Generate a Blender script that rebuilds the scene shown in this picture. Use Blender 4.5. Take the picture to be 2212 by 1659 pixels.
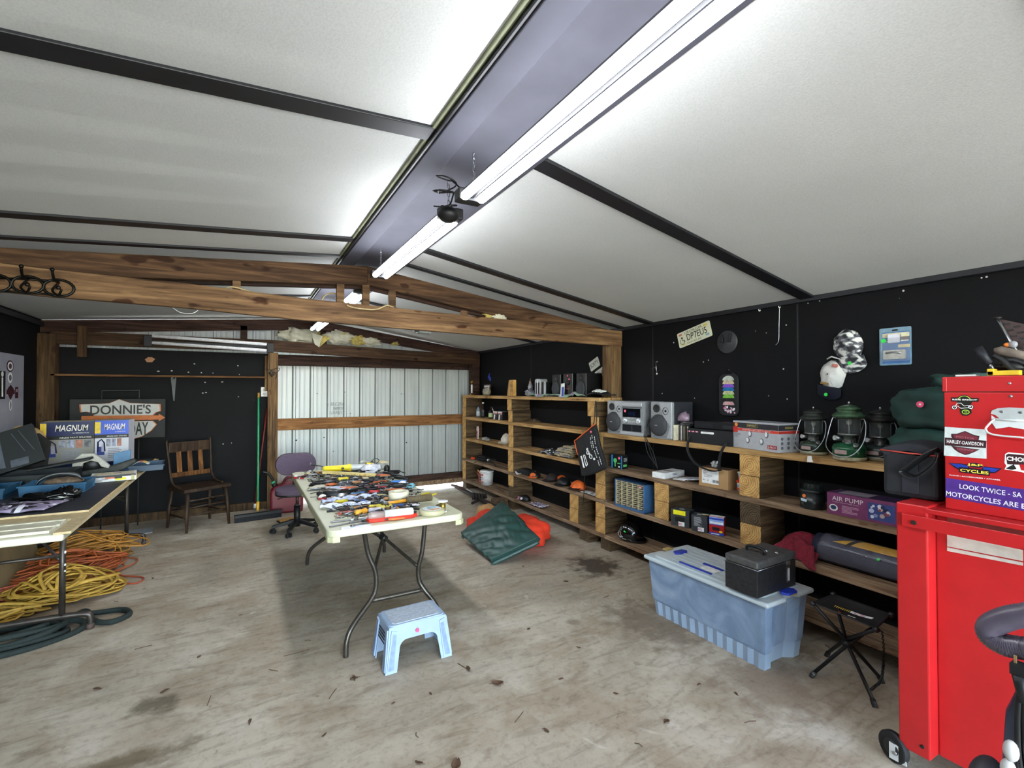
import bpy, bmesh, math, random
from mathutils import Vector, Matrix, noise
for o in list(bpy.data.objects): bpy.data.objects.remove(o, do_unlink=True)
SC=bpy.context.scene; COL=SC.collection
PI=math.pi
# ---------------- camera, world, sun, exposure ----------------
IMW,IMH=2212.,1659.; FPX=1035.; EYE=Vector((0,0,1.55))
YAW=math.atan2(1106-522,FPX); PITCH=math.atan2(15.5,FPX)
_f0=Vector((math.sin(YAW),math.cos(YAW),0)); _rt=Vector((math.cos(YAW),-math.sin(YAW),0))
_fw=_f0*math.cos(PITCH)+Vector((0,0,math.sin(PITCH))); _up=_rt.cross(_fw)
cam_d=bpy.data.cameras.new('camera'); cam=bpy.data.objects.new('camera',cam_d); COL.objects.link(cam)
cam_d.sensor_width=36; cam_d.lens=FPX/IMW*36; cam_d.clip_start=.02
_M=Matrix((_rt,_up,-_fw)).transposed().to_4x4(); _M.translation=EYE
cam.matrix_world=_M; SC.camera=cam
SC.view_settings.view_transform='Standard'; SC.view_settings.look='None'
SC.view_settings.gamma=1; SC.view_settings.use_curve_mapping=False
SC.view_settings.exposure=1.3
W=bpy.data.worlds.new('sky'); SC.world=W; W.use_nodes=True
wn=W.node_tree.nodes; bg=wn['Background']; sky=wn.new('ShaderNodeTexSky')
sky.sky_type='NISHITA'; sky.sun_disc=False; sky.sun_elevation=math.radians(50); sky.sun_rotation=math.radians(0)
_mx=wn.new('ShaderNodeMix'); _mx.data_type='RGBA'; _mx.inputs[0].default_value=.6; _mx.inputs[7].default_value=(.95,.95,.86,1)
W.node_tree.links.new(sky.outputs[0],_mx.inputs[6]); W.node_tree.links.new(_mx.outputs[2],bg.inputs[0]); bg.inputs[1].default_value=3.4
sun_d=bpy.data.lights.new('sun','SUN'); sun_d.energy=7.0; sun_d.angle=.01; sun_d.color=(1,.97,.92)
sun=bpy.data.objects.new('sun',sun_d); COL.objects.link(sun); sun.rotation_euler=(0,math.radians(38),0)
TUBE_STRENGTH=18.
def P(px,py,x=None,y=None,z=None):
    d=_fw+_rt*((px-IMW/2)/FPX)-_up*((py-IMH/2)/FPX)
    t=(x-EYE.x)/d.x if x is not None else (y-EYE.y)/d.y if y is not None else (z-EYE.z)/d.z
    return EYE+d*t
# ---------------- materials ----------------
def lin(c): return c/12.92 if c<=.04045 else ((c+.055)/1.055)**2.4
def hexc(h):
    if isinstance(h,(tuple,list)): return tuple(h)[:3]+(1,)
    h=h.lstrip('#'); return tuple(lin(int(h[i:i+2],16)/255) for i in (0,2,4))+(1,)
_mc={}
def newmat(name):
    m=bpy.data.materials.new(name); m.use_nodes=True
    return m,m.node_tree.nodes,m.node_tree.links,m.node_tree.nodes['Principled BSDF']
def ramp(n,stops):
    r=n.new('ShaderNodeValToRGB'); e=r.color_ramp.elements
    e[0].position,e[0].color=stops[0][0],hexc(stops[0][1]); e[1].position,e[1].color=stops[-1][0],hexc(stops[-1][1])
    for p,c in stops[1:-1]:
        x=e.new(p); x.color=hexc(c)
    return r
def noisen(n,l,scale,detail=4,rough=.55,vec=None,sc=None,dist=0):
    t=n.new('ShaderNodeTexNoise'); t.inputs['Scale'].default_value=scale; t.inputs['Detail'].default_value=detail
    t.inputs['Roughness'].default_value=rough; t.inputs['Distortion'].default_value=dist
    if vec is not None:
        if sc is not None:
            mp=n.new('ShaderNodeMapping'); mp.inputs['Scale'].default_value=sc; l.new(vec,mp.inputs['Vector']); l.new(mp.outputs[0],t.inputs['Vector'])
        else: l.new(vec,t.inputs['Vector'])
    return t
def mixc(n,l,fac,a,b,mode='MIX'):
    m=n.new('ShaderNodeMix'); m.data_type='RGBA'; m.blend_type=mode
    if isinstance(fac,(int,float)): m.inputs[0].default_value=fac
    else: l.new(fac,m.inputs[0])
    for v,i in ((a,6),(b,7)):
        if isinstance(v,(str,tuple)): m.inputs[i].default_value=hexc(v)
        else: l.new(v,m.inputs[i])
    return m.outputs[2]
def bump(n,l,bs,h,strength=.3,dist=.01):
    b=n.new('ShaderNodeBump'); b.inputs['Strength'].default_value=strength; b.inputs['Distance'].default_value=dist
    l.new(h,b.inputs['Height']); l.new(b.outputs[0],bs.inputs['Normal'])
def pl(col,rough=.5,metal=0.,var=.12,scale=30.,bmp=0.,coat=0.,emit=0.):
    """plain coloured surface with a little procedural mottling"""
    k=(str(col),rough,metal,var,scale,bmp,coat,emit)
    if k in _mc: return _mc[k]
    m,n,l,bs=newmat('paint_'+str(col).strip('#()').replace(', ','_')[:14])
    tc=n.new('ShaderNodeTexCoord'); t=noisen(n,l,scale,3,vec=tc.outputs['Object'])
    c=hexc(col); dk=tuple(x*(1-var) for x in c[:3]); lt=tuple(min(1,x*(1+var)) for x in c[:3])
    r=ramp(n,[(.35,dk),(.65,lt)]); l.new(t.outputs[0],r.inputs[0]); l.new(r.outputs[0],bs.inputs['Base Color'])
    bs.inputs['Roughness'].default_value=rough; bs.inputs['Metallic'].default_value=metal
    if coat: bs.inputs['Coat Weight'].default_value=coat
    if emit: bs.inputs['Emission Strength'].default_value=emit; bs.inputs['Emission Color'].default_value=c
    if bmp: bump(n,l,bs,t.outputs[0],bmp,.004)
    _mc[k]=m; return m
def clear(col,rough=.1,alpha=.35,trans=0.):
    k=('clr',str(col),rough,alpha)
    if k in _mc: return _mc[k]
    m,n,l,bs=newmat('clear_plastic'); bs.inputs['Base Color'].default_value=hexc(col); bs.inputs['Roughness'].default_value=rough
    bs.inputs['Alpha'].default_value=alpha; bs.inputs['Specular IOR Level'].default_value=.8
    tc=n.new('ShaderNodeTexCoord'); t=noisen(n,l,9,3,vec=tc.outputs['Object']); bump(n,l,bs,t.outputs[0],.4,.006)
    _mc[k]=m; return m
def wood(name,dark,mid,light,axis=0,knots=.5,rough=.75,gs=11):
    m,n,l,bs=newmat(name); tc=n.new('ShaderNodeTexCoord'); oi=n.new('ShaderNodeObjectInfo')
    add=n.new('ShaderNodeVectorMath'); add.operation='ADD'; mul=n.new('ShaderNodeVectorMath'); mul.operation='SCALE'
    cmb=n.new('ShaderNodeCombineXYZ')
    for i in range(3): l.new(oi.outputs['Random'],cmb.inputs[i])
    l.new(cmb.outputs[0],mul.inputs[0]); mul.inputs['Scale'].default_value=37.
    l.new(tc.outputs['Object'],add.inputs[0]); l.new(mul.outputs[0],add.inputs[1])
    s=[1.,1.,1.]; s[axis]=.07
    g=noisen(n,l,gs*3,5,.6,add.outputs[0],tuple(s),.6)
    s2=[1.,1.,1.]; s2[axis]=.22
    big=noisen(n,l,gs*.55,3,.5,add.outputs[0],tuple(s2),1.2)
    r=ramp(n,[(.28,dark),(.5,mid),(.72,light)]); l.new(g.outputs[0],r.inputs[0])
    r2=ramp(n,[(.3,(.55,.5,.45)),(.62,(1.,1.,1.))]); l.new(big.outputs[0],r2.inputs[0])
    c=mixc(n,l,.75,r.outputs[0],r2.outputs[0],'MULTIPLY')
    s3=[1.,1.,1.]; s3[axis]=.45
    kn=noisen(n,l,gs*1.1,2,.4,add.outputs[0],tuple(s3))
    r3=ramp(n,[(.66,(1.,1.,1.)),(.71,(.28,.16,.08))]); l.new(kn.outputs[0],r3.inputs[0])
    c=mixc(n,l,knots,c,r3.outputs[0],'MULTIPLY')
    hv=n.new('ShaderNodeHueSaturation'); mr=n.new('ShaderNodeMapRange'); mr.inputs[3].default_value=.8; mr.inputs[4].default_value=1.2
    l.new(oi.outputs['Random'],mr.inputs[0]); l.new(mr.outputs[0],hv.inputs['Value']); l.new(c,hv.inputs['Color'])
    l.new(hv.outputs[0],bs.inputs['Base Color']); bs.inputs['Roughness'].default_value=rough
    bs.inputs['Specular IOR Level'].default_value=.25
    bump(n,l,bs,g.outputs[0],.35,.004); return m
def endgrain(name,dark,light):
    m,n,l,bs=newmat(name); tc=n.new('ShaderNodeTexCoord'); oi=n.new('ShaderNodeObjectInfo')
    mp=n.new('ShaderNodeMapping'); l.new(tc.outputs['Object'],mp.inputs['Vector'])
    cm=n.new('ShaderNodeCombineXYZ'); mr=n.new('ShaderNodeMapRange'); mr.inputs[3].default_value=-.05; mr.inputs[4].default_value=.05
    l.new(oi.outputs['Random'],mr.inputs[0]); l.new(mr.outputs[0],cm.inputs[1]); l.new(mr.outputs[0],cm.inputs[2]); l.new(cm.outputs[0],mp.inputs['Location'])
    w=n.new('ShaderNodeTexWave'); w.wave_type='RINGS'; w.rings_direction='X'; w.inputs['Scale'].default_value=20; w.inputs['Distortion'].default_value=5
    w.inputs['Detail'].default_value=3; w.inputs['Detail Scale'].default_value=1.2; l.new(mp.outputs[0],w.inputs['Vector'])
    t=noisen(n,l,14,4,vec=tc.outputs['Object'])
    r=ramp(n,[(.0,dark),(.45,light)]); l.new(w.outputs['Color'],r.inputs[0])
    r2=ramp(n,[(.35,(.55,.45,.35)),(.6,(1.,1.,1.))]); l.new(t.outputs[0],r2.inputs[0])
    c=mixc(n,l,.7,r.outputs[0],r2.outputs[0],'MULTIPLY'); l.new(c,bs.inputs['Base Color']); bs.inputs['Roughness'].default_value=.8
    bump(n,l,bs,w.outputs['Color'],.2,.002); return m
def emis(col,s):
    m,n,l,bs=newmat('lamp_glow'); bs.inputs['Base Color'].default_value=(.9,.9,.9,1); bs.inputs['Emission Color'].default_value=hexc(col); bs.inputs['Emission Strength'].default_value=s; return m
TRUSS=wood('truss_timber','#382717','#6c5238','#8f7250',0,1.)
TRUSSM=wood('brown_truss_timber','#2b1c12','#4d3724','#6e5238',0,.9)
TRUSSD=wood('old_dark_timber','#1e140f','#3c2820','#584032',0,.8)
WV=wood('upright_timber','#443020','#7c6040','#a08258',2,.6)
WVD=wood('dark_upright_timber','#2a1c10','#4c3822','#6a5236',2,.6)
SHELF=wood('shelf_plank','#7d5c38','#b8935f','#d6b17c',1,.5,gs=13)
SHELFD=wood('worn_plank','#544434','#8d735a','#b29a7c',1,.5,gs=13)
BLK=wood('block_side','#2f2416','#564430','#7a6346',0,.4,gs=13)
BLKF=endgrain('block_end_grain','#a87a3e','#d6ac6a')
BLKFD=endgrain('dark_block_end_grain','#2a2115','#5d4c33')
DGIRT=wood('girt_timber','#5e3a20','#8f643c','#ad8052',0,.4)
BALL=pl('#b9bcbf',.3,1.,.05); STEEL=pl('#8d9094',.35,1.,.2,60); DSTEEL=pl('#3a3a3c',.45,.8,.25,60); CHROME=pl('#d6dbdb',.28,.45,.04)
BLACK=pl('#0e0f11',.5); MBLACK=pl('#16171a',.75,0,.25,40,.2); WHITE=pl('#e6e6e4',.5); RUBBER=pl('#151515',.8)
RED=pl('#b01c1f',.38,0,.06,8); PINK=pl('#ff4f7d',.6); GREEN=pl('#35e055',.6)
PAPER=pl('#e9eaee',.8)
# ---------------- mesh builder ----------------
class B:
    def __init__(s,M=None): s.bm=bmesh.new(); s.ms=[]; s.M=M or Matrix()
    def mi(s,m):
        if m not in s.ms: s.ms.append(m)
        return s.ms.index(m)
    def v(s,p): return s.bm.verts.new(s.M@Vector(p))
    def f(s,vs,m,smooth=False):
        try: fc=s.bm.faces.new(vs)
        except ValueError: return None
        fc.material_index=s.mi(m); fc.smooth=smooth; return fc
    def bx(s,x0,x1,y0,y1,z0,z1,m,R=None,tp=(1,1)):
        cx,cy,cz=(x0+x1)/2,(y0+y1)/2,(z0+z1)/2; vs=[]
        for z,k in ((z0,1),(z1,0)):
            tx,ty=(1,1) if k else tp
            for x,y in ((x0,y0),(x1,y0),(x1,y1),(x0,y1)):
                p=Vector((cx+(x-cx)*tx,cy+(y-cy)*ty,z))
                if R is not None: p=R@(p-Vector((cx,cy,cz)))+Vector((cx,cy,cz))
                vs.append(s.v(p))
        fs=[]
        for q in ((3,2,1,0),(4,5,6,7),(0,1,5,4),(1,2,6,5),(2,3,7,6),(3,0,4,7)):
            fs.append(s.f([vs[i] for i in q],m))
        return fs
    def prism(s,poly,d0,d1,m,M=None,smooth=False,side=None):
        M=M or Matrix(); a=[s.v(M@Vector((x,y,d0))) for x,y in poly]; b=[s.v(M@Vector((x,y,d1))) for x,y in poly]
        s.f(a[::-1],m); s.f(b,m); k=len(poly)
        for i in range(k): s.f([a[i],a[(i+1)%k],b[(i+1)%k],b[i]],side or m,smooth)
    def tube(s,pts,r,m,n=8,closed=False,caps=True,flat=1.,up=None):
        pts=[Vector(p) for p in pts]; k=len(pts); rings=[]
        prev=None
        for i,p in enumerate(pts):
            if closed: t=pts[(i+1)%k]-pts[(i-1)%k]
            else: t=pts[min(i+1,k-1)]-pts[max(i-1,0)]
            if t.length<1e-9: t=Vector((0,0,1))
            t.normalize()
            if prev is None:
                a=Vector(up) if up else (Vector((0,0,1)) if abs(t.z)<.9 else Vector((1,0,0)))
            else: a=prev
            a=(a-t*a.dot(t))
            if a.length<1e-6: a=t.orthogonal()
            a.normalize(); prev=a; b=t.cross(a)
            rr=r[i] if isinstance(r,(list,tuple)) else r
            rings.append([s.v(p+a*(math.cos(2*PI*j/n)*rr*flat)+b*(math.sin(2*PI*j/n)*rr)) for j in range(n)])
        rg=range(k) if closed else range(k-1)
        for i in rg:
            A,Bq=rings[i],rings[(i+1)%k]
            for j in range(n): s.f([A[j],A[(j+1)%n],Bq[(j+1)%n],Bq[j]],m,True)
        if caps and not closed: s.f(rings[0][::-1],m); s.f(rings[-1],m)
    def cyl(s,a,b,r,m,r2=None,n=16): s.tube([a,b],[r,r if r2 is None else r2],m,n)
    def lathe(s,prof,m,n=28,M=None,smooth=True,mats=None):
        M=M or Matrix(); rings=[]
        for r,z in prof:
            if r<1e-6: rings.append([s.v(M@Vector((0,0,z)))])
            else: rings.append([s.v(M@Vector((r*math.cos(2*PI*j/n),r*math.sin(2*PI*j/n),z))) for j in range(n)])
        for i in range(len(rings)-1):
            a,b=rings[i],rings[i+1]; mm=mats[i] if mats else m
            if len(a)==1 and len(b)==1: continue
            for j in range(n):
                q=([a[0],b[(j+1)%n],b[j]] if len(a)==1 else [a[j],a[(j+1)%n],b[0]] if len(b)==1 else [a[j],a[(j+1)%n],b[(j+1)%n],b[j]])
                s.f(q,mm,smooth)
    def ell(s,c,r,m,seg=20,rg=12,M=None,amp=0.,fs=4.,seed=0,flat=None,R=None):
        """ellipsoid, optionally lumpy (amp) with its underside flattened at z=flat"""
        M=M or Matrix(); c=Vector(c); rows=[]
        for i in range(rg+1):
            th=PI*i/rg; row=[]
            for j in range(1 if i in (0,rg) else seg):
                ph=2*PI*j/seg; d=Vector((math.sin(th)*math.cos(ph),math.sin(th)*math.sin(ph),math.cos(th)))
                k=1+amp*noise.noise(d*fs+Vector((seed*7.3,seed*3.1,0)))+amp*.5*noise.noise(d*fs*2.7+Vector((seed,9,seed)))
                p=Vector((d.x*r[0]*k,d.y*r[1]*k,d.z*r[2]*k))
                if R is not None: p=R@p
                p=c+p
                if flat is not None and p.z<flat: p.z=flat
                row.append(s.v(M@p))
            rows.append(row)
        for i in range(rg):
            a,b=rows[i],rows[i+1]
            for j in range(seg):
                q=([a[0],b[j],b[(j+1)%seg]] if len(a)==1 else [a[j],b[0],a[(j+1)%seg]] if len(b)==1 else [a[j],b[j],b[(j+1)%seg],a[(j+1)%seg]])
                s.f(q,m,True)
    def sheet(s,fn,nu,nv,m,t=.006,smooth=True,mf=None):
        """surface fn(u,v)->point with thickness t (downwards along its normal)"""
        g=[[Vector(fn(i/nu,j/nv)) for j in range(nv+1)] for i in range(nu+1)]
        top=[[s.v(p) for p in r] for r in g]; bot=[]
        for i in range(nu+1):
            r=[]
            for j in range(nv+1):
                du=g[min(i+1,nu)][j]-g[max(i-1,0)][j]; dv=g[i][min(j+1,nv)]-g[i][max(j-1,0)]
                nn=du.cross(dv); nn=nn.normalized() if nn.length>1e-9 else Vector((0,0,1))
                r.append(s.v(g[i][j]-nn*t))
            bot.append(r)
        for i in range(nu):
            for j in range(nv):
                mm=mf(i/nu,j/nv) if mf else m
                s.f([top[i][j],top[i+1][j],top[i+1][j+1],top[i][j+1]],mm,smooth); s.f([bot[i][j+1],bot[i+1][j+1],bot[i+1][j],bot[i][j]],m,smooth)
        for i in range(nu):
            s.f([top[i][0],bot[i][0],bot[i+1][0],top[i+1][0]],m); s.f([top[i+1][nv],bot[i+1][nv],bot[i][nv],top[i][nv]],m)
        for j in range(nv):
            s.f([top[0][j+1],bot[0][j+1],bot[0][j],top[0][j]],m); s.f([top[nu][j],bot[nu][j],bot[nu][j+1],top[nu][j+1]],m)
    def text(s,txt,M,w,h,m,d=.0012,bold=0.,shear=0.,align=.5):
        """lettering fitted in w x h, centred (align .5) on M, raised by d"""
        c=bpy.data.curves.new('t','FONT'); c.body=txt; c.size=1; c.offset=bold; c.shear=shear; c.resolution_u=3
        o=bpy.data.objects.new('t',c); me=bpy.data.meshes.new_from_object(o)
        vs=[v.co.copy() for v in me.vertices]
        if vs:
            x0=min(v.x for v in vs); x1=max(v.x for v in vs); y0=min(v.y for v in vs); y1=max(v.y for v in vs)
            sx=w/max(x1-x0,1e-6); sy=h/max(y1-y0,1e-6)
            nv=[s.v(M@Vector(((v.x-x0)*sx-w*align,(v.y-y0)*sy-h/2,d))) for v in vs]
            for p in me.polygons: s.f([nv[i] for i in p.vertices],m)
        bpy.data.meshes.remove(me); bpy.data.objects.remove(o); bpy.data.curves.remove(c)
    def quad(s,M,w,h,m,d=.0006,cx=0,cy=0):
        """thin printed patch on a face"""
        s.prism([(cx-w/2,cy-h/2),(cx+w/2,cy-h/2),(cx+w/2,cy+h/2),(cx-w/2,cy+h/2)],0,d,m,M)
    def disc(s,M,r,m,d=.0008,n=20,cx=0,cy=0,ry=None):
        s.prism([(cx+r*math.cos(2*PI*i/n),cy+(ry or r)*math.sin(2*PI*i/n)) for i in range(n)],0,d,m,M)
    def build(s,name,parent=None,bev=0.,seg=2,sub=0):
        me=bpy.data.meshes.new(name); 
        bmesh.ops.recalc_face_normals(s.bm,faces=s.bm.faces[:]) if False else None
        s.bm.to_mesh(me); s.bm.free()
        for m in s.ms: me.materials.append(m)
        o=bpy.data.objects.new(name,me); COL.objects.link(o)
        if parent: o.parent=parent
        if bev:
            b=o.modifiers.new('bevel','BEVEL'); b.width=bev; b.segments=seg; b.limit_method='ANGLE'; b.angle_limit=math.radians(40)
        if sub:
            u=o.modifiers.new('sub','SUBSURF'); u.levels=sub; u.render_levels=sub
        return o
def thing(name,label,cat,loc=(0,0,0),rz=0.,group=None):
    o=bpy.data.objects.new(name,None); COL.objects.link(o); o.location=loc; o.rotation_euler=(0,0,rz); o.empty_display_size=.05
    o['label']=label; o['category']=cat
    if group: o['group']=group
    return o
def tag(o,label,cat,loc=None,rz=None,group=None):
    o['label']=label; o['category']=cat
    if group: o['group']=group
    if loc is not None: o.location=loc
    if rz is not None: o.rotation_euler=(0,0,rz)
    return o
def struct(o): o['kind']='structure'; return o
def dup(root,loc,rz,label=None,group=None):
    r=root.copy(); COL.objects.link(r); r.location=loc; r.rotation_euler=(0,0,rz)
    if label: r['label']=label
    if group: r['group']=group
    for ch in list(root.children):
        c=ch.copy(); COL.objects.link(c); c.parent=r
        for g in ch.children:
            d=g.copy(); COL.objects.link(d); d.parent=c
    return r
def FX(x,y,z): return Matrix(((0,0,-1,x),(-1,0,0,y),(0,1,0,z),(0,0,0,1)))   # printed face looking to -X
def FY(x,y,z): return Matrix(((1,0,0,x),(0,0,-1,y),(0,1,0,z),(0,0,0,1)))    # printed face looking to -Y
def FR(x,y,z): return Matrix(((0,0,1,x),(1,0,0,y),(0,1,0,z),(0,0,0,1)))     # looking to +X
def FZ(x,y,z,a=0): return Matrix.Translation((x,y,z))@Matrix.Rotation(a,4,'Z')
def Rz(a): return Matrix.Rotation(a,4,'Z')
def Rx(a): return Matrix.Rotation(a,4,'X')
def Ry(a): return Matrix.Rotation(a,4,'Y')
def T(x,y,z): return Matrix.Translation((x,y,z))
def rrect(w,h,r,n=5,cx=0,cy=0):
    out=[]
    for sx,sy,a0 in ((1,1,0),(-1,1,PI/2),(-1,-1,PI),(1,-1,1.5*PI)):
        for i in range(n+1):
            a=a0+PI/2*i/n; out.append((cx+sx*(w/2-r)+r*math.cos(a),cy+sy*(h/2-r)+r*math.sin(a)))
    return out
def spline(pts,k=6,closed=False):
    pts=[Vector(p) for p in pts]; n=len(pts); out=[]
    g=lambda i: pts[i%n] if closed else pts[max(0,min(n-1,i))]
    for i in range(n if closed else n-1):
        p0,p1,p2,p3=g(i-1),g(i),g(i+1),g(i+2)
        for j in range(k):
            t=j/k; out.append(.5*((2*p1)+(p2-p0)*t+(2*p0-5*p1+4*p2-p3)*t*t+(3*p1-p0-3*p2+p3)*t**3))
    if not closed: out.append(pts[-1])
    return out
rnd=random.Random(7)
XW=3.40; XL=-1.93; YB=7.18; XF=3.10
L1,L2,L3,L4,L5=1.485,1.143,.81,.485,.15
def zl(x): return 2.545+(x-.64)*.08     # left roof slope underside
def zr(x): return 2.193+(XW-x)*.155       # right roof slope underside
# ================= SETTING =================
def m_floor():
    m,n,l,bs=newmat('concrete_floor'); g=n.new('ShaderNodeNewGeometry'); v=g.outputs['Position']
    a=noisen(n,l,1.1,6,.62,v,None,.4); r=ramp(n,[(.3,'#978c7c'),(.5,'#b3a896'),(.68,'#c8c0b0')]); l.new(a.outputs[0],r.inputs[0])
    b=noisen(n,l,2.3,4,.6,v,(1,1,1),.3); rb=ramp(n,[(.42,(0,0,0)),(.62,(1,1,1))]); l.new(b.outputs[0],rb.inputs[0])
    c=mixc(n,l,rb.outputs[0],r.outputs[0],'#a1937f')
    # trowel streaks, running across the slab
    mp=n.new('ShaderNodeMapping'); mp.inputs['Rotation'].default_value=(0,0,.15); mp.inputs['Scale'].default_value=(2.2,9,1); l.new(v,mp.inputs[0])
    st=noisen(n,l,1.6,5,.65,mp.outputs[0],None,.8); rs=ramp(n,[(.33,(.5,.46,.42)),(.5,(1,1,1)),(.7,(1.,1.,1.))]); l.new(st.outputs[0],rs.inputs[0])
    c=mixc(n,l,.55,c,rs.outputs[0],'MULTIPLY')
    f=noisen(n,l,26,6,.75,v); rf=ramp(n,[(.3,(.66,.63,.6)),(.5,(1,1,1)),(.75,(1.,1.,1.))]); l.new(f.outputs[0],rf.inputs[0])
    c=mixc(n,l,.8,c,rf.outputs[0],'MULTIPLY')
    d=noisen(n,l,7,5,.7,v,None,1.5); rd=ramp(n,[(.27,(.45,.4,.33)),(.36,(1,1,1))]); l.new(d.outputs[0],rd.inputs[0])
    c=mixc(n,l,.8,c,rd.outputs[0],'MULTIPLY')
    w=noisen(n,l,4.1,4,.6,v,None,.8); rw=ramp(n,[(.66,(0,0,0)),(.72,(1,1,1))]); l.new(w.outputs[0],rw.inputs[0])
    mw=n.new('ShaderNodeMath'); mw.operation='MULTIPLY'; mw.inputs[1].default_value=.4; l.new(rw.outputs[0],mw.inputs[0])
    c=mixc(n,l,mw.outputs[0],c,'#d6d0c6')
    # stains: damp soil by the shelf foot, oily patches
    for (sx,sy,rx,ry,col,amt) in ((2.75,3.35,.28,.30,'#3f342a',.9),(2.45,2.35,.35,.45,'#5f5143',.6),(2.45,1.55,.35,.35,'#74604f',.55),
            (-.35,2.95,.14,.10,'#4d4330',.7),(-.45,2.55,.35,.08,'#57492f',.7),(1.95,2.62,.06,.05,'#6b5d4a',.6),(-.6,2.35,.16,.05,'#57492f',.6)):
        vm=n.new('ShaderNodeMapping'); vm.inputs['Location'].default_value=(-sx/rx,-sy/ry,0); vm.inputs['Scale'].default_value=(1/rx,1/ry,0)
        l.new(v,vm.inputs[0]); ln=n.new('ShaderNodeVectorMath'); ln.operation='LENGTH'
        nz=noisen(n,l,9,4,.6,v); ad=n.new('ShaderNodeMath'); ad.operation='ADD'
        ms=n.new('ShaderNodeMath'); ms.operation='MULTIPLY_ADD'; ms.inputs[1].default_value=2.2; ms.inputs[2].default_value=-1.1; l.new(nz.outputs[0],ms.inputs[0])
        l.new(vm.outputs[0],ln.inputs[0]); l.new(ln.outputs['Value'],ad.inputs[0]); l.new(ms.outputs[0],ad.inputs[1])
        rr=ramp(n,[(.45,(amt,amt,amt)),(1.,(0,0,0))]); l.new(ad.outputs[0],rr.inputs[0]); c=mixc(n,l,rr.outputs[0],c,col)
    l.new(c,bs.inputs['Base Color']); bs.inputs['Roughness'].default_value=.8; bs.inputs['Specular IOR Level'].default_value=.3
    bump(n,l,bs,f.outputs[0],.5,.004); return m
def m_wall():
    m,n,l,bs=newmat('black_painted_board'); g=n.new('ShaderNodeNewGeometry'); v=g.outputs['Position']
    a=noisen(n,l,2.2,5,.6,v); r=ramp(n,[(.3,'#060709'),(.7,'#0d0d11')]); l.new(a.outputs[0],r.inputs[0])
    s=noisen(n,l,45,2,.5,v); rs=ramp(n,[(.80,(0,0,0)),(.82,(1,1,1))]); l.new(s.outputs[0],rs.inputs[0])
    c=mixc(n,l,rs.outputs[0],r.outputs[0],'#8b8b90')
    s2=noisen(n,l,5,5,.7,v,(1,1,3)); r2=ramp(n,[(.68,(0,0,0)),(.9,(.3,.3,.3))]); l.new(s2.outputs[0],r2.inputs[0])
    c=mixc(n,l,r2.outputs[0],c,'#4a3c3a'); l.new(c,bs.inputs['Base Color']); bs.inputs['Roughness'].default_value=.7
    bs.inputs['Specular IOR Level'].default_value=.22
    f=noisen(n,l,60,4,.6,v); bump(n,l,bs,f.outputs[0],.2,.003); return m
def m_ceil():
    m,n,l,bs=newmat('ceiling_board'); g=n.new('ShaderNodeNewGeometry'); v=g.outputs['Position']
    a=noisen(n,l,1.3,4,.5,v); r=ramp(n,[(.3,'#c9cbc7'),(.7,'#d3d5d1')]); l.new(a.outputs[0],r.inputs[0])
    f=noisen(n,l,150,4,.6,v); rf=ramp(n,[(.3,(.86,.86,.86)),(.6,(1,1,1))]); l.new(f.outputs[0],rf.inputs[0])
    c=mixc(n,l,.8,r.outputs[0],rf.outputs[0],'MULTIPLY'); l.new(c,bs.inputs['Base Color']); bs.inputs['Roughness'].default_value=.75
    bump(n,l,bs,f.outputs[0],.25,.003); return m
FLOOR=m_floor(); WALL=m_wall(); CEIL=m_ceil()
BATT=pl('#14151a',.45,0,.3,12); RIDGE=pl('#44444d',.8,0,.12,5,.1); RIDGE2=pl('#42424c',.8,0,.1,5,.1)
b=B(); b.bx(XL-.3,XW+.3,-3.0,7.42,-.12,0,FLOOR); struct(b.build('floor'))
GROUND=pl('#b9b2a4',.9,0,.15,2)
b=B(); b.bx(-9,11,7.42,14,-.14,-.02,GROUND); b.bx(-9,11,-12,-3.0,-.14,-.02,GROUND); struct(b.build('ground'))
b=B(); b.bx(XW,XW+.12,-3.0,7.4,0,2.30,WALL)
for y in (-.55,.72,1.94,3.3,5.5): b.bx(XW-.003,XW,y-.006,y+.006,0,2.2,BLACK)
struct(b.build('wall_right'))
b=B(); b.bx(XL-.12,XL,-3.0,7.4,0,2.40,WALL); struct(b.build('wall_left'))
b=B(); b.bx(XL,.31,YB,YB+.1,0.0,2.05,WALL); b.bx(3.34,XW,YB,YB+.1,0,2.1,WALL); struct(b.build('wall_back'))
# gable cladding above the door, seen between the rear truss members
def m_corr(name,c1,c2,dirt=.5):
    m,n,l,bs=newmat(name); g=n.new('ShaderNodeNewGeometry'); v=g.outputs['Position']
    a=noisen(n,l,3,5,.6,v,(3,1,.25)); r=ramp(n,[(.3,c1),(.7,c2)]); l.new(a.outputs[0],r.inputs[0])
    s=noisen(n,l,9,5,.75,v,(2,1,1)); rs=ramp(n,[(.70,(1,1,1)),(.76,(.2,.19,.18))]); l.new(s.outputs[0],rs.inputs[0])
    c=mixc(n,l,dirt,r.outputs[0],rs.outputs[0],'MULTIPLY')
    sp=n.new('ShaderNodeSeparateXYZ'); l.new(v,sp.inputs[0]); mr=n.new('ShaderNodeMapRange'); mr.inputs[1].default_value=.9; mr.inputs[2].default_value=.1
    l.new(sp.outputs[2],mr.inputs[0]); mu=n.new('ShaderNodeMath'); mu.operation='MULTIPLY'; l.new(mr.outputs[0],mu.inputs[0]); l.new(s.outputs[0],mu.inputs[1])
    c=mixc(n,l,mu.outputs[0],c,'#8d8676'); l.new(c,bs.inputs['Base Color']); bs.inputs['Roughness'].default_value=.45; bs.inputs['Metallic'].default_value=.25
    return m
CORR=m_corr('ribbed_steel','#aab0b1','#c0c5c4')
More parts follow.
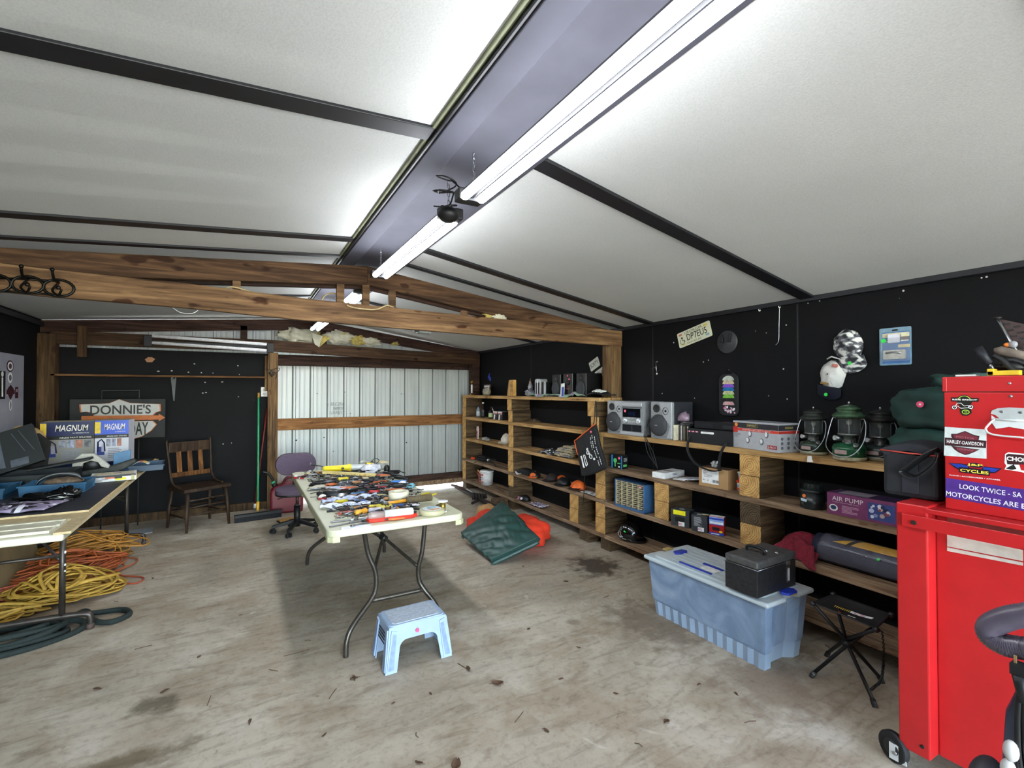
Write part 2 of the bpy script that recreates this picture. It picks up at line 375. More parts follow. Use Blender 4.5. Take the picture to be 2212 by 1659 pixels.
def ribbed(b,x0,x1,y,z0,z1,m,pitch=.228,ph=0.,dark_line=False):
    prof=[]; x=x0
    for k in range(int((x1-x0)/pitch)+2):
        o=x0+ph+k*pitch
        if dark_line and x0<o-.008 and o<x1: b.bx(o-.007,o+.001,y-.004,y+.002,z0,z1,BLACK)  # thin dark strip along one side of each main rib
        for dx,dy in ((0,0),(.012,-.022),(.034,-.022),(.046,0),(.085,0),(.09,-.006),(.1,-.006),(.105,0),(.145,0),(.15,-.006),(.16,-.006),(.165,0),(.2,0),(.222,0)):
            if x0<=o+dx<=x1: prof.append((o+dx,y+dy))
    prof=[(x0,y)]+prof+[(x1,y)]
    fr=[(b.v((x,yy,z0)),b.v((x,yy,z1))) for x,yy in prof]
    for i in range(len(fr)-1): b.f([fr[i][0],fr[i+1][0],fr[i+1][1],fr[i][1]],m)
    bk=[(b.v((x0,y+.012,z0)),b.v((x0,y+.012,z1))),(b.v((x1,y+.012,z0)),b.v((x1,y+.012,z1)))]
    b.f([bk[1][0],bk[0][0],bk[0][1],bk[1][1]],m); b.f([bk[0][0],fr[0][0],fr[0][1],bk[0][1]],m); b.f([fr[-1][0],bk[1][0],bk[1][1],fr[-1][1]],m)
b=B(); ribbed(b,XL,XW,YB+.22,2.03,2.62,CORR); struct(b.build('wall_gable'))
# ceiling: two roof slopes of white board
def zly(x,y): return 2.545+(x-.64)*(.08-.028*max(0,min(1,(3-y)/1.5)))
b=B()
def slab(b,x0,x1,y0,y1,fz,t,m):
    z0,z1=fz(x0),fz(x1)
    vs=[b.v(p) for p in ((x0,y0,z0),(x1,y0,z1),(x1,y1,z1),(x0,y1,z0),(x0,y0,z0+t),(x1,y0,z1+t),(x1,y1,z1+t),(x0,y1,z0+t))]
    for q in ((3,2,1,0),(4,5,6,7),(0,1,5,4),(1,2,6,5),(2,3,7,6),(3,0,4,7)): b.f([vs[i] for i in q],m)

YS=[-3.0,1.5,1.8,2.1,2.4,2.7,3.0,7.45]
for ya,yb in zip(YS[:-1],YS[1:]):
    x0,x1=XL-.12,.66; vs=[b.v(p) for p in ((x0,ya,zly(x0,ya)),(x1,ya,zly(x1,ya)),(x1,yb,zly(x1,yb)),(x0,yb,zly(x0,yb)),(x0,ya,zly(x0,ya)+.08),(x1,ya,zly(x1,ya)+.08),(x1,yb,zly(x1,yb)+.08),(x0,yb,zly(x0,yb)+.08))]
    for q in ((3,2,1,0),(4,5,6,7),(0,1,5,4),(1,2,6,5),(2,3,7,6),(3,0,4,7)): b.f([vs[i] for i in q],CEIL)
slab(b,1.08,XW+.12,-3.0,7.45,zr,.08,CEIL); b.bx(.66,1.08,-3,7.45,2.56,2.66,BATT)
struct(b.build('ceiling'))
b=B(); b.bx(.645,.75,-3.0,7.2,2.515,2.57,RIDGE2); b.bx(.75,1.115,-3.0,7.2,2.53,2.58,RIDGE); b.bx(.63,.65,-3,7.2,2.522,2.56,BATT); b.bx(.612,.63,-3,7.2,2.533,2.56,pl('#6f7358',.7,0,.15,20))
struct(b.build('trim_ridge',bev=.004))
def battens(b,y0,y1,w,left=True,right=True):
    # y0: at the ridge, y1: at the right-hand wall
    if left: slab(b,XL,.66,y0-w/2,y0+w/2,lambda x:zly(x,y0)-.012,.02,BATT)
    if right:
        za,zb=zr(1.1)-.015,zr(XW)-.015
        vs=[b.v(p) for p in ((1.1,y0-w/2,za),(XW,y1-w/2,zb),(XW,y1+w/2,zb),(1.1,y0+w/2,za),(1.1,y0-w/2,za+.035),(XW,y1-w/2,zb+.035),(XW,y1+w/2,zb+.035),(1.1,y0+w/2,za+.035))]
        for q in ((3,2,1,0),(4,5,6,7),(0,1,5,4),(1,2,6,5),(2,3,7,6),(3,0,4,7)): b.f([vs[i] for i in q],BATT)
k=1
for y0,y1,w in ((-1.1,-.9,.09),(.28,.42,.09),(1.74,1.86,.095),(3.22,3.3,.085),(3.66,3.68,.06),(5.35,5.35,.085)):
    b=B(); battens(b,y0,y1,w); struct(b.build('trim_%d'%k,bev=.003)); k+=1
b=B(); b.bx(XW-.035,XW,-3.0,7.1,2.165,2.21,BATT); struct(b.build('trim_right',bev=.003))
b=B(); b.bx(XL,XL+.035,-3.0,7.1,2.26,2.31,BATT); struct(b.build('trim_left',bev=.003))
# back wall base plate
b=B(); b.bx(XL,.31,YB-.04,YB,0,.095,WVD); struct(b.build('baseboard_back',bev=.003))
# ---- sliding door of ribbed steel on timber girts ----
door=bpy.data.objects.new('door_1',None); COL.objects.link(door); door['kind']='structure'
b=B(); ribbed(b,.36,3.37,7.33,.14,2.02,CORR,.228,.03,True)
for (px,py,r) in ((745,847,.008),(867,851,.009),(873,851,.006),(640,951,.014),(700,945,.012),(878,956,.012),(685,850,.008),(757,893,.008),(780,1000,.008),(720,975,.008)):
    p=P(px,py,y=7.30); b.disc(FY(p.x,7.322-.02,p.z),r,BLACK,.001,8,ry=r*.7)
INK=pl('#70767c',.6)
for (txt,px,py,w,h) in (("n. S5;C.25.0,",725,873,.24,.05),("INESOI.",730,882,.14,.04),("1(53SJ1)",727,892,.2,.05)):
    p=P(px,py,y=7.31); b.text(txt,FY(p.x,7.3,p.z),w,h,INK,shear=.3)
b.build('steel_sheet',door)
p0=P(800,904,y=7.27).z
b=B(); b.bx(.34,3.34,7.26,7.30,p0-.13,p0+.03,DGIRT); b.build('girt',door,bev=.004)
b=B(); b.bx(.34,3.34,7.26,7.30,.135,.235,TRUSSD); b.build('bottom_rail',door,bev=.004)
b=B(); b.bx(.34,3.34,7.30,7.32,.055,.134,SHELFD); b.build('drip_board',door,bev=.004)
b=B(); b.bx(.3,3.36,7.22,7.26,1.90,2.05,TRUSSD); b.build('top_rail',door,bev=.004)
# door jamb posts and corner post
b=B(); b.bx(.30,.42,7.06,7.2,0,2.06,WV); b.bx(.265,.30,7.12,7.16,1.55,2.02,WV)
for i in range(46):
    b.cyl((.355,7.058,1.30-i*.0145),(.355,7.054,1.302-i*.0145),.006,BLACK,n=6)
struct(b.build('trim_door_left',bev=.004))
b=B(); b.bx(3.25,3.38,7.06,7.2,0,2.06,TRUSSD); struct(b.build('trim_door_right',bev=.004))
b=B(); b.bx(XL+.0,XL+.15,7.02,7.16,0,2.18,WVD); struct(b.build('trim_corner',bev=.004))
b=B(); b.bx(3.25,3.385,3.72,3.86,L1,2.06,WV); struct(b.build('trim_post',bev=.004))
# ---- roof trusses ----
def chord(name,par,pts,d,y0,y1,m):
    """timber following (x,ztop) points, depth d"""
    b=B(); a=[]
    for x,z in pts: a.append([b.v((x,y0,z)),b.v((x,y1,z)),b.v((x,y1,z-d)),b.v((x,y0,z-d))])
    for i in range(len(a)-1):
        for j in range(4): b.f([a[i][j],a[i+1][j],a[i+1][(j+1)%4],a[i][(j+1)%4]],m)
    b.f(a[0],m); b.f(a[-1][::-1],m); return b.build(name,par,bev=.004)
t=thing('roof_truss','brown timber roof truss crossing the room below the black ridge board, nearest the camera','truss',(0,3.74,0))
y0,y1=0.,.045
chord('top_chord',t,[(XL,zl(XL)-.035),(.84,zl(.84)-.045)],.145,y0+.02,y1+.03,TRUSSM)
chord('top_chord',t,[(.84,zl(.84)-.045),(XW,zr(XW)-.035)],.14,y0+.02,y1+.03,TRUSSM)
chord('bottom_chord',t,[(XL,2.30),(-1.,2.255),(-.3,2.245),(.4,2.215),(1.2,2.20),(2.06,2.185),(3.39,2.165)],.158,y0-.03,y0+.015,TRUSS)
for px,w,z0,z1 in ((511,.05,2.2,2.36),(735,.055,2.15,2.4),(790,.055,2.15,2.42),(847,.055,2.15,2.36),(1003,.055,2.15,2.24)):
    x=P(px,640,y=3.78).x; b=B(); b.bx(x-w/2,x+w/2,.028,.066,z0,z1,TRUSS); b.build('web',t,bev=.003)
chord('top_chord',t,[(XL,zl(XL)-.05),(.84,zl(.84)-.06)],.145,.1,.14,TRUSSD)
chord('top_chord',t,[(.84,zl(.84)-.06),(XW,zr(XW)-.05)],.145,.1,.14,TRUSSD)
t=thing('roof_truss','dark timber roof truss against the far gable, above the ribbed steel door','truss',(0,7.10,0))
chord('top_chord',t,[(XL,zl(XL)-.01),(.84,zl(.84)-.02)],.14,0,.045,TRUSSD)
chord('top_chord',t,[(.84,zl(.84)-.02),(XW,zr(XW)-.0)],.14,0,.045,TRUSSD)
chord('bottom_chord',t,[(XL+.1,2.22),(-.6,2.22),(.35,2.225),(2.0,2.17),(3.38,2.13)],.15,-.05,-.005,TRUSSM)
for px in (527,700):
    x=P(px,700,y=7.1).x; b=B(); b.bx(x-.04,x+.04,.0,.04,2.2,2.4,TRUSSD); b.build('web',t,bev=.003)
x=P(177,740,y=7.04).x
b=B(); b.bx(x-.035,x+.045,-.095,-.055,1.93,2.28,WVD); b.build('web',t,bev=.003)['label']='short upright timber block hanging down from the left chord'
# ================= LIGHTS =================
GLOW=emis('#f4f8ff',TUBE_STRENGTH); FIXT=pl('#1a1a1e',.5,.1)
def fixture(label,y0,y1,x,z,on=True,group=None):
    t=thing('tube_light',label,'ceiling light',(x,y0,z),0,group); L=y1-y0
    b=B(); b.bx(-.03,.03,.0,L,.018,.03,FIXT); b.bx(-.008,.008,.0,L,-.01,.02,FIXT); b.build('fixture_body',t,bev=.002)
    for s in (-1,1):
        b=B(); b.tube([(s*.037,.03,-.012),(s*.037,.045,-.012),(s*.037,L-.045,-.012),(s*.037,L-.03,-.012)],[.012,.018,.018,.012],GLOW if on else WHITE,14)
        b.build('tube',t)
    for yy in (0,L): 
        b=B(); b.bx(-.055,.055,yy-.028,yy+.03,-.02,.03,BLACK); b.build('end_cap',t,bev=.006)
    for yy in (.02,L-.05):
        b=B(); b.tube([(0,yy,.03),(0,yy,.03+.02)],.003,STEEL,6)
        k=0; zz=.045
        while z+zz<2.51:
            c=[]
            for i in range(10):
                a=2*PI*i/10; u,w=math.cos(a)*.006,math.sin(a)*.012
                c.append((u if k%2 else 0,yy+(0 if k%2 else u),zz+w))
            b.tube(c,.0018,STEEL,5,closed=True); zz+=.019; k+=1
        c=[(0,yy,2.505-z),(.0,yy+.012,2.515-z),(0,yy,2.528-z),(0,yy,2.53-z)]; b.tube(c,.003,STEEL,6)
        b.build('chain',t)
    return t
fixture('bright twin-tube light nearest the camera, running out of the top of the picture',.47,1.83,.825,2.36)
fixture('bright twin-tube light in the middle of the ridge, ending just before the near truss',2.05,3.36,.83,2.36)
fixture('small lit twin-tube light seen between the webs of the near truss',3.98,5.2,.835,2.36)
fixture('farthest lit twin-tube light, its end glowing just below the near truss',5.4,6.68,.82,2.36)
t=thing('tube_light','unlit twin-tube light fixed level on the far truss above the black wall','ceiling light',(-.94,6.99,2.13))
b=B(); b.bx(-.06,1.30,0.0,.03,-.02,.02,BLACK); b.bx(-.06,.02,-.03,.03,-.055,.075,BLACK); b.build('fixture_body',t,bev=.004)
for z in (.04,-.04):
    b=B(); zz=-.012
    b.tube([(.02,-.016,z+.03),(1.23,-.016,z+zz)],.02,pl('#f4f3f6',.3),12); b.build('tube',t)
b=B(); b.bx(1.22,1.30,-.04,.0,-.08,.045,BLACK); b.build('end_cap',t,bev=.006)
# junction block and looping black flex between the two near lights
t=thing('looped_cable','black flex looped up in bundles between the two near tube lights','cable',(.80,1.95,2.38))
pts=[]
for i in range(60):
    a=i/60*2*PI*4.2; pts.append((-.035+.035*math.cos(a)+.01*math.sin(i),.035*math.sin(a*.97)+.01*math.cos(i*.7),.10-.13*i/60+.02*math.sin(a*.5)))
b=B(); b.tube(spline([(0.03,-.10,-.0)]+pts+[(.02,.08,-.0)],3),.0035,BLACK,6); b.build('flex',t)
b=B(); b.ell((0.01,.075,-.03),(.05,.05,.035),BLACK,14,8); b.build('plug',t)
# ================= TIMBER SHELVING ON THE RIGHT WALL =================
sh=thing('timber_shelving','long rough timber shelving of planks laid on stacked wood blocks along the black right wall','shelving',(XF,3.7,0))
def plank(y0,y1,z,ms=SHELF,x0=0,x1=.145):
    b=B(); b.bx(x0,x1,y0-3.7,y1-3.7,z-.04,z,ms); o=b.build('shelf_board',sh,bev=.003); return o
def block(y0,y1,z0,z1,dark=False,x1=.285):
    b=B(); x0=rnd.uniform(-.004,.004); y0+=rnd.uniform(-.006,.006)
    yc=(y0+y1)/2; zc=(z0+z1)/2; h=(y1-y0)/2; k=(z1-z0)/2
    fs=b.bx(x0,x1,-h,h,-k,k,BLK); b.f
    fs[5].material_index=b.mi(BLKFD if dark else BLKF); fs[3].material_index=b.mi(BLKF)
    o=b.build('block',sh,bev=.004); o.location=(0,yc-3.7,zc)
    if dark: o['label']='dark weathered block'
    return o
for x0,x1 in ((-.004,.142),(.15,.295)):
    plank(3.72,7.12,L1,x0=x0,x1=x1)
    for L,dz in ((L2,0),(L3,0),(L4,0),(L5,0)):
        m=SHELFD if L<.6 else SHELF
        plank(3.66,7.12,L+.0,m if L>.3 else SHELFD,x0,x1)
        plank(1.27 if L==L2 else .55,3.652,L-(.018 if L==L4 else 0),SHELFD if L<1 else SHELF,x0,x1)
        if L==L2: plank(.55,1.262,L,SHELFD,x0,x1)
def pair(y0,y1,za,zb,dark=-1,off=0):
    m=(za+zb-.04)/2; block(y0,y1,za+.001,m,dark==0); block(y0+off,y1+off,m+.001,zb-.041,dark==1)
for za,zb in ((L2,L1),(L3,L2),(L4,L3),(L5,L4)): pair(6.98,7.11,za,zb)
pair(5.48,5.60,L2,L1,off=.03); pair(5.47,5.60,L3,L2); pair(5.46,5.60,L4,L3); pair(5.44,5.58,L5,L4,0,.02)
pair(3.74,3.86,L2,L1,off=.05); pair(3.67,3.80,L3,L2); pair(3.64,3.79,L4,L3); pair(3.64,3.79,L5,L4); pair(4.08,4.23,L5,L4)
pair(2.84,3.0,L4-.018,L3); pair(2.035,2.19,L3,L2); pair(2.035,2.19,L4-.018,L3,1); pair(2.06,2.2,L5,L4-.018)
for L,Lb in ((L3,L2),(L4,L3),(L5,L4)): pair(.58,.72,L,Lb)
for y0,y1 in ((6.98,7.11),(5.46,5.6),(3.9,4.06),(3.58,3.72),(2.06,2.2),(.7,.84)):
    b=B(); fs=b.bx(.005,.29,-(y1-y0)/2,(y1-y0)/2,0,L5-.041,BLK); fs[5].material_index=b.mi(BLKFD)
    o=b.build('block',sh,bev=.004); o.location=(0,(y0+y1)/2-3.7,0)
# dead twigs / loose insulation behind the boards is not countable: left as wood shavings
b=B()
for i in range(60):
    y=rnd.uniform(5.25,5.42); x=rnd.uniform(.18,.27); a=rnd.uniform(0,6.3); r=rnd.uniform(.02,.05)
    b.tube([(x-r*math.cos(a)*.3,y-r*math.sin(a),L2+rnd.uniform(.003,.03)),(x+r*math.cos(a)*.3,y+r*math.sin(a),L2+rnd.uniform(.003,.05))],.0015,SHELFD,4)
o=b.build('dry_grass'); tag(o,'wisps of dry grass on the second shelf against the block','grass',(XF,0,0)); o['kind']='stuff'

# ---------- helpers for things on the shelves: local x along the front (left to right), y to the back ----------
R90=-PI/2
def at(x,y,z): return (x,y,z)
def sbox(name,label,cat,L,Rr,z,h,dep,mat,bev=.002,group=None,part='box'):
    """carton whose front bottom edge runs from L to Rr (x,y); returns (root, width)"""
    a=Vector((L[0],L[1],0)); c=Vector((Rr[0],Rr[1],0)); w=(c-a).length; rz=math.atan2(c.y-a.y,c.x-a.x)
    mid=(a+c)/2; t=thing(name,label,cat,(mid.x,mid.y,z+.001),rz,group)
    return t,w
def dot(b,M,col=PINK,r=.011,cx=0,cy=0): b.disc(M,r,col,.0012,16,cx,cy); b.disc(M,r*.35,pl('#f3f3f3',.6),.0016,8,cx,cy)
# ---- black and blue bulb box ----
t,w=sbox('light_bulb_box','black and blue bulb carton with a green bulb picture, above the drawer cabinet','box',(3.125,3.58),(3.14,3.445),L3,.128,.085,BLACK)
b=B(); b.bx(-w/2,w/2,0,.08,0,.126,BLACK); F=FY(0,-.0005,.063); BL=pl('#2d7fb8',.4); GR=pl('#5fc46a',.4)
b.quad(F,.022,.126,BL,.0006,-w/2+.011); b.quad(F,.012,.126,BL,.0006,w/2-.006); b.disc(F,.022,GR,.0012,20,-.018,.012); b.quad(F,.014,.05,GR,.0012,-.018,-.022)
b.quad(F,.04,.008,GR,.0012,.03,-.012); b.quad(F,.02,.012,WHITE,.0012,.03,-.045); dot(b,F,PINK,.013,.032,.038)
for i in range(3): b.quad(FR(w/2+.0005,.045,.1-i*.013),.045,.004,WHITE)
b.quad(FR(w/2+.0005,.04,.03),.05,.02,GR); b.build('carton',t,bev=.001)
# ---- steel blue small-parts drawer cabinet ----
t,w=sbox('parts_drawer_cabinet','blue steel cabinet of small clear drawers on the third shelf below the bulb box','cabinet',(3.085,3.487),(3.088,3.107),L4-.018,.265,.16,BLACK)
CB=pl('#4d78a6',.35,.3,.08); CBD=pl('#2c4868',.4,.3,.08)
b=B(); h=.258; fr=.014
b.bx(-w/2,-w/2+fr,0,.16,0,h,CB); b.bx(w/2-fr,w/2,0,.16,0,h,CB); b.bx(-w/2,w/2,0,.16,0,fr+.008,CB); b.bx(-w/2,w/2,0,.16,h-.01,h,CBD); b.bx(-w/2,w/2,.15,.16,0,h,CBD)
b.build('case',t,bev=.002)
cw=(w-2*fr)/5; chh=(h-.032)/6; DR=clear('#a8a088',.15,.32); DRK=pl('#2b2a28',.6,0,.5,40); IV=pl('#c9bf98',.35)
for i in range(5):
    for j in range(6):
        x=-w/2+fr+cw*(i+.5); z=.023+chh*(j+.5)
        b=B(); b.bx(x-cw/2+.002,x+cw/2-.002,.006,.13,z-chh/2+.002,z+chh/2-.002,DR)
        b.bx(x-cw/2+.008,x+cw/2-.008,.01,.12,z-chh/2+.006,z+chh/2-.014,DRK)
        b.bx(x-cw/2+.003,x+cw/2-.003,.0,.006,z+chh/2-.009,z+chh/2-.005,IV)
        
        b.bx(x-cw/2+.001,x-cw/2+.004,.002,.02,z-chh/2,z+chh/2,IV)
        if i==4 and j==5: dot(b,FY(x,-.002,z-.004),PINK,.012)
        dw=b.build('drawer',t); b=B(); b.tube([(x-cw*.25,.004,z-.004),(x,-.008,z-.009),(x+cw*.25,.004,z-.004)],.003,IV,6); b.build('pull',dw)
# ---- three cartons right of the middle block ----
def txtlines(b,F,w,h,n,m,cx=0,cy=0,seed=0):
    r=random.Random(seed)
    for i in range(n):
        ww=w*r.uniform(.55,1); b.quad(F,ww,h/n*.45,m,.0009,cx-w/2+ww/2,cy+h/2-h/n*(i+.5))
t,w=sbox('battery_box','dark grey carton with a bright yellow label beside the timber blocks','box',(3.04,2.765),(3.085,2.62),L4-.018,.135,.1,BLACK)
DG=pl('#303234',.6,0,.1); YL=pl('#e8dc1c',.5)
b=B(); b.bx(-w/2,w/2,0,.10,0,.132,DG); F=FY(0,-.0005,.066); b.quad(F,w*.66,.036,YL,.001,-.005,.042); txtlines(b,F,.07,.018,2,pl('#9a8f12'),-.0,.042,3)
b.quad(F,.08,.04,pl('#151515',.4),.0008,0,-.012); b.quad(F,.05,.034,WHITE,.0012,.012,-.045); b.text('80',F@T(.0,-.045,.0006),.03,.02,RED); b.disc(FZ(.0,.04,.132),.022,pl('#9b9ba0'),.001,16)
b.build('carton',t,bev=.001)
t,w=sbox('battery_box','dark grey carton with white small print beside the red and blue carton','box',(3.05,2.57),(3.098,2.462),L4-.018,.127,.1,BLACK)
b=B(); b.bx(-w/2,w/2,0,.10,0,.125,DG); F=FY(0,-.0005,.0625); txtlines(b,F,.06,.07,9,pl('#a5a5a5'),-.01,.015,5); b.quad(F,.045,.03,WHITE,.0012,.012,-.042); b.text('80',F@T(0.005,-.042,.0006),.028,.018,RED)
b.disc(FZ(-.01,.04,.125),.02,pl('#9b9ba0'),.001,16); b.disc(FZ(.03,.03,.125),.008,pl('#d8643a'),.0012,12); b.quad(FZ(.03,.06,.125),.05,.03,pl('#c9c996'),.0008); b.build('carton',t,bev=.001)
t,w=sbox('filter_box','narrow red, white and blue carton on the third shelf','box',(3.092,2.44),(3.135,2.345),L4-.018,.145,.05,BLACK)
BU=pl('#2445a8',.4); b=B(); b.bx(-w/2,w/2,0,.05,0,.138,RED); F=FY(0,-.0005,.069)
b.quad(F,w,.055,pl('#8fa9d8',.4),.0006,0,.038); b.quad(F,w*.9,.016,WHITE,.001,0,.022); b.text('Champ',F@T(0,.008,.0012),w*.75,.015,BU); b.quad(F,w,.014,BU,.001,0,.052); b.quad(F,w*.5,.025,BLACK,.001,-.005,-.022)
b.quad(F,w,.02,BU,.0008,0,-.059); b.quad(F,w*.55,.007,WHITE,.0012,-.01,-.06); b.disc(F,.013,YL,.0013,14,.03,-.04,.008); b.quad(FZ(0,.025,.138),w,.05,WHITE); b.build('carton',t,bev=.001)
# ---- second shelf, small things ----
t,w=sbox('envelope_box','long flat white carton on the bay above the drawer cabinet','box',(3.085,3.01),(3.10,2.885),L3,.052,.30,WHITE)
b=B(); b.bx(-w/2,w/2,0,.28,0,.048,WHITE); txtlines(b,FZ(0,.14,.048),.09,.05,2,pl('#5a4450'),0,0,2); txtlines(b,FR(w/2+.0003,.14,.03),.1,.02,2,pl('#4a4a52'),0.02,0,4); b.build('carton',t,bev=.002)
for i,(dx,dy,a) in enumerate(((0,0,.3),(.03,-.03,.05),(.05,-.07,-.25),(.02,-.1,-.5),(.045,-.13,-.6))):
    b=B(); zz=.004+i*.006; b.bx(-.05,.05,-.035,.035,0,.005,WHITE if i<3 else pl('#b9bcc4',.4)); txtlines(b,FZ(0,0,.0052),.07,.03,3,pl('#8f8a94'),0,0,i)
    if i==1: b.quad(FZ(.0,.01,.0053),.04,.008,pl('#c86068'),.0008)
    o=b.build('photo_packet',bev=.001); tag(o,'white printed packet in the loose fan beside the brown carton','packet',(3.19+dx,2.80+dy,L3+zz),a+R90,'fanned packets on the second shelf')
t,w=sbox('cardboard_box','small brown cardboard carton with a white address label','box',(3.145,2.575),(3.16,2.325),L3,.152,.14,BLACK)
KR=pl('#b08a5e',.8,0,.06,6); KD=pl('#5d4630',.7); b=B(); b.bx(-w/2,w/2,0,.13,0,.145,KR); F=FY(0,-.0005,.07)
b.quad(F,.145,.105,WHITE,.0008,-.025,.008); txtlines(b,F,.05,.03,4,pl('#555555'),-.065,.04,1); txtlines(b,F,.1,.025,3,pl('#888888'),-.03,.015,9)
for i in range(12): b.quad(F,.0022 if i%3 else .004,.022,BLACK,.0012,.0+i*.0045,-.022)
b.disc(F,.004,BLACK,.0012,8,-.045,-.02); b.disc(F,.004,BLACK,.0012,8,-.08,-.02); b.quad(FZ(0,.065,.145),w*.95,.11,KD,.001); b.build('carton',t,bev=.002)
b=B(); r2=random.Random(4)
for i in range(26):
    x,y,z=r2.uniform(-.04,.04),r2.uniform(-.03,.03),r2.uniform(.008,.042); a=Matrix.Rotation(r2.uniform(0,3),3,'X')@Matrix.Rotation(r2.uniform(0,3),3,'Y')
    b.bx(x-.009,x+.009,y-.007,y+.007,z-.006,z+.006,CHROME if i%3 else STEEL,R=a)
o=b.build('metal_fittings'); tag(o,'small heap of shiny chrome fittings on top of the brown cardboard carton','metal parts',(3.215,2.47,L3+.149)); o['kind']='stuff'
def cup(name,label,x,y,z,top,body,hh=.075,r=.036):
    t=thing(name,label,'tub',(x,y,z+.001)); b=B(); b.lathe([(0,0),(r*.8,0),(r*.95,hh*.85),(0,hh*.85)],body,20); F=FX(-r*.9,0,hh*.42)
    b.quad(F,r*1.1,.012,pl('#d8402a'),.001,0,-.012); b.quad(F,r*1.0,.014,pl('#8ba0c0'),.001,0,.01); b.build('tub',t)
    b=B(); b.lathe([(0,hh*.85),(r*1.08,hh*.85),(r*1.08,hh),(0,hh)],top,20); b.build('lid',t)
cup('plastic_tub','small white tub with a red lid squeezed between the brown carton and the timber block',3.235,2.265,L3,pl('#d43a20',.4),WHITE)
cup('plastic_tub','small white lidded tub stacked on the red-lidded tub',3.245,2.262,L3+.078,WHITE,WHITE,.06,.035)
# ---- upper near shelf: stereo ----
SIL=pl('#b4b8bc',.3,.55,.05); SILL=pl('#cfd3d8',.28,.5,.03); SPK=pl('#1d1e21',.6,0,.2,60); GRL=pl('#34363a',.65,0,.2,90)
def speaker(label,x,y,dotm=False):
    t=thing('stereo_speaker',label,'speaker',(x,y,L2+.001),R90,'silver stereo speakers'); del t['group']
    W,H,D=.238,.315,.245; b=B(); b.bx(-W/2,W/2,.02,D,0,H,pl('#2d2e33',.5)); b.build('cabinet',t,bev=.004)
    b=B(); b.prism(rrect(W,H,.012,3,0,H/2),0,.022,SIL,FY(0,.02,0)); b.prism([(-.02,.31),(W/2-.006,.312),(W/2-.006,.012),(.06,.01),(.10,.11),(.02,.2)],0,.006,SILL,FY(0,-.002,0))
    b.prism([(-.08,.03),(.06,.03),(.085,.012),(-.1,.012)],0,.003,pl('#7a7d82',.4),FY(0,-.003,0)); s_last=b.build('baffle',t,bev=.002)
    bf=s_last; b=B(); b.lathe([(0,.032),(.06,.031),(.086,.022),(.094,.004),(.094,0),(0,0)],GRL,36,FY(-.028,-.003,.115)); b.quad(FY(-.03,-.036,.115),.028,.004,SILL,.0006); b.build('woofer',bf)
    b=B(); b.lathe([(0,.003),(.028,.006),(.034,.008),(.034,0),(0,0)],SPK,28,FY(-.052,-.003,.258)); b.build('midrange',bf)
    b=B(); b.lathe([(0,.012),(.008,.010),(.012,.002),(.026,.003),(.031,.008),(.031,0),(0,0)],SPK,24,FY(.052,-.004,.238))
    for k in range(8): a=k*PI/4; b.quad(FY(.052,-.007,.238)@Rz(a),.004,.012,SILL,.002,0,.018)
    b.build('tweeter',bf); return t
speaker('silver and black stereo speaker left of the stereo, against the timber post',3.115,3.50)
speaker('silver and black stereo speaker right of the stereo, beside the stacked discs',3.115,2.93)
t=thing('stereo_system','silver shelf stereo with a dark display between its two speakers','stereo',(3.10,3.27,L2+.001),R90)
W,H=.335,.315; b=B(); b.bx(-W/2+.02,W/2-.02,.02,.26,0.01,H,pl('#8d9095',.35,.4)); b.build('housing',t,bev=.004)
b=B(); b.prism([(-.135,0),(.135,0),(.15,.02),(.15,.31),(-.135,.31)],0,.02,SIL,FY(0,.02,0)); F=FY(0,-.0005,0); b.quad(F,.25,.028,SILL,.004,0,.285); b.quad(F,.25,.012,pl('#6d7075',.3,.5),.002,0,.257); fpn=b.build('front_panel',t,bev=.002)
b=B(); b.quad(F,.225,.08,pl('#0c0d12',.12),.003,-.005,.208); dot(b,FY(-.085,-.004,.222),PINK,.013); b.quad(FY(0,-.004,.2),.09,.035,pl('#141c33',.1),.001); b.build('display',fpn)
for x in (-.085,.085):
    b=B(); b.lathe([(0,.018),(.02,.018),(.026,.012),(.03,0),(0,0)],SILL,24,FY(x,-.001,.135)); b.build('knob',fpn)
for i in range(4):
    b=B(); b.quad(FY(-.045+i*.03,-.001,.16),.02,.008,SILL,.004); b.build('button',fpn,bev=.001)
for i in range(2):
    b=B(); b.quad(FY(-.028+i*.056,-.001,.125),.05,.014,SILL,.004); b.build('button',fpn,bev=.001)
for x in (-.062,.062):
    b=B(); b.quad(FY(x,-.001,.07),.118,.062,pl('#1c1e26',.2),.004); b.build('cassette_door',fpn,bev=.003)
b=B(); b.bx(-.14,.14,-.012,.0,.004,.03,SILL); b.build('tray',t,bev=.003)
t=thing('speaker_wire','black speaker wire hanging over the shelf edge between stereo and right speaker','wire',(0,0,0))
b=B()
for k,(dx,dy) in enumerate(((0,0),(.0,.018),(.012,.03))):
    b.tube(spline([(3.12,3.085-dy,1.30),(3.085,3.08-dy,1.22),(3.068-dx,3.075-dy,1.14),(3.07,3.05-dy-k*.02,1.02),(3.075,2.97-dy,.93-.02*k)],6),.0035,BLACK,6)
b.build('wire',t)
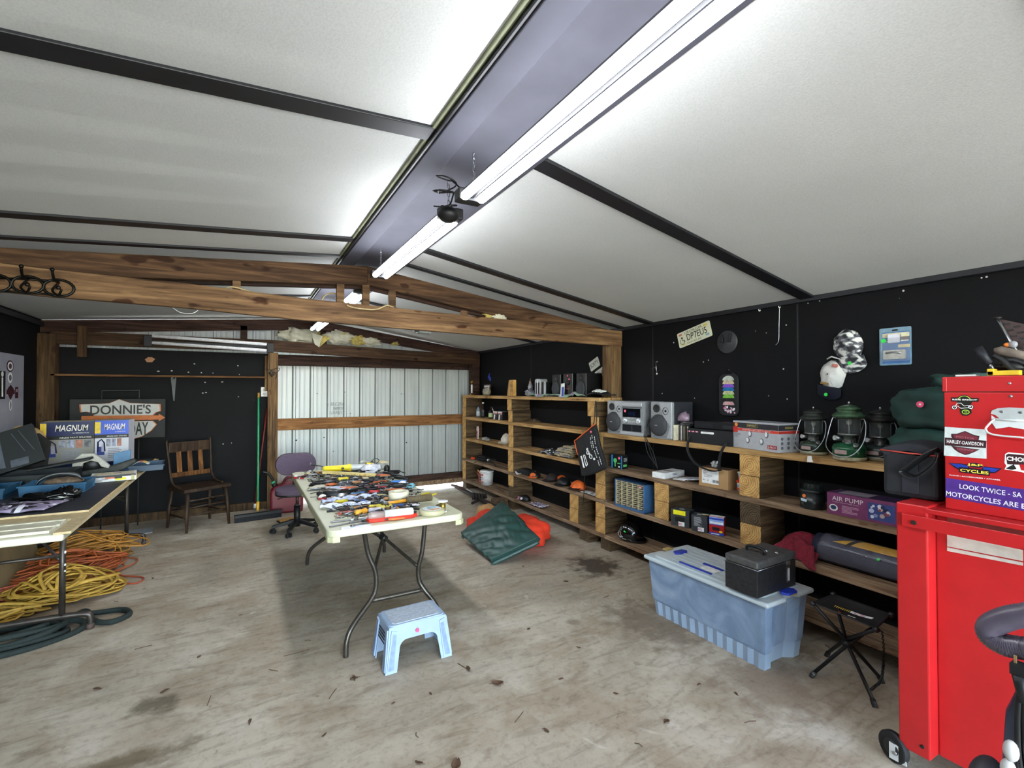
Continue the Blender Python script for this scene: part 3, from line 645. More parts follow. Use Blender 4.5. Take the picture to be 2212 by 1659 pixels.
# discs beside the right speaker
cols=['#d9d2b8','#2b2b2f','#6c5a4a','#b9bcc2','#26262a','#8a7f6d','#3c4a3c','#101114','#c4b59a','#22252b']
for i,c in enumerate(cols):
    b=B(); b.bx(-.006,.006,0,.13,0,.124-.002*(i%3),pl(c,.3)); 
    if i==0: b=B(); b.bx(-.007,.006,-.05,.09,0,.126,pl(c,.5)); b.quad(FY(0,-.0505,.06),.002,.09,BLACK)
    o=b.build('disc_case',bev=.001); tag(o,['cream cassette sleeve at the left end of the upright disc cases','disc case standing in the tight row right of the silver speaker'][i>0],'disc case',(3.16,2.795-i*.0125,L2+.001),R90+.05,None if i==0 else 'upright disc cases')
b=B(); b.bx(-.065,.065,-.01,.11,0,.016,pl('#1d1d20',.2)); b.bx(-.06,.07,.0,.12,.017,.03,pl('#37343a',.2)); o=b.build('disc_case',bev=.001); tag(o,'two dark disc cases lying flat on top of the upright row','disc case',(3.16,2.72,L2+.128),R90-.2)
b=B(); b.ell((0,0,0),(.055,.04,.05),pl('#8a7484',.3),18,10,amp=.35,seed=3,flat=-.02); o=b.build('plastic_bag'); tag(o,'crumpled mauve plastic bag on top of the disc cases beside the silver speaker','bag',(3.20,2.77,L2+.18),R90)
# disc player and black case
t=thing('video_player','black disc player lying on top of the black soft case','player',(3.19,2.42,L2+.115),R90)
b=B(); b.bx(-.2,.165,-.04,.20,0,.055,pl('#17181b',.35)); b.build('housing',t,bev=.003)
b=B(); b.bx(-.13,-.02,-.043,-.039,.012,.042,pl('#26272c',.15)); b.build('front_panel',t); b=B(); b.bx(.06,.15,-.043,-.039,.01,.035,pl('#2e2f35',.3)); b.build('disc_drawer',t)
t=thing('soft_case','black nylon shoulder case with a white logo strip under the disc player','case',(3.115,2.46,L2+.001),R90)
b=B(); b.bx(-.2,.19,0,.26,0,.108,MBLACK); F=FY(0,-.0005,.085); b.prism(rrect(.12,.016,.007,3,-.01,0),0,.001,WHITE,F)
for i in range(9): b.quad(F,.008,.01,[PINK,WHITE,pl('#6a3a4a')][i%3],.001,-.19+i*.012,.002)
b.build('case_body',t,bev=.012)
def strap(t,pts,w,mat,name='strap'):
    pts=spline(pts,8); b=B(); b.tube(pts,w/2,mat,8,flat=.14,up=(-1,0,0)); return b.build(name,t)
strap(t,[(-.165,-.0,.05),(-.165,-.035,.0),(-.16,-.035,-.08),(-.09,-.03,-.16),(.02,.0,-.20),(.10,.02,-.185)],.03,MBLACK)
strap(t,[(.17,-.0,.03),(.165,-.035,.005),(.13,-.035,-.06),(.10,-.01,-.13),(.085,.01,-.185)],.026,MBLACK)
# security light carton
t,w=sbox('security_light_carton','white and red printed carton picturing flood lights, right of the disc player','box',(3.144,2.268),(3.072,1.884),L2,.2,.18,WHITE)
b=B(); H=.192; SG=pl('#b9bcc2',.35,.2,.05); b.bx(-w/2,w/2,0,.178,0,H,SG); F=FY(0,-.0005,0)
CH=pl('#26262c',.5); b.quad(F,w,.036,CH,.0008,0,H-.03); b.quad(F,w,.018,pl('#d23c28',.5),.001,0,H-.06); b.quad(F,.042,.042,pl('#c02c28',.5),.0014,-w/2+.022,H-.062)
b.quad(F,.1,.022,pl('#8f7d3c'),.0012,-.02,H-.028); b.quad(F,.094,.017,BLACK,.0016,-.02,H-.028); b.text('DEFIANT',F@T(-.02,H-.028,.0012),.08,.010,pl('#e8dca0')); b.text('MOTION SECURITY LIGHT',F@T(.015,H-.06,.0008),.24,.010,WHITE)
b.disc(F,.014,pl('#f08a28'),.0014,16,-w/2+.03,H-.026); b.quad(F,.075,.026,pl('#a01c1c'),.0012,w/2-.05,.03); b.text('2-PACK',F@T(w/2-.05,.03,.001),.066,.016,WHITE)
for x,z in ((-.04,.105),(.10,.11),(-.06,.06),(.06,.06)):
    b.disc(F,.017,pl('#7d8188',.3,.4),.0012,20,x,z,.023); b.disc(F,.011,pl('#e6e8ea',.3),.0018,16,x-.003,z+.002,.016)
txtlines(b,F,.06,.03,4,pl('#777b82'),-w/2+.04,.09,2); G=FR(w/2+.0005,.09,0)
b.quad(G,.178,.036,CH,.0008,0,H-.03); b.quad(G,.178,.018,pl('#b83022',.5),.001,0,H-.06); b.quad(G,.07,.014,pl('#8a8050'),.0012,0,H-.03)
for i in range(9): b.disc(G,.011,pl('#6a6d74',.4,.2),.001,10,-.06+(i%3)*.055,.03+(i//3)*.03)
b.build('carton',t,bev=.0015)
# ---- camping lanterns ----
GLASS=clear('#8e9694',.05,.13); OLIVE=pl('#2c3a2e',.25,.2,.2,20); DGRN=pl('#1f5436',.18,.2,.15,20); CRUST=pl('#a39c80',.8,0,.3,40)
def lantern(label,x,y,s,base,hood,bail_out=True,hs=1.):
    t=thing('camping_lantern',label,'lantern',(x,y,L2+.002),R90)
    def sc(p): return [(r*s,z*s*hs) for r,z in p]
    b=B(); b.lathe(sc([(0,0),(.078,0),(.08,.012),(.074,.02),(0,.02)]),CRUST,30); b.build('base_rim',t)
    b=B(); b.lathe(sc([(.074,.016),(.08,.03),(.082,.06),(.076,.078),(.05,.09),(.036,.094),(0,.094)]),base,32); b.cyl((.052*s,-.05*s,.075*s*hs),(.06*s,-.058*s,.09*s*hs),.012*s,BALL,n=12)
    b.prism(rrect(.06*s,.022*s,.004),0,.002,pl('#a58f8a',.4),FY(-.005,-.0815*s,.045*s)); b.build('fuel_tank',t)
    b=B(); b.lathe(sc([(.036,.09),(.034,.13),(.056,.135),(.058,.142),(0,.142)]),pl('#8f9090',.25,.85,.1),24); b.cyl((-.03*s,-.03*s,.115*s*hs),(-.045*s,-.062*s,.118*s*hs),.014*s,BALL,n=14); b.build('collar',t)
    b=B(); b.lathe(sc([(.053,.142),(.053,.232)]),GLASS,32); b.build('globe',t)
    b=B(); b.tube([(0,0,.142*s*hs),(0,0,.19*s*hs)],.004*s,BALL,6); b.ell((0,0,.205*s*hs),(.014*s,.014*s,.018*s),pl('#8d8f86',.8),12,8)
    for a in range(4): b.tube([(.05*s*math.cos(a*PI/2+.4),.05*s*math.sin(a*PI/2+.4),.142*s*hs),(.05*s*math.cos(a*PI/2+.4),.05*s*math.sin(a*PI/2+.4),.235*s*hs)],.0018*s,BALL,5)
    b.build('burner',t)
    b=B(); b.lathe(sc([(.056,.225),(.072,.232),(.08,.238),(.078,.246),(.062,.256),(.056,.262),(.056,.272),(.062,.276),(.058,.284),(.03,.296),(.008,.302),(0,.302)]),hood,32); hd=b.build('hood',t)
    b=B(); b.ell((0,0,.31*s*hs),(.006*s,.006*s,.01*s),BALL,10,8); b.build('finial',hd)
    w=.092*s; b=B(); zz=.222*s*hs; pts=[(-.062*s,-.01,zz),(-.078*s,-.012,zz+.003),(-w,-.04,.13*s),(-w*.92,-.075,.07*s),(-.04*s,-.098,.03*s),(.02*s,-.10,.022*s),(w*.7,-.085,.045*s),(w,-.05,.11*s),(w*.98,-.02,.19*s),(.076*s,-.01,zz+.003),(.062*s,-.01,zz)]
    b.tube(spline(pts,5),.0028*s,BALL if bail_out else STEEL,6); b.build('bail_handle',t); return t
lantern('dark camping lantern right of the security light carton, leftmost of three',3.225,1.745,.96,OLIVE,pl('#2b302c',.45,.2,.4,30))
lantern('bright green camping lantern, largest and middle of the three lanterns',3.15,1.50,1.08,DGRN,pl('#3d5a40',.3,.2,.5,24),True,1.0)
lantern('dark camping lantern beside the green nylon bags, rightmost of three',3.29,1.40,.98,pl('#27302f',.3,.2),pl('#1f2120',.45,.2,.4,30),False)
# white paint drip on the edge
b=B(); F=FX(XF-.0045,1.70,L2-.018); b.prism([(-.012,.02),(.012,.022),(.014,.0),(.022,-.015),(-.016,-.02)],0,.001,WHITE,F); b.build('paint_drip',None); o=bpy.data.objects['paint_drip']; tag(o,'white paint drip on the shelf edge below the left lantern','paint')
# ---- green nylon bags, black cooler ----
GN=pl('#1a3a34',.75,0,.35,9,.5); GN2=pl('#1c3f38',.75,0,.35,9,.5)
def bag_mesh(b,c,r,m,amp,seed,flat,pw=.6,seg=40,rg=24):
    for i in range(1):
        rows=[]
        for a in range(rg+1):
            th=PI*a/rg; row=[]
            for j in range(1 if a in (0,rg) else seg):
                ph=2*PI*j/seg; d=Vector((math.sin(th)*math.cos(ph),math.sin(th)*math.sin(ph),math.cos(th)))
                q=Vector([math.copysign(abs(t)**pw,t) for t in d])
                k=1+amp*noise.noise(q*2.5+Vector((seed,0,seed)))+amp*.45*noise.noise(Vector((q.x*3,q.y*3,q.z*11))+Vector((seed,5,1)))
                p=Vector(c)+Vector((q.x*r[0]*k,q.y*r[1]*k,q.z*r[2]*k))
                if p.z<flat: p.z=flat
                row.append(b.v(p))
            rows.append(row)
        for i2 in range(rg):
            A,Bq=rows[i2],rows[i2+1]
            for j in range(seg):
                q=([A[0],Bq[j],Bq[(j+1)%seg]] if len(A)==1 else [A[j],Bq[0],A[(j+1)%seg]] if len(Bq)==1 else [A[j],Bq[j],Bq[(j+1)%seg],A[(j+1)%seg]])
                b.f(q,m,True)
b=B(); bag_mesh(b,(0,0,.105),(.22,.15,.125),GN2,.16,2,0); o=b.build('nylon_bag'); tag(o,'dark green nylon sack lying under another on the shelf behind the black cooler bag','bag',(3.19,1.06,L2+.002),R90)
t=thing('nylon_bag','dark green nylon stuff sack with a pink dot, on top of the other green sack','bag',(3.16,1.05,L2+.215),R90)
b=B(); bag_mesh(b,(0,0,.10),(.21,.14,.115),GN,.14,5,0,.6); b.build('sack',t)
b=B(); dot(b,FY(-.055,-.150,.125),PINK,.016); b.build('price_dot',t)
b=B(); bag_mesh(b,(0,0,.045),(.12,.1,.05),GN,.3,8,0); o=b.build('gathered_top',t); o.location=(.07,.02,.185)
t=thing('cooler_bag','black insulated cooler bag with red piping and a shoulder strap beside the red chest','bag',(2.50,.955,1.092),R90)
NY=pl('#14161c',.7,0,.3,30,.3); b=B(); b.bx(-.105,.098,0,.26,0,.20,NY); b.build('bag_body',t,bev=.02)
b=B(); b.sheet(lambda u,v:(-.107+.207*u,-.004+.268*v,.200+.03*math.sin(PI*u)+.012*math.sin(PI*v)),10,8,pl('#22242c',.6),.03); b.build('lid',t)
b=B(); b.tube([(-.108,-.004,.196),(.0,-.008,.192),(.098,-.004,.19)],.0035,pl('#c0483c',.5),6); b.build('piping',t)
strap(t,[(.1,-.0,.22),(.06,-.02,.19),(.0,-.022,.13),(-.02,-.022,.11),(.03,-.03,.10),(.09,-.03,.16),(.10,-.025,.2)],.035,BLACK)
b=B(); b.bx(-.03,.03,-.006,0,.02,.15,pl('#1a1c24',.7)); b.build('front_pocket',t,bev=.004)
# ---- lower near shelves ----
t=thing('lamp_housing','round black plastic pot with an orange dot on the shelf under the left lantern','container',(3.16,1.72,L3+.001),R90)
BP=pl('#141d1c',.3); b=B(); b.lathe([(0,0),(.066,0),(.068,.005),(.068,.10),(0,.10)],BP,36); F=FY(-.015,-.069,.065); b.prism([(-.018,-.006),(.016,-.012),(.02,.004),(-.018,.01)],0,.002,pl('#bfd4dc',.4),F@T(0,-.01,-.0)); b.disc(F,.011,pl('#ff8a3c'),.003,16,.002,.016); b.build('pot',t)
b=B(); b.lathe([(.068,.10),(.071,.104),(.071,.114),(.062,.122),(.05,.126),(.046,.15),(.04,.156),(0,.16)],BP,36)
for i in range(14): a=2*PI*i/14; b.bx(.047*math.cos(a)-.004,.047*math.cos(a)+.004,.047*math.sin(a)-.004,.047*math.sin(a)+.004,.128,.15,BP,Matrix.Rotation(a,3,'Z'))
b.build('lid',t)
t,w=sbox('air_pump_carton','worn purple carton lettered Air Pump on the shelf right of the black pot','box',(3.106,1.605),(3.107,1.15),L3,.14,.2,BLACK)
PU=pl('#7b3a66',.45,0,.15,20); PUD=pl('#3a2a48',.5,0,.4,20); b=B(); H=.128; b.bx(-w/2,w/2,0,.16,0,H,PU); F=FY(0,-.0005,0)
b.text('AIR PUMP',F@T(-.115,H-.03,.0004),.165,.026,pl('#e9dfe4',.5)); b.text('Double Volume Pumps Action',F@T(-.125,H-.052,.0004),.14,.009,pl('#d9b9c8',.5))
b.disc(F,.024,WHITE,.0008,24,-w/2+.036,.04,.02); b.disc(F,.016,pl('#1f3a5c'),.0014,20,-w/2+.036,.042,.013); txtlines(b,F,.09,.045,6,pl('#c79ab2'),-.10,.04,2)
b.quad(F,.13,.095,pl('#3a4a86',.4),.0008,.055,H/2-.002); r2=random.Random(3)
for i in range(14): b.disc(F,r2.uniform(.005,.014),pl(r2.choice(['#b9c4dc','#7d8fb8','#c2a7a0','#20284c','#d7d9e6','#8a4a50'])),.0012+.0001*i,10,.055+r2.uniform(-.05,.05),H/2+r2.uniform(-.034,.034))
b.quad(FZ(0,.08,H),w*.96,.15,PUD,.0006); b.quad(FZ(-.1,.08,H),.16,.12,pl('#8d8790',.6),.001); b.build('carton',t,bev=.002)
b=B(); CR=pl('#7a1c2c',.95,0,.25,60,.6)
b.sheet(lambda u,v:(-.14+.27*u+.02*math.sin(v*4),-.03+.25*v-.02*math.cos(u*5),.002+.15*math.sin(PI*min(1,max(0,v*1.0)))**.6*math.sin(PI*(.06+.88*u))**.5+.012*noise.noise(Vector((u*6,v*5,1)))+.008*math.sin(v*14+u*4)),26,24,CR,.02)
b.sheet(lambda u,v:(.03+.13*u-.04*v,-.05-.035*u+.06*v,.006+.13*v+.012*math.sin(u*6)-.02*u),12,12,CR,.018)
o=b.build('towel'); tag(o,'crimson towel bundled on the lower shelf beside the plastic-wrapped bundle','towel',(3.15,1.83,L4-.017),R90)
t=thing('bedding_roll','navy and yellow padded roll wrapped in clear plastic on the lower shelf','bedding',(3.25,1.50,L4-.016),R90)
NV=pl('#1c2036',.8,0,.2,30,.3); YW=pl('#d8a536',.6,0,.1,12)
def rollfn(r0,r1,a0,a1,x0,x1,m,name,seed=0,par=t,off=0.):
    b=B(); b.sheet(lambda u,v:(x0+(x1-x0)*u+.012*math.sin(3*v),-math.cos(a0+(a1-a0)*v)*(r0+off+.005*noise.noise(Vector((u*7,v*7,seed)))),.085+math.sin(a0+(a1-a0)*v)*(r1+off+.006*noise.noise(Vector((u*9,v*5,seed))))),30,24,m,.004); return b.build(name,par)
b=B(); b.M=T(0,0,.085)@Ry(PI/2); b.lathe([(0,-.255),(.05,-.252),(.083,-.235),(.086,-.2),(.086,.55),(0,.55)],NV,36); b.build('navy_cover',t)
rollfn(.088,.087,.35,2.0,-.20,.5,pl('#34364a',.3,.1,.3,14),'grey_panel',2)['label']='shiny dark grey panel'
b=B()
b.sheet(lambda u,v:(-.12+.16*v+(.64-.16*v)*u,-math.cos(.85+.95*v)*.0905,.085+math.sin(.85+.95*v)*.0905),20,14,YW,.002); b.build('yellow_panel',t)
b=B(); b.sheet(lambda u,v:(-.02-.03*(1-v)+.025*u+.03*v,-math.cos(.7+1.1*v)*.0925,.085+math.sin(.7+1.1*v)*.0925),3,14,pl('#2d2a20',.6),.002); b.build('band',t)
b=B(); dot(b,FY(.14,-.0945,.125)@Rx(-.9),GREEN,.009); b.build('price_dot',t)
rollfn(.092,.091,-.6,2.4,-.20,.52,clear('#c9cbd6',.08,.07),'plastic_wrap',5,off=.003)
# hard hat
t=thing('hard_hat','glossy black hard hat with white wing lines and a green dot on the bottom shelf','helmet',(3.20,3.40,L5+.001),R90+.22)
GB=pl('#08080a',.12,0,.1,8,0,.6); b=B()
rows=[]
b.lathe([(.118,.03),(.121,.05),(.117,.09),(.10,.13),(.07,.158),(.035,.172),(0,.176)],GB,40,Matrix.Diagonal((1.0,.86,1,1))); b.build('shell',t)
b=B(); b.sheet(lambda u,v:(.135*math.cos(-1.1+2.2*v)*(.86+.30*u),.115*math.sin(-1.1+2.2*v)*1.05,.035-.012*u),6,20,GB,.006); b.build('peak',t)
b=B(); b.lathe([(.118,.022),(.124,.026),(.124,.034),(.118,.036)],GB,40,Matrix.Diagonal((1.0,.87,1,1))); b.build('brim',t)
def onhat(u,v,o=.001):
    a=-PI/2+u; z=v; rr=.118*math.sqrt(max(0,1-((z-.035)/.142)**2)); return (math.cos(a)*(rr+.004+o),math.sin(a)*(rr+.004+o)*.87,z)
b=B()
for ln in ([(-.8,.10),(-.62,.13),(-.4,.147),(-.1,.152),(-.25,.135),(-.35,.11),(-.42,.08),(-.3,.055),(-.1,.045)],[(-.8,.10),(-.85,.07),(-.7,.05),(-.45,.042),(-.1,.045)],[(-.3,.13),(-.15,.125),(.02,.122),(-.1,.112)],[(.3,.145),(.5,.13),(.62,.105),(.66,.08)],[(.2,.15),(.55,.12),(.66,.08)],[(-.62,.13),(-.6,.1),(-.62,.07)],[(-.5,.04),(-.1,.03),(.2,.032)]):
    b.tube(spline([onhat(*q) for q in ln],5),.0016,WHITE,5)
p=onhat(.02,.095,.002); b.disc(T(*p)@Rz(.0)@FY(0,0,0),.011,GREEN,.002,16); b.build('decal',t)
# ================= UPPER LEFT SHELF (top) =================
def X_(px,py,z0): return P(px,py,x=3.2)
GOLD=pl('#c79a3c',.25,.9,.1); 
t=thing('trophy','small gold figure trophy on a white column at the far end of the top shelf','trophy',(3.2,6.98,L1+.001),R90)
b=B(); b.bx(-.03,.03,-.025,.025,0,.035,pl('#4a3020',.4)); b.bx(-.035,.035,-.03,.03,0,.012,GOLD); b.build('base',t,bev=.002)
b=B(); b.cyl((0,0,.035),(0,0,.17),.014,WHITE,n=12); b.build('column',t)
b=B(); b.ell((0,0,.2),(.012,.012,.02),GOLD,10,8); b.tube([(0,0,.2),(.035,0,.225),(.045,0,.2)],.006,GOLD,6); b.tube([(0,0,.2),(-.035,0,.225),(-.045,0,.195)],.006,GOLD,6); b.ell((0,0,.228),(.009,.009,.01),GOLD,8,6); b.build('figure',t)
t=thing('picture_frame','small brown framed picture leaning behind the round bundle on the top shelf','picture',(3.27,6.62,L1+.001),R90)
b=B(); R=Rx(-.15); b.M=R; b.bx(-.11,.11,0,.012,0,.17,pl('#4a241a',.4)); b.build('frame',t,bev=.003)
b=B(R); F=FY(0,-.001,.085); b.quad(F,.18,.135,pl('#c9ccd2',.4),.001); r2=random.Random(6)
for i in range(22): b.disc(F,r2.uniform(.008,.02),pl(r2.choice(['#20242c','#e6e8ec','#3a5c8c','#c8cad0','#46302c'])),.0014+i*.0001,9,r2.uniform(-.075,.075),r2.uniform(-.05,.05))
b.build('picture',t)
t=thing('bundle','tied round grey-beige cloth bundle beside the small picture','bundle',(3.17,6.38,L1+.001),R90)
b=B(); b.ell((0,0,.055),(.075,.06,.06),pl('#8d8677',.9,0,.3,25,.5),24,16,amp=.12,seed=4,flat=0); b.build('cloth',t)
b=B(); b.ell((.055,0,.10),(.022,.015,.022),pl('#a39c8c',.9),12,8,amp=.4,seed=1); b.build('knot',t)
t=thing('wooden_plaque','varnished wood block lettered MAN CAVE on the top shelf','sign',(3.15,5.62,L1+.001),R90-.12)
PW=wood('varnished_pine','#b9823c','#d9a75a','#e6bd78',2,.3,.4); b=B(); b.prism([(-.13,0),(.10,0),(.10,.205),(.09,.215),(-.05,.215),(-.075,.2)],0,.04,PW,FY(0,.04,0)); b.prism([(-.015,-.0),(.10,0),(.10,.19),(-.01,.19)],0,.006,PW,FY(0,0,0)); b.build('plaque',t,bev=.003)
b=B(); F=FY(.045,-.006,.1); b.text('MAN',F@T(0,.04,0),.085,.035,BLACK); b.quad(F,.06,.003,BLACK,.001,0,.01); b.text('CAVE',F@T(0,-.025,0),.085,.035,BLACK); b.build('lettering',t)
t=thing('wizard_figurine','small grey figurine of a robed figure in a pointed hat on a rocky base','figurine',(3.19,5.18,L1+.001),R90)
STN=pl('#8e9096',.6,0,.5,60,.5); b=B(); b.ell((0,0,.03),(.085,.05,.045),STN,24,14,amp=.7,fs=5,seed=3,flat=0); b.ell((.01,0,.075),(.045,.03,.04),pl('#4f5058',.6,0,.6,70),16,10,amp=.7,fs=5,seed=9); b.build('rock',t)
b=B(); b.lathe([(.032,.09),(.028,.13),(.018,.165),(.012,.17),(0,.17)],STN,14); b.ell((0,-.004,.178),(.013,.013,.015),pl('#c9a184',.6),10,8); b.lathe([(.02,.186),(.012,.195),(.0,.235)],pl('#5c5148',.7),12); b.tube([(-.0,-.01,.15),(-.04,-.01,.12)],.008,STN,6); b.build('figure',t)
t=thing('disc_rack','grey and black plastic disc rack standing on the top shelf left of the black speakers','rack',(3.16,4.90,L1+.001),R90)
GP=pl('#b3b5ba',.3); b=B()
b.prism(rrect(.13,.215,.03,4,-.06,.108),0,.10,GP,FY(0,.10,0)); b.bx(-.1,-.075,-.004,.0,.03,.17,BLACK); b.bx(-.05,-.02,-.004,.0,.03,.17,BLACK); b.bx(-.065,-.06,-.004,0,.02,.2,CHROME); b.build('tower',t,bev=.003)
b=B(); b.prism(rrect(.1,.175,.02,4,.075,.088),0,.10,BLACK,FY(0,.10,0)); b.prism(rrect(.035,.18,.015,4,.108,.09),0,.012,GP,FY(0,0,0)); b.bx(-.12,.13,-.012,.1,0,.03,GP); b.build('tower',t,bev=.003)
# black shelf system
def bspk(label,y):
    t=thing('black_speaker',label,'speaker',(3.13,y,L1+.001),R90); W,H=.165,.255
    b=B(); b.bx(-W/2,W/2,0,.22,0,H,pl('#121214',.35)); b.build('cabinet',t,bev=.006)
    b=B(); b.lathe([(0,.002),(.05,.006),(.07,.012),(.074,0),(0,0)],GRL,30,FY(-.005,-.001,.09)@Matrix.Diagonal((1,1.15,1,1))); b.build('woofer',t)
    b=B(); b.lathe([(0,.01),(.012,.008),(.022,.002),(.034,.006),(.036,0),(0,0)],SPK,24,FY(0,-.001,.2)@Matrix.Diagonal((1,1.15,1,1))); b.disc(FY(.006,-.012,.205),.004,CHROME); b.build('tweeter',t)
bspk('black stereo speaker at the left of the black stereo on the top shelf',4.52)
bspk('black stereo speaker at the right of the black stereo, beside the folded shirt',4.06)
t=thing('stereo_system','black shelf stereo with two pink dots between its black speakers on the top shelf','stereo',(3.13,4.30,L1+.001),R90)
b=B(); b.bx(-.085,.085,0,.24,0,.26,pl('#141417',.3)); b.build('housing',t,bev=.006)
b=B(); b.lathe([(0,.016),(.022,.016),(.03,0),(0,0)],BLACK,20,FY(.01,-.001,.16)); b.build('knob',t)
b=B(); F=FY(0,-.001,0); b.quad(F,.08,.012,pl('#3a1a1c'),.002,0,.115); b.quad(F,.08,.006,pl('#a03a42'),.003,0,.09); b.prism(rrect(.07,.03,.012,4,0,.06),0,.002,pl('#060608',.3),F); b.build('front_panel',t)
b=B(); dot(b,FY(.0,-.001,.235),PINK,.011); dot(b,FY(.03,-.001,.195),PINK,.011); b.build('price_dot',t)
b=B(FY(-.055,-.035,.0)@Rz(.08)@Rx(-.12)); b.bx(-.035,.035,0,.15,-.003,.0,WHITE); b.quad(T(.008,.06,.0),.045,.1,pl('#28489c',.4),.001); o=b.build('leaflet'); 
tag(o,'white and blue leaflet leaning on the black stereo','leaflet'); o.matrix_world=T(3.13,4.30,L1+.002)@Rz(R90)
# scarf: green and lilac cloth draped along the edge
b=B(); CLO=pl('#8fae93',.85,0,.35,14,.4); CLO2=pl('#a98fb4',.85,0,.35,18,.4)
b.sheet(lambda u,v:(-.55+1.1*u,-.035-.01*math.sin(u*9)+.07*v,.006+.014*(1+noise.noise(Vector((u*12,v*2,3))))+(-.03*max(0,1-v*2.2) if .2<u<.35 or u>.62 and u<.9 else 0)+(.03*math.exp(-((u-.86)/.05)**2))),60,8,CLO,.006,mf=lambda u,v:CLO2 if math.sin(u*31+v*3)>.35 else CLO)
o=b.build('scarf'); tag(o,'green and lilac patterned scarf trailing along the edge of the top shelf','scarf',(3.115,4.55,L1+.008),R90)
t=thing('folded_shirt','folded black shirt with white print on the top shelf beside the timber post','shirt',(3.21,3.84,L1+.002),R90)
b=B(); b.sheet(lambda u,v:(-.135+.27*u,-.09+.18*v,.012+.06*math.sin(PI*(.08+.84*u))**.7*math.sin(PI*(.15+.7*v))**.6+.010*noise.noise(Vector((u*6,v*6,1)))),26,20,MBLACK,.012); b.build('cloth',t)
b=B()
for k in range(9):
    u=.40+k*.055; b.tube([(-.135+.27*(u+.05*math.sin(k)),-.09+.18*v,.016+.06*math.sin(PI*(.08+.84*u))**.7*math.sin(PI*(.15+.7*v))**.6+.004) for v in (.02,.12,.2,.32,.42)],.0032 if k%2 else .0055,WHITE,5)
b.build('print',t)
b=B(); b.disc(FZ(-.02,-.02,.085),.012,pl('#d9c9c4')); b.build('price_dot',t)
# ---- second shelf far: bottles and boxes ----
def bottle(label,x,y,z,h,r,col,lab,cap,neck=.3):
    t=thing('bottle',label,'bottle',(x,y,z+.001)); hb=h*(1-neck)
    b=B(); b.lathe([(0,0),(r,0),(r,hb*.86),(r*.85,hb*.95),(r*.4,hb+.01),(r*.34,h*.93),(0,h*.93)],col,18); b.build('glass',t)
    b=B(); b.lathe([(r*1.03,hb*.15),(r*1.03,hb*.7)],lab,18); b.build('label_band',t)
    b=B(); b.lathe([(0,h),(r*.42,h),(r*.42,h*.9),(0,h*.9)],cap,12); b.build('cap',t)
bottle('grey-blue plastic bottle, leftmost of the bottles on the second shelf',3.26,6.86,L2,.175,.033,pl('#7d8a94',.3),pl('#c2c8cc'),pl('#2a3a5c',.4),.25)
bottle('tall bottle with a white neck and black label among the bottles',3.25,6.67,L2,.235,.033,pl('#2a2224',.2),pl('#1a1a1c'),WHITE,.42)
bottle('pink and white bottle behind the small green-labelled one',3.33,6.52,L2,.17,.03,pl('#c9a3a0',.3),pl('#d9d0ce'),pl('#3a3032'),.25)
bottle('short dark bottle with a pale green label, rightmost of the bottles',3.24,6.38,L2,.165,.036,pl('#141614',.15),pl('#b8c890'),BLACK,.3)
for i,(y,lb) in enumerate(((6.12,'black, red and white carton left of its twin on the second shelf'),(5.97,'black, red and white carton right of its twin, touching the timber blocks'))):
    t=thing('spark_plug_box',lb,'box',(3.175,y,L2+.001),R90); b=B(); b.bx(-.065,.065,0,.11,0,.115,pl('#18181a',.4)); F=FY(0,-.0005,0)
    b.quad(F,.13,.035,WHITE,.001,0,.098); b.quad(F,.13,.012,RED,.0014,0,.092); b.prism([(-.05,.0),(-.01,.0),(.005,.07),(-.035,.07)],0,.001,WHITE,F); b.disc(F,.008,RED,.0014,10,.03,.045); b.quad(FZ(0,.055,.115),.12,.1,pl('#c8bfbe'),.0008); b.build('carton',t,bev=.001)
# third shelf
t=thing('card_pack','small pink and white card pack standing on the third shelf','box',(3.2,6.78,L3+.001),R90-.2)
b=B(); b.prism([(-.045,0),(.045,0),(.045,.17),(.03,.19),(-.03,.19),(-.045,.17)],0,.018,pl('#dcb9bc',.5),FY(0,.018,0)@Rx(.0)); F=FY(0,-.0005,0); b.quad(F,.07,.10,pl('#8e2f38'),.001,0,.065); b.quad(F,.06,.03,WHITE,.001,0,.145)
for i in range(6): b.disc(F,.012,[WHITE,pl('#c98a90')][i%2],.0018,8,-.02+.02*(i%3),.04+.03*(i//3))
b.build('card',t,bev=.001)
b=B(); b.ell((0,0,.02),(.07,.05,.028),pl('#8a8680',.8,0,.5,40,.4),20,12,amp=.8,fs=3,seed=6,flat=0); b.ell((.05,.02,.015),(.05,.035,.022),pl('#6a6864',.8,0,.5,40),16,10,amp=.8,fs=3,seed=2,flat=0)
o=b.build('work_gloves'); tag(o,'crumpled grey work gloves beside the pink card pack','gloves',(3.2,6.48,L3+.002),R90)
b=B(); b.ell((0.02,0,.06),(.11,.09,.085),pl('#c6beae',.85,0,.12,20,.4),26,16,amp=.35,fs=1.8,seed=7,flat=0); b.ell((-.1,-.02,.015),(.06,.05,.022),pl('#c6beae',.85,0,.12,20,.4),18,10,amp=.4,seed=3,flat=0)
o=b.build('cloth_sack'); tag(o,'off-white cloth sack slumped against the timber block on the third shelf','sack',(3.22,5.86,L3+.002),R90)
t=thing('gripper_tool','orange-handled black cable and grip tool heap on the fourth far shelf','tool',(3.2,6.4,L4+.001),R90)
b=B(); b.ell((-.42,-.05,.018),(.06,.03,.02),pl('#e0481c',.4),14,8,amp=.3,flat=0); b.build('handle',t)
b=B(); r2=random.Random(11)
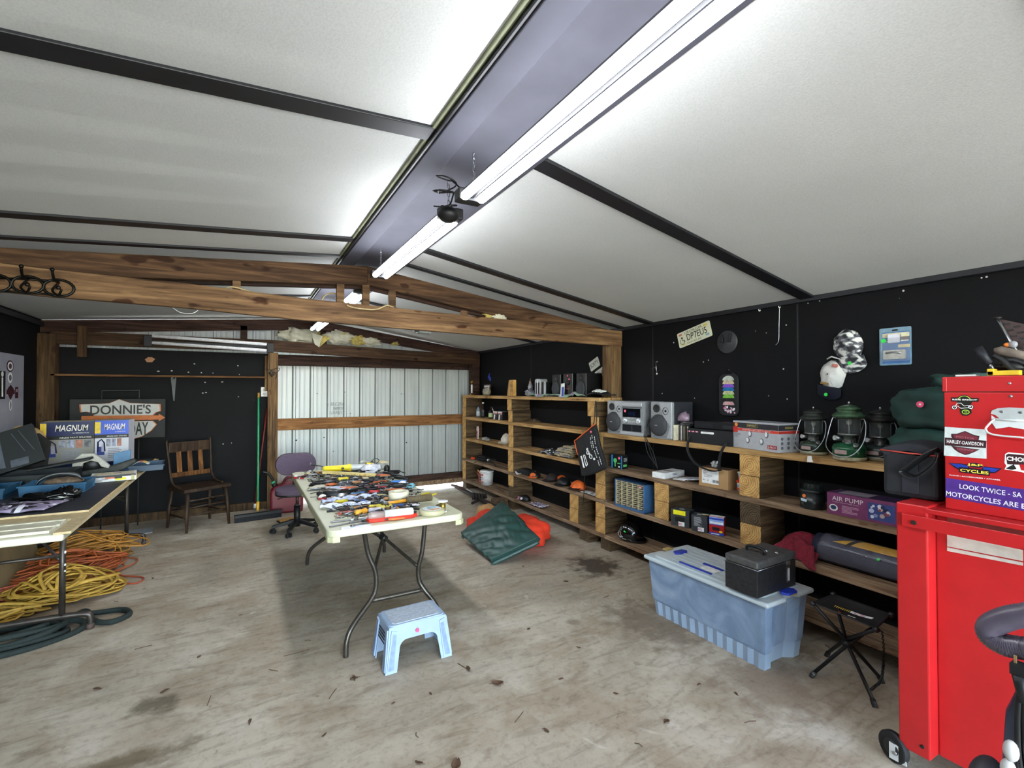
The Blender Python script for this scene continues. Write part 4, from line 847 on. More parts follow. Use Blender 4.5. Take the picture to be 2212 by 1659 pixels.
for k in range(9):
    a0=r2.uniform(0,6); cx=-.22+r2.uniform(-.06,.06); R1=r2.uniform(.06,.14)
    b.tube(spline([(cx+R1*1.5*math.cos(a0+i*.8),.01+R1*.5*math.sin(a0+i*.8),.012+.012*k*.6+.006*math.sin(i)) for i in range(9)],4),.006,BLACK,6)
b.tube(spline([(-.1,0,.03),(.1,-.03,.05),(.3,-.06,.03),(.42,-.09,.012)],6),.009,BLACK,8); b.tube(spline([(-.15,.03,.04),(.1,.05,.06),(.2,.03,.05)],6),.007,BLACK,8)
b.ell((.05,-.02,.045),(.03,.02,.02),CHROME,12,8); b.build('cable',t)
# bottom far shelf: bucket and red pot
t=thing('plastic_bucket','small white printed plastic bucket with a lid on the bottom far shelf','bucket',(3.215,6.46,L5+.001),R90)
b=B(); b.lathe([(0,0),(.085,0),(.098,.2),(0,.2)],pl('#d8d4d0',.4),32); 
for (z,w,m) in ((.16,.09,RED),(.145,.07,RED),(.115,.1,BLACK),(.09,.11,pl('#888888')),(.06,.13,pl('#b02c28')),(.045,.13,pl('#b02c28'))): b.quad(FY(0,-.097,z),w,.009,m,.002)
b.disc(FY(.045,-.094,.155),.014,pl('#b02c28'),.003,14); b.build('bucket',t)
b=B(); b.lathe([(0,.215),(.095,.215),(.104,.21),(.104,.195),(.096,.19)],WHITE,32); b.build('lid',t)
b=B(); b.tube(spline([(.1,0,.2),(.105,-.02,.22),(.06,-.02,.225),(0,.01,.222)],5),.003,BLACK,6); b.build('bail_handle',t)
t=thing('dust_pan','terracotta red scoop with a wooden brush handle left of the white bucket','scoop',(3.24,6.74,L5+.001),R90)
TR=pl('#8c3a28',.5); b=B(); b.prism([(-.12,.14),(.05,.12),(.045,0),(-.0,0),(-.03,.09)],0,.08,TR,FY(0,.05,0)); b.build('scoop',t,bev=.004)
b=B(); b.tube([(-.05,-.02,.165),(.01,-.03,.16),(.08,-.03,.14)],[.012,.014,.01],pl('#d2a878',.5),10); b.build('handle',t)
# ---- right-hand far bays: gloves, caps, packets ----
KH=pl('#a09478',.9,0,.25,50,.4)
for i in range(14):
    y=4.33+.075*(i%3)-.02*(i//3)+rnd.uniform(-.01,.01); z=L3+.006+.026*(i//3)
    b=B(); b.sheet(lambda u,v,i=i:(-.055+.11*u,-.085+.17*v,.004+.008*math.sin(PI*u)+.005*noise.noise(Vector((u*4+i,v*4,i)))+.004*math.sin(v*9+i)),8,10,KH if i%5 else pl('#77797c',.9,0,.3,50),.018)
    b.ell((.055,-.02,.0),(.018,.045,.012),KH,10,6,flat=-.012)
    o=b.build('work_glove'); tag(o,'khaki work glove in the stacked heap on the third shelf' if i%5 else 'grey cuffed work glove in the khaki glove heap on the third shelf','glove',(3.20,y,z+.014),R90+rnd.uniform(-.25,.25),'khaki gloves on the third shelf' if i%5 else 'grey gloves in the heap on the third shelf')
b=B(); BW=pl('#232327',.8,0,.5,30)
b.sheet(lambda u,v:(-.15+.3*u,-.09+.18*v,.008+.05*math.sin(PI*(.1+.8*u))*math.sin(PI*(.1+.8*v))+.02*noise.noise(Vector((u*5,v*5,8)))),24,16,BW,.012,mf=lambda u,v:WHITE if noise.noise(Vector((u*11,v*9,2)))>.28 else BW)
b.sheet(lambda u,v:(-.12+.2*u,-.10+.1*v,.004+.03*math.sin(PI*u)),14,8,pl('#77797e',.8,0,.4,30),.012)
o=b.build('folded_bandana'); tag(o,'crumpled black, grey and white bandana left of the stacked gloves','bandana',(3.19,4.70,L3+.006),R90)
ORG=pl('#d9611c',.7,0,.15,20,.2)
def cap(label,x,y,crown,peak,rz,s=1.,panel=None,loc_z=L4):
    t=thing('baseball_cap',label,'cap',(x,y,loc_z+.003),rz)
    b=B(); b.ell((0,0,.012*s),(.085*s,.078*s,.075*s),crown,26,14,amp=.12,fs=2,seed=int(y*10),flat=0); 
    b.disc(FZ(0,0,.085*s),.006,peak,.003,8); b.build('crown',t)
    b=B(); b.sheet(lambda u,v:((.06+.085*u)*s*math.cos(-.95+1.9*v),.08*s*math.sin((-.95+1.9*v))*1.1,.012*s-.010*u+.012*math.cos(1.9*v-.95)),8,16,peak,.004); b.build('peak',t)
    if panel: b=B(); b.ell((.05*s,0,.035*s),(.036*s,.05*s,.04*s),panel,16,10); b.build('front_panel',t)
    return t
cap('orange and black cap crushed between the black cloth and the dark cap',3.16,5.02,BLACK,ORG,PI+.4,.85,ORG)
cap('brown-black cap with orange side panels, behind the plain black cap',3.22,4.74,pl('#221a18',.7),pl('#1c1413',.7),PI+.1,.95)
b=B(); b.ell((0,0,.03),(.055,.05,.035),ORG,16,10,amp=.3,flat=0); o=b.build('orange_pouch'); tag(o,'orange cloth pouch behind the dark caps on the fourth shelf','pouch',(3.30,4.66,L4+.003))
cap('plain black cap with a small red tag, near the orange and camouflage cap',3.19,4.46,BLACK,BLACK,PI+.25,1.0,None)
cap('orange patterned cap with a dark peak under the hanging black bag',3.20,4.20,ORG,pl('#3a2018',.7),PI+.2,1.05)
b=B(); b.sheet(lambda u,v:(-.16+.32*u,-.07+.14*v,.006+.03*math.sin(PI*u)*math.sin(PI*v)+.03*noise.noise(Vector((u*6,v*4,4)))),22,14,MBLACK,.01)
for k in range(4): b.tube(spline([(-.1+.05*k,-.08,.02),(-.08+.05*k,-.03,.05),(-.1+.06*k,.05,.045),(-.02+.05*k,.08,.02)],5),.006,BLACK,6)
o=b.build('black_straps'); tag(o,'heap of black straps and cloth between the white paper and the caps','cloth',(3.2,5.27,L4+.012),R90)
b=B(); b.sheet(lambda u,v:(-.12+.24*u,-.06+.12*v,.004+.01*math.sin(u*5+v*3)),10,6,WHITE,.002); o=b.build('paper'); tag(o,'white sheet of paper left of the black straps on the fourth shelf','paper',(3.17,5.42,L4+.006),R90-.3)
for i,(y,c) in enumerate(((4.06,BLACK),(4.0,WHITE),(3.93,BLACK),(3.88,WHITE))):
    b=B(); b.bx(-.05,.05,-.04,.04,0,.004,c); b.bx(-.03,.02,-.03,-.01,.004,.005,WHITE if c is BLACK else BLACK); o=b.build('sticker_card',bev=.0005)
    tag(o,'black and white card lying at the edge of the fourth shelf by the block','card',(3.16,y,L4+.002+.005*(i%2)),R90+.5-.2*i,'black and white cards at the shelf edge')
t=thing('cap_in_bag','black bagged cap with a white emblem on the bottom far shelf','packet',(3.17,5.28,L5+.002),R90)
b=B(); b.ell((0,0,.02),(.085,.065,.05),BLACK,20,12,amp=.15,flat=0); b.prism(rrect(.05,.03,.01),0,.002,pl('#c9c9cc'),FY(.02,-.065,.035)@Rx(-.5)); b.build('cap',t)
b=B(); b.ell((-.1,0,.012),(.06,.05,.02),pl('#c08a94',.3,0,.5,40),16,8,amp=.6,flat=0); b.build('wrapper',t)
b=B(); b.sheet(lambda u,v:(-.12+.24*u,-.07+.14*v,.008+.02*noise.noise(Vector((u*5,v*5,2)))+.01),14,10,pl('#b9aebb',.2,0,.5,20),.004,mf=lambda u,v:pl('#3a3f5c',.4) if noise.noise(Vector((u*8,v*8,5)))>.2 else pl('#b9aebb',.2,0,.5,20))
o=b.build('plastic_packet'); tag(o,'crumpled clear and purple plastic packet at the edge of the bottom shelf','packet',(3.15,4.92,L5+.008),R90)
# ---- black drawstring bag hanging from the shelves ----
t=thing('drawstring_bag','black drawstring bag with orange trim and white print hanging in front of the shelves','bag',(0,0,0))
def q3(px,py,x=3.02): return P(px,py,x=x)
c=[q3(1241,952),q3(1283,916),q3(1308,985,3.03),q3(1300,1015,3.03),q3(1262,1030),q3(1246,1005)]
A,Bc,Cc,Dd=q3(1241,953),q3(1286,916),q3(1310,1010,3.02),q3(1256,1028,3.0)
BAGT=-.02 if (Bc-A).cross(Dd-A).x>0 else .02
def bagf(u,v,o=0):
    p=A*(1-u)*(1-v)+Bc*u*(1-v)+Cc*u*v+Dd*(1-u)*v
    return p+Vector((-(o+.025*math.sin(PI*u)*math.sin(PI*min(1,v*1.1))+.006*noise.noise(Vector((u*4,v*6,2)))),0.02*math.sin(PI*v)*(u-.5),-.02*math.sin(PI*u)*v))
b=B(); b.sheet(lambda u,v:bagf(u,v),18,20,MBLACK,BAGT); b.build('bag_body',t)
b=B(); b.tube([bagf(u/10,0,.004) for u in range(11)],.006,pl('#e0622c',.6),6); b.tube([bagf(0,v/10,.002) for v in range(5)],.005,pl('#e0622c',.6),6); b.build('trim',t)
b=B()
for (u0,u1,v0,v1,r) in ((.2,.2,.48,.80,.014),(.32,.32,.5,.78,.006),(.4,.4,.52,.74,.006),(.32,.4,.5,.52,.006),(.32,.4,.78,.74,.006)): b.tube([bagf(u0+(u1-u0)*i/6,v0+(v1-v0)*i/6,.004) for i in range(7)],r,WHITE,5,flat=.3,up=(-1,0,0))
for (uc,vc,r) in ((.55,.5,.028),(.62,.62,.03),(.55,.42,.016),(.7,.7,.014),(.6,.55,.012)): b.tube([bagf(uc+r*1.6*math.cos(a*PI/6),vc+r*math.sin(a*PI/6)*1.4,.004) for a in range(13)],.0045,WHITE,5)
for k,(u,v0,v1) in enumerate(((.88,.2,.95),(.8,.18,.9),(.74,.2,.5))):
    n_=16
    for i in range(n_):
        if (i*7+k)%5: b.tube([bagf(u,v0+(v1-v0)*i/n_,.004),bagf(u,v0+(v1-v0)*(i+.7)/n_,.004)],.005,WHITE,4,flat=.4,up=(-1,0,0))
b.build('print',t)
b=B(); p=bagf(.8,.1,.006); dot(b,FX(p.x,p.y,p.z),PINK,.012); b.build('price_dot',t)
b=B(); p=q3(1285,880,3.06); b.tube(spline([bagf(.9,0),q3(1284,905,3.05),q3(1285,880,3.07),q3(1287,866,3.09),q3(1289,885,3.06),bagf(1,.1)],5),.004,BLACK,6); b.build('cord',t); b=B()
b.tube(spline([bagf(.15,1.,.0),q3(1262,1045),q3(1261,1070),q3(1259,1095,3.03)],5),.004,BLACK,6); b.build('cord',t)
# ================= LEFT SIDE =================
CREAM=pl('#d9d6c0',.5,0,.05,4); CREAMT=pl('#cfcdb4',.45,0,.06,6,.1); LEGM=pl('#47413c',.4,.6,.2,20)
# folding table along the left wall
t=thing('folding_table','long folding table by the left wall, covered with black boards and loaded with tools','table',(-1.25,5.15,0))
b=B(); b.bx(-.42,.40,-1.62,1.55,.722,.764,CREAM); b.build('tabletop',t,bev=.012)
for yy in (-1.05,.92):
    for xx in (.26,-.28):
        b=B(); b.cyl((xx,yy,.722),(xx,yy,.11),.017,LEGM,n=12)
        if xx>0 and yy<0:
            for q in ((.52,.01),(.44,.008),(.40,.006)): b.ell((xx+.015,yy-.012,q[0]),(.006,.007,q[1]),WHITE,6,5)
        b.build('leg',t)
    b=B(); b.tube(spline([(-.44,yy,.02),(-.44,yy,.07),(-.39,yy,.105),(0,yy,.115),(.35,yy,.105),(.40,yy,.07),(.40,yy,.02)],5),.018,LEGM,12); fb_=b.build('foot_bar',t)
    for xx in (-.44,.40): b=B(); b.cyl((xx,yy,0),(xx,yy,.035),.021,pl('#4a3a34',.7),n=12); b.build('foot_cap',fb_)
    b=B(); b.tube([(.26,yy,.45),(.0,yy+(.3 if yy<0 else -.3),.66)],.009,LEGM,8); b.tube([(-.28,yy,.45),(.0,yy+(.3 if yy<0 else -.3),.66)],.009,LEGM,8); b.tube([(-.28,yy,.5),(.26,yy,.5)],.011,LEGM,8); b.build('brace',t)
EDGE=pl('#c9b48a',.7,0,.15,30); BT=pl('#2d2d31',.55,0,.3,6,.2)
b=B(); b.bx(-.44,.43,-1.30,1.62,.765,.778,EDGE); b.bx(.36,.435,-1.64,-1.30,.765,.778,EDGE); o=b.build('plywood_sheet',bev=.001); tag(o,'lower pale-edged plywood sheet lying on the left folding table','board',(-1.25,5.15,0))
b=B(); fs=b.bx(-.44,.405,-1.14,1.60,.779,.792,EDGE); fs[1].material_index=b.mi(BT); o=b.build('plywood_sheet',bev=.001); tag(o,'black-painted plywood sheet on top, under the cartons and tools','board',(-1.25,5.15,0))
for (y0,z,x1,lb) in ((-1.44,.765,.34,'cream painted trim strip against the end of the black plywood sheet'),(-1.58,.765,.33,'cream painted trim strip nearest the near end of the left table')):
    b=B(); b.bx(-.42,x1,y0,y0+.12,z,z+.016,pl('#dad5bd',.5)); b.bx(-.42,x1,y0+.09,y0+.12,z+.016,z+.022,pl('#dad5bd',.5)); o=b.build('trim_strip',bev=.003); tag(o,lb,'board',(-1.25,5.15,0))
# tan panel leaning under the table
b=B(Ry(-.10)); b.bx(-.01,.01,-.75,1.0,0,.66,pl('#8d7a58',.8,0,.2,4)); o=b.build('leaning_panel'); tag(o,'tan board standing on edge under the left table','board',(-1.52,4.65,.003))
# --- heaps of cords on the floor ---
def heap(name,label,cat,cx,cy,rx,ry,ang,h,r,m,n,seed,flat=1.,k=4):
    R=random.Random(seed); pts=[]; ph=R.uniform(0,6)
    for i in range(n):
        if i%7==0: ox,oy=R.uniform(-.3,.3),R.uniform(-.3,.3); ra,rb=R.uniform(.3,1.),R.uniform(.1,.9)
        ph+=2*PI/7*R.uniform(.75,1.2)
        x=ox*rx+ra*rx*.75*math.cos(ph); y=oy*ry+rb*ry*.8*math.sin(ph)
        d=math.hypot(x/rx,y/ry); z=r*flat+max(0,(1-d*.8))*h*(i/n)*1.2+R.uniform(0,.035)
        pts.append((x*math.cos(ang)-y*math.sin(ang),x*math.sin(ang)+y*math.cos(ang),z))
    b=B(); b.tube(spline(pts,k),r,m,6,flat=flat); o=b.build(name); tag(o,label,cat,(cx,cy,0)); return o
ORC=pl('#b05a2e',.5,0,.1,8); OR2=pl('#b07a2e',.5,0,.1,8); YLC=pl('#b8923a',.6,0,.2,12); RDC=pl('#a5482f',.5,0,.1,8)
heap('extension_cord','tan-orange extension cord heap at the far end of the cord pile','cord',-1.20,5.72,.55,.30,.1,.26,.0065,OR2,210,3)
heap('extension_cord','bright orange extension cord spread over the middle of the cord pile','cord',-1.28,5.30,.52,.38,.35,.20,.006,ORC,190,5)
heap('extension_cord','dull red extension cord stretched out by the leaning tan board','cord',-1.42,5.0,.48,.28,.7,.10,.0055,RDC,140,8)
heap('yellow_strap','tangled flat yellow strap at the near side of the cord pile','strap',-1.15,4.78,.42,.36,.1,.22,.012,YLC,230,13,.28)
heap('yellow_strap','flat yellow strap trailing under the near leg of the left table','strap',-1.45,4.52,.35,.2,.0,.08,.011,YLC,110,21,.28)
b=B(); b.tube(spline([(-1.05,5.05,.02),(-.86,4.93,.008),(-.72,4.86,.007),(-.70,4.98,.007),(-.85,5.1,.01),(-.98,5.2,.03)],8),.0065,RDC,6); o=b.build('cord_loop'); tag(o,'single orange-red cord loop straying out onto the floor beside the yellow strap','cord')
b=B(); m_=pl('#16221f',.8,0,.25,60,.6); R2=random.Random(5)
def hoseloop(b,cx,cy,rx,ry,z,r,ph,mm):
    b.tube(spline([(cx+rx*(1+R2.uniform(-.06,.06))*math.cos(ph+2*PI*i/12),cy+ry*(1+R2.uniform(-.1,.1))*math.sin(ph+2*PI*i/12),z+.012*math.sin(i)) for i in range(12)],5,True),r,mm,8,closed=True)
for k in range(6): hoseloop(b,-1.42+.02*R2.uniform(-1,1),4.10,.52-.035*k,.21-.022*k,.020+.024*(k//2),.019,k,m_)
b.tube(spline([(-1.0,4.20,.04),(-.92,4.30,.05),(-.84,4.16,.022),(-.74,4.10,.019),(-.66,4.18,.019),(-.72,4.29,.019),(-.86,4.30,.025),(-.99,4.24,.06)],8),.018,m_,8)
o=b.build('garden_hose'); tag(o,'dark green expandable hose coiled on the floor under the near end of the left table','hose')
# second dark heap further back
b=B(); 
for k in range(4): hoseloop(b,-1.3,6.0,.30-.03*k,.14-.02*k,.02+.02*k,.014,k,pl('#2a2b2a',.8))
o=b.build('black_hose'); tag(o,'black hose coiled behind the orange cords near the far table leg','hose')
b=B(); b.bx(-.18,.18,-.12,.12,0,.008,pl('#a5abb0',.5)); o=b.build('metal_plate',bev=.001); tag(o,'small grey plate lying on the floor by the far leg of the left table','plate',(-1.03,6.62,.001),.1)
b=B(); b.prism([(-.04,0),(.02,0),(.03,.06),(.05,.07),(.045,.1),(-.04,.1)],0,.03,CHROME,FY(0,0,0)); b.bx(-.05,.03,-.02,.03,0,.02,CHROME); o=b.build('chrome_bracket',bev=.002); tag(o,'bright chrome bracket standing on the floor at the left picture edge','bracket',(-1.06,3.16,.001),.4)
# --- on the left table ---
TZ=.793
def ty(px,py): return P(px,py,z=TZ)
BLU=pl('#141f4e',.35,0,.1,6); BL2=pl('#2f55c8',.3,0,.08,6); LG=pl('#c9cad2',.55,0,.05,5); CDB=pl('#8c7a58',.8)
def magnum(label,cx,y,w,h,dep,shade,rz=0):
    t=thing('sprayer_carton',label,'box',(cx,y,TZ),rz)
    b=B(); b.bx(-w/2,w/2,0,dep,0,h,LG if shade else pl('#8f8c84',.6,0,.06,5)); F=FY(0,-.0005,0); col=BL2 if shade else BLU  # without the flag: darker navy, greyer board, shade painted into the left carton
    b.quad(F,w,h*.30,col,.0008,0,h*.85); b.quad(F,w,h*.075,BLACK,.001,0,h*.665); b.quad(F,.045,h*.24,pl('#e3c33c',.5),.0014,-w/2+.0225,h*.85)
    b.text('MAGNUM',F@T(w*.08,h*.865,.001),w*.62,h*.13,pl('#e8e4d6',.5),shear=.2,bold=.01); b.text('by GENERATION',F@T(w*.25,h*.755,.001),w*.3,h*.03,WHITE); b.text('AIRLESS PAINT SPRAYERS',F@T(w*.15,h*.665,.001),w*.6,h*.03,WHITE)
    for i,c in enumerate(('#8a8d9c','#9aa0b8','#a06c5c','#70747c')[:3 if shade else 4]):
        b.quad(F,w*.13,h*.16,pl(c,.5,0,.5,25),.001,-w*.10+i*w*.16,h*.53)
    b.tube([F@Vector((-w*.40+.0,h*.34,.003)),F@Vector((-w*.40,h*.55,.003)),F@Vector((-w*.30,h*.6,.003)),F@Vector((-w*.22,h*.53,.003)),F@Vector((-w*.2,h*.35,.003))],.006,BLU,6)
    b.quad(F,w*.22,h*.18,pl('#283a86'),.0016,-w*.32,h*.36); b.quad(F,w*.1,h*.16,pl('#aaa7b8'),.002,-w*.25,h*.42)
    txtlines(b,F,w*.5,h*.22,6,pl('#8d8f9c'),w*.14,h*.31,3); b.quad(F,w,h*.13,BLU,.0008,0,h*.065); txtlines(b,F,w*.4,h*.04,2,WHITE,w*.15,h*.15,2); b.disc(F,.02,WHITE,.0014,14,w*.33,h*.05)
    b.quad(FZ(0,dep/2,h),w,dep,pl('#b0a58c',.7),.0008); b.build('carton',t,bev=.002); return t
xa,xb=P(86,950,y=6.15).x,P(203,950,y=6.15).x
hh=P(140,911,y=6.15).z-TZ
magnum('large printed sprayer carton with painted-in shade, left of its brighter blue twin',(xa+xb)/2,6.15,xb-xa,hh,.26,0)
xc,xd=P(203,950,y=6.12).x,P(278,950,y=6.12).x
magnum('bright blue and white sprayer carton, right of the one with painted-in shade',(xc+xd)/2+.002,6.12,xd-xc-.006,P(240,908,y=6.12).z-TZ,.30,1)
# open power-saw case
CS=pl('#14191a',.45,0,.15,30,.2); CSL=pl('#4a4f58',.4,0,.2,20)
t=thing('tool_case','open dark plastic power tool case with its lid tipped up at the left','case',(-1.60,5.22,TZ));t.scale=(.92,.92,1)
b=B(); b.bx(-.20,.42,-.10,.34,0,.012,CS)
for q in ((-.20,.42,-.10,-.085),(-.20,.42,.325,.34)): b.bx(q[0],q[1],q[2],q[3],0,.10,CS)
b.bx(-.20,-.185,-.1,.34,0,.1,CS); b.bx(.405,.42,-.1,.34,0,.1,CS); b.build('case_base',t,bev=.006)
b=B(T(-.02,.30,.10)@Rx(-.30)@Rz(0)@Ry(-.35)); b.bx(-.17,.20,-.05,0,0,.34,CS); b.prism([(-.15,.03),(-.05,.0),(-.03,.26),(-.13,.29)],0,.012,CSL,FY(0,-.05,.03)); b.prism([(-.02,.0),(.1,-.01),(.11,.05),(-.01,.06)],0,.01,CSL,FY(0,-.05,.02)); b.tube([(.05,-.056,.3),(.10,-.056,.12)],.004,CSL,5); b.tube([(.1,-.056,.31),(.16,-.056,.11)],.004,CSL,5); b.build('case_lid',t,bev=.012)
b=B(T(.1,.12,.10)@Ry(-.16)); b.bx(0,.42,0,.16,0.0,.02,CS); b.build('blade_guard',t,bev=.005)
t=thing('circular_saw','circular saw with a pale grey guard sitting beyond the open tool case','saw',(-1.17,5.62,TZ),.1)
b=B(); b.prism([(-.13,.03),(-.12,.15),(-.06,.205),(.02,.2),(.09,.13),(.13,.08),(.12,.06),(.07,.08),(.05,.12),(0,.14),(-.05,.12),(-.07,.03)],0,.06,pl('#b5b2a6',.5),FY(0,0,0)); b.build('upper_guard',t,bev=.004)
b=B(); b.lathe([(0,.005),(.085,.005),(.085,0),(0,0)],DSTEEL,28,FY(0,.02,.09)); b.build('blade',t)
b=B(); b.prism([(-.1,0),(.22,.03),(.32,.10),(.3,.13),(.16,.08),(-.1,.04)],0,.09,pl('#3a3c38',.6,.2,.3,20),FY(0,.04,0)); b.build('motor_body',t,bev=.01)
b=B(); b.tube([(.12,-.03,.05),(.2,-.05,.02)],.01,pl('#4a4b4a',.5),8); b.build('lever',t)
b=B(); b.bx(-.13,.34,-.03,.14,0,.012,DSTEEL); b.build('base_plate',t)
# sacks behind
b=B(); b.ell((0,0,.21),(.17,.10,.23),pl('#b99a62',.85,0,.15,6,.3),26,16,amp=.14,fs=2,seed=5,flat=0); o=b.build('paper_sack'); tag(o,'tan paper sack slumped behind the open tool case','sack',(-1.73,6.02,TZ))
b=B(); b.prism([(-.36,0),(-.03,0),(.0,.30),(-.08,.38),(-.36,.36)],0,.10,pl('#1a1a16',.8),FY(0,.05,0)); o=b.build('black_board',bev=.004); tag(o,'black panel standing between the tool case and the tan sack','board',(-1.50,5.80,TZ))
# blue trays
BP2=pl('#1f4a66',.4,0,.15,12)
def tray(label,cx,cy,w,d,h,m,rz=0):
    t=thing('plastic_tray',label,'tray',(cx,cy,TZ),rz); b=B(); k=.012
    b.bx(-w/2,w/2,-d/2,d/2,0,.006,m)
    for s in (-1,1):
        b.prism([(s*(w/2-.02),0),(s*(w/2-.02)+.006,0),(s*w/2+.006,h),(s*w/2,h)],-d/2,d/2,m,FY(0,0,0)); b.prism([(-w/2,0),(w/2,0),(w/2+.006,h),(-w/2-.006,h)],s*d/2-.003,s*d/2+.003,m,FY(0,0,0))
    b.bx(-w/2-.012,w/2+.012,-d/2-.01,-d/2+.004,h-.012,h,m); b.bx(-w/2-.012,w/2+.012,d/2-.004,d/2+.01,h-.012,h,m); b.build('tray_body',t,bev=.002); return t
tray('steel blue plastic tray cut off by the left picture edge',-1.62,4.83,.34,.30,.075,BP2)
tray('steel blue plastic tray holding a corded tool, right of the other blue tray',-1.20,4.86,.36,.28,.075,pl('#24587a',.4,0,.15,12))
t=thing('corded_sander','brown-bodied tool with looped black cord resting in the right blue tray','tool',(-1.20,4.88,TZ+.03))
b=B(); b.ell((0.02,0,.035),(.12,.06,.035),pl('#6d5a48',.6,0,.4,30),18,10,amp=.2); b.build('tool_body',t)
b=B(); 
for k in range(3): b.tube(spline([(-.14,.0,.0),(-.10,-.02,.06+.01*k),(0,-.03,.095+.008*k),(.11,-.02,.07+.01*k),(.14-.01*k,0,.01)],6),.005,[BLACK,pl('#777b7d',.5),BLACK][k],6)
b.build('cord',t)
b=B(); b.ell((0,0,.05),(.09,.06,.05),pl('#4a4636',.7,0,.5,20),16,10,amp=.5,seed=2,flat=0); b.ell((-.12,0,.05),(.10,.05,.04),BLACK,14,8,flat=0); o=b.build('dirty_tool'); tag(o,'olive and black tool lying in the left blue tray','tool',(-1.62,4.86,TZ+.01))
b=B(); SHB=pl('#0f0f10',.12); b.ell((0,0,.025),(.15,.06,.035),SHB,30,16,amp=.8,fs=3.5,seed=3,flat=0); b.ell((.10,.02,.04),(.07,.06,.045),SHB,20,12,amp=.7,fs=4,seed=8,flat=0); o=b.build('plastic_bag'); tag(o,'shiny black plastic bag in front of the blue trays','bag',(-1.16,4.45,TZ+.001))
b=B(); PB=pl('#8a7f98',.15,0,.4,14); b.sheet(lambda u,v:(-.32+.5*u+.08*v,-.13+.26*v-.03*u,.012+.028*math.sin(PI*u)**.5*math.sin(PI*v)**.5+.022*noise.noise(Vector((u*6,v*5,3)))*math.sin(PI*u)),36,18,PB,.006,mf=lambda u,v:pl('#d5d3dc',.08) if noise.noise(Vector((u*13,v*9,7)))>.33 else (pl('#2a2830',.2) if noise.noise(Vector((u*9,v*6,1)))<-.1 else PB)); o=b.build('plastic_bag'); tag(o,'clear and purple plastic bag at the near edge of the black plywood','bag',(-1.27,4.22,TZ+.004),.1)
# blue hand tool, blue open tray, tool carton
BT2=pl('#2f6c98',.4,0,.2,12); BT3=pl('#1d3d58',.45,0,.15,12)
t=thing('miter_box','upright pale blue metal angle plate in front of the bright sprayer carton','tool',(-.98,5.78,TZ),.05)
b=B(); b.prism([(-.065,.02),(.055,.02),(.065,.20),(-.065,.17)],0,.012,BT2,FY(0,0,0)); b.prism([(-.06,0),(.04,0),(.055,.03),(-.04,.03)],0,.06,BT2,FY(0,.0,0)); b.build('plate',t,bev=.003)
t=tray('open dark blue tray with coloured papers, right of the pale blue plate',-.80,5.84,.26,.34,.055,BT3,.1)
b=B(); b.sheet(lambda u,v:(-.1+.13*u,-.0+.12*v,.03+.03*math.sin(PI*u)),8,6,WHITE,.002,mf=lambda u,v:[WHITE,pl('#d86a4a'),pl('#e0c060'),WHITE][int(u*3.9)]); o=b.build('paper'); tag(o,'curled red and white printed paper inside the dark blue tray','paper',(-.82,5.85,TZ+.01))
t=thing('tool_carton','flat white, black and yellow printed tool carton on the black plywood','box',(-.93,5.16,TZ+.001),.14)
b=B(); w=.30; b.bx(-w/2,w/2,0,.20,0,.052,WHITE); F=FY(0,-.0005,0); b.quad(F,w*.97,.016,BLACK,.001,0,.044); b.quad(F,.07,.012,pl('#c9602c'),.0014,-.02,.03); b.quad(F,.07,.022,YL,.0014,.045,.016); b.quad(F,.05,.018,BLACK,.0018,.03,.03); txtlines(b,F,.09,.03,3,pl('#444444'),-.08,.018,2); b.quad(F,.025,.04,pl('#b0ae78'),.001,.125,.022)
G=FR(w/2+.0005,.1,0); b.quad(G,.07,.02,BLACK,.001,-.03,.035); b.quad(G,.1,.012,pl('#a83a30'),.0012,.02,.038); txtlines(b,G,.03,.02,4,pl('#666666'),-.03,.015,3)
b.quad(FZ(.0,.1,.052),.26,.17,pl('#d9cba8'),.0008); b.quad(FZ(.02,.12,.0525),.05,.02,pl('#444444'),.001); b.build('carton',t,bev=.001)
# --- sign on a wire stand ---
t=thing('wooden_sign','black painted board sign with white shield and orange arrow, hung before the far black wall','sign',(-1.21,6.95,0))
sz=P(250,862,y=6.95).z; sb=P(250,948,y=6.95).z; sl=P(150,900,y=6.95).x+1.21; sr=P(357,900,y=6.95).x+1.21
b=B(); b.bx(sl,sr,0,.02,sb,sz,pl('#1b1d1c',.7,0,.4,6)); b.build('board',t,bev=.002)
OG=pl('#b8662c',.6,0,.1,20); SW=pl('#b4b4b0',.6,0,.08,10); h=sz-sb; cxs=P(265,900,y=6.95).x+1.21
def sx(px): return P(px,900,y=6.95).x+1.21
def szz(py): return P(265,py,y=6.95).z
up_=[(174,873),(220,872),(237,871),(257,863),(280,871),(300,872),(344,874),(345,889),(335,892),(329,898),(205,897),(198,890),(187,888),(176,889)]
dn_=[(190,911),(329,911),(337,919),(326,932),(306,944),(280,951),(258,955),(230,950),(205,940),(190,928),(180,919)]
F=FY(0,-.001,0); b=B()
def polyf(pts,g,cx,cy): 
    out=[]
    for x,y in pts:
        X,Z=sx(x),szz(y); c0,c1=sx(cx),szz(cy); out.append((c0+(X-c0)*g,c1+(Z-c1)*g))
    return out[::-1]
for pts,c_ in ((up_,(262,882)),(dn_,(262,928))):
    b.prism(polyf(pts,1.035,*c_),0,.001,OG,F); b.prism(polyf(pts,1.0,*c_),0,.002,SW,F)
b.prism([(sx(176),szz(908)),(sx(343),szz(908)),(sx(343),szz(899)),(sx(176),szz(897))],0,.003,OG,F)
b.prism([(sx(343),szz(912)),(sx(357),szz(904)),(sx(343),szz(895))],0,.003,OG,F)
b.build('shield_and_arrow',t)
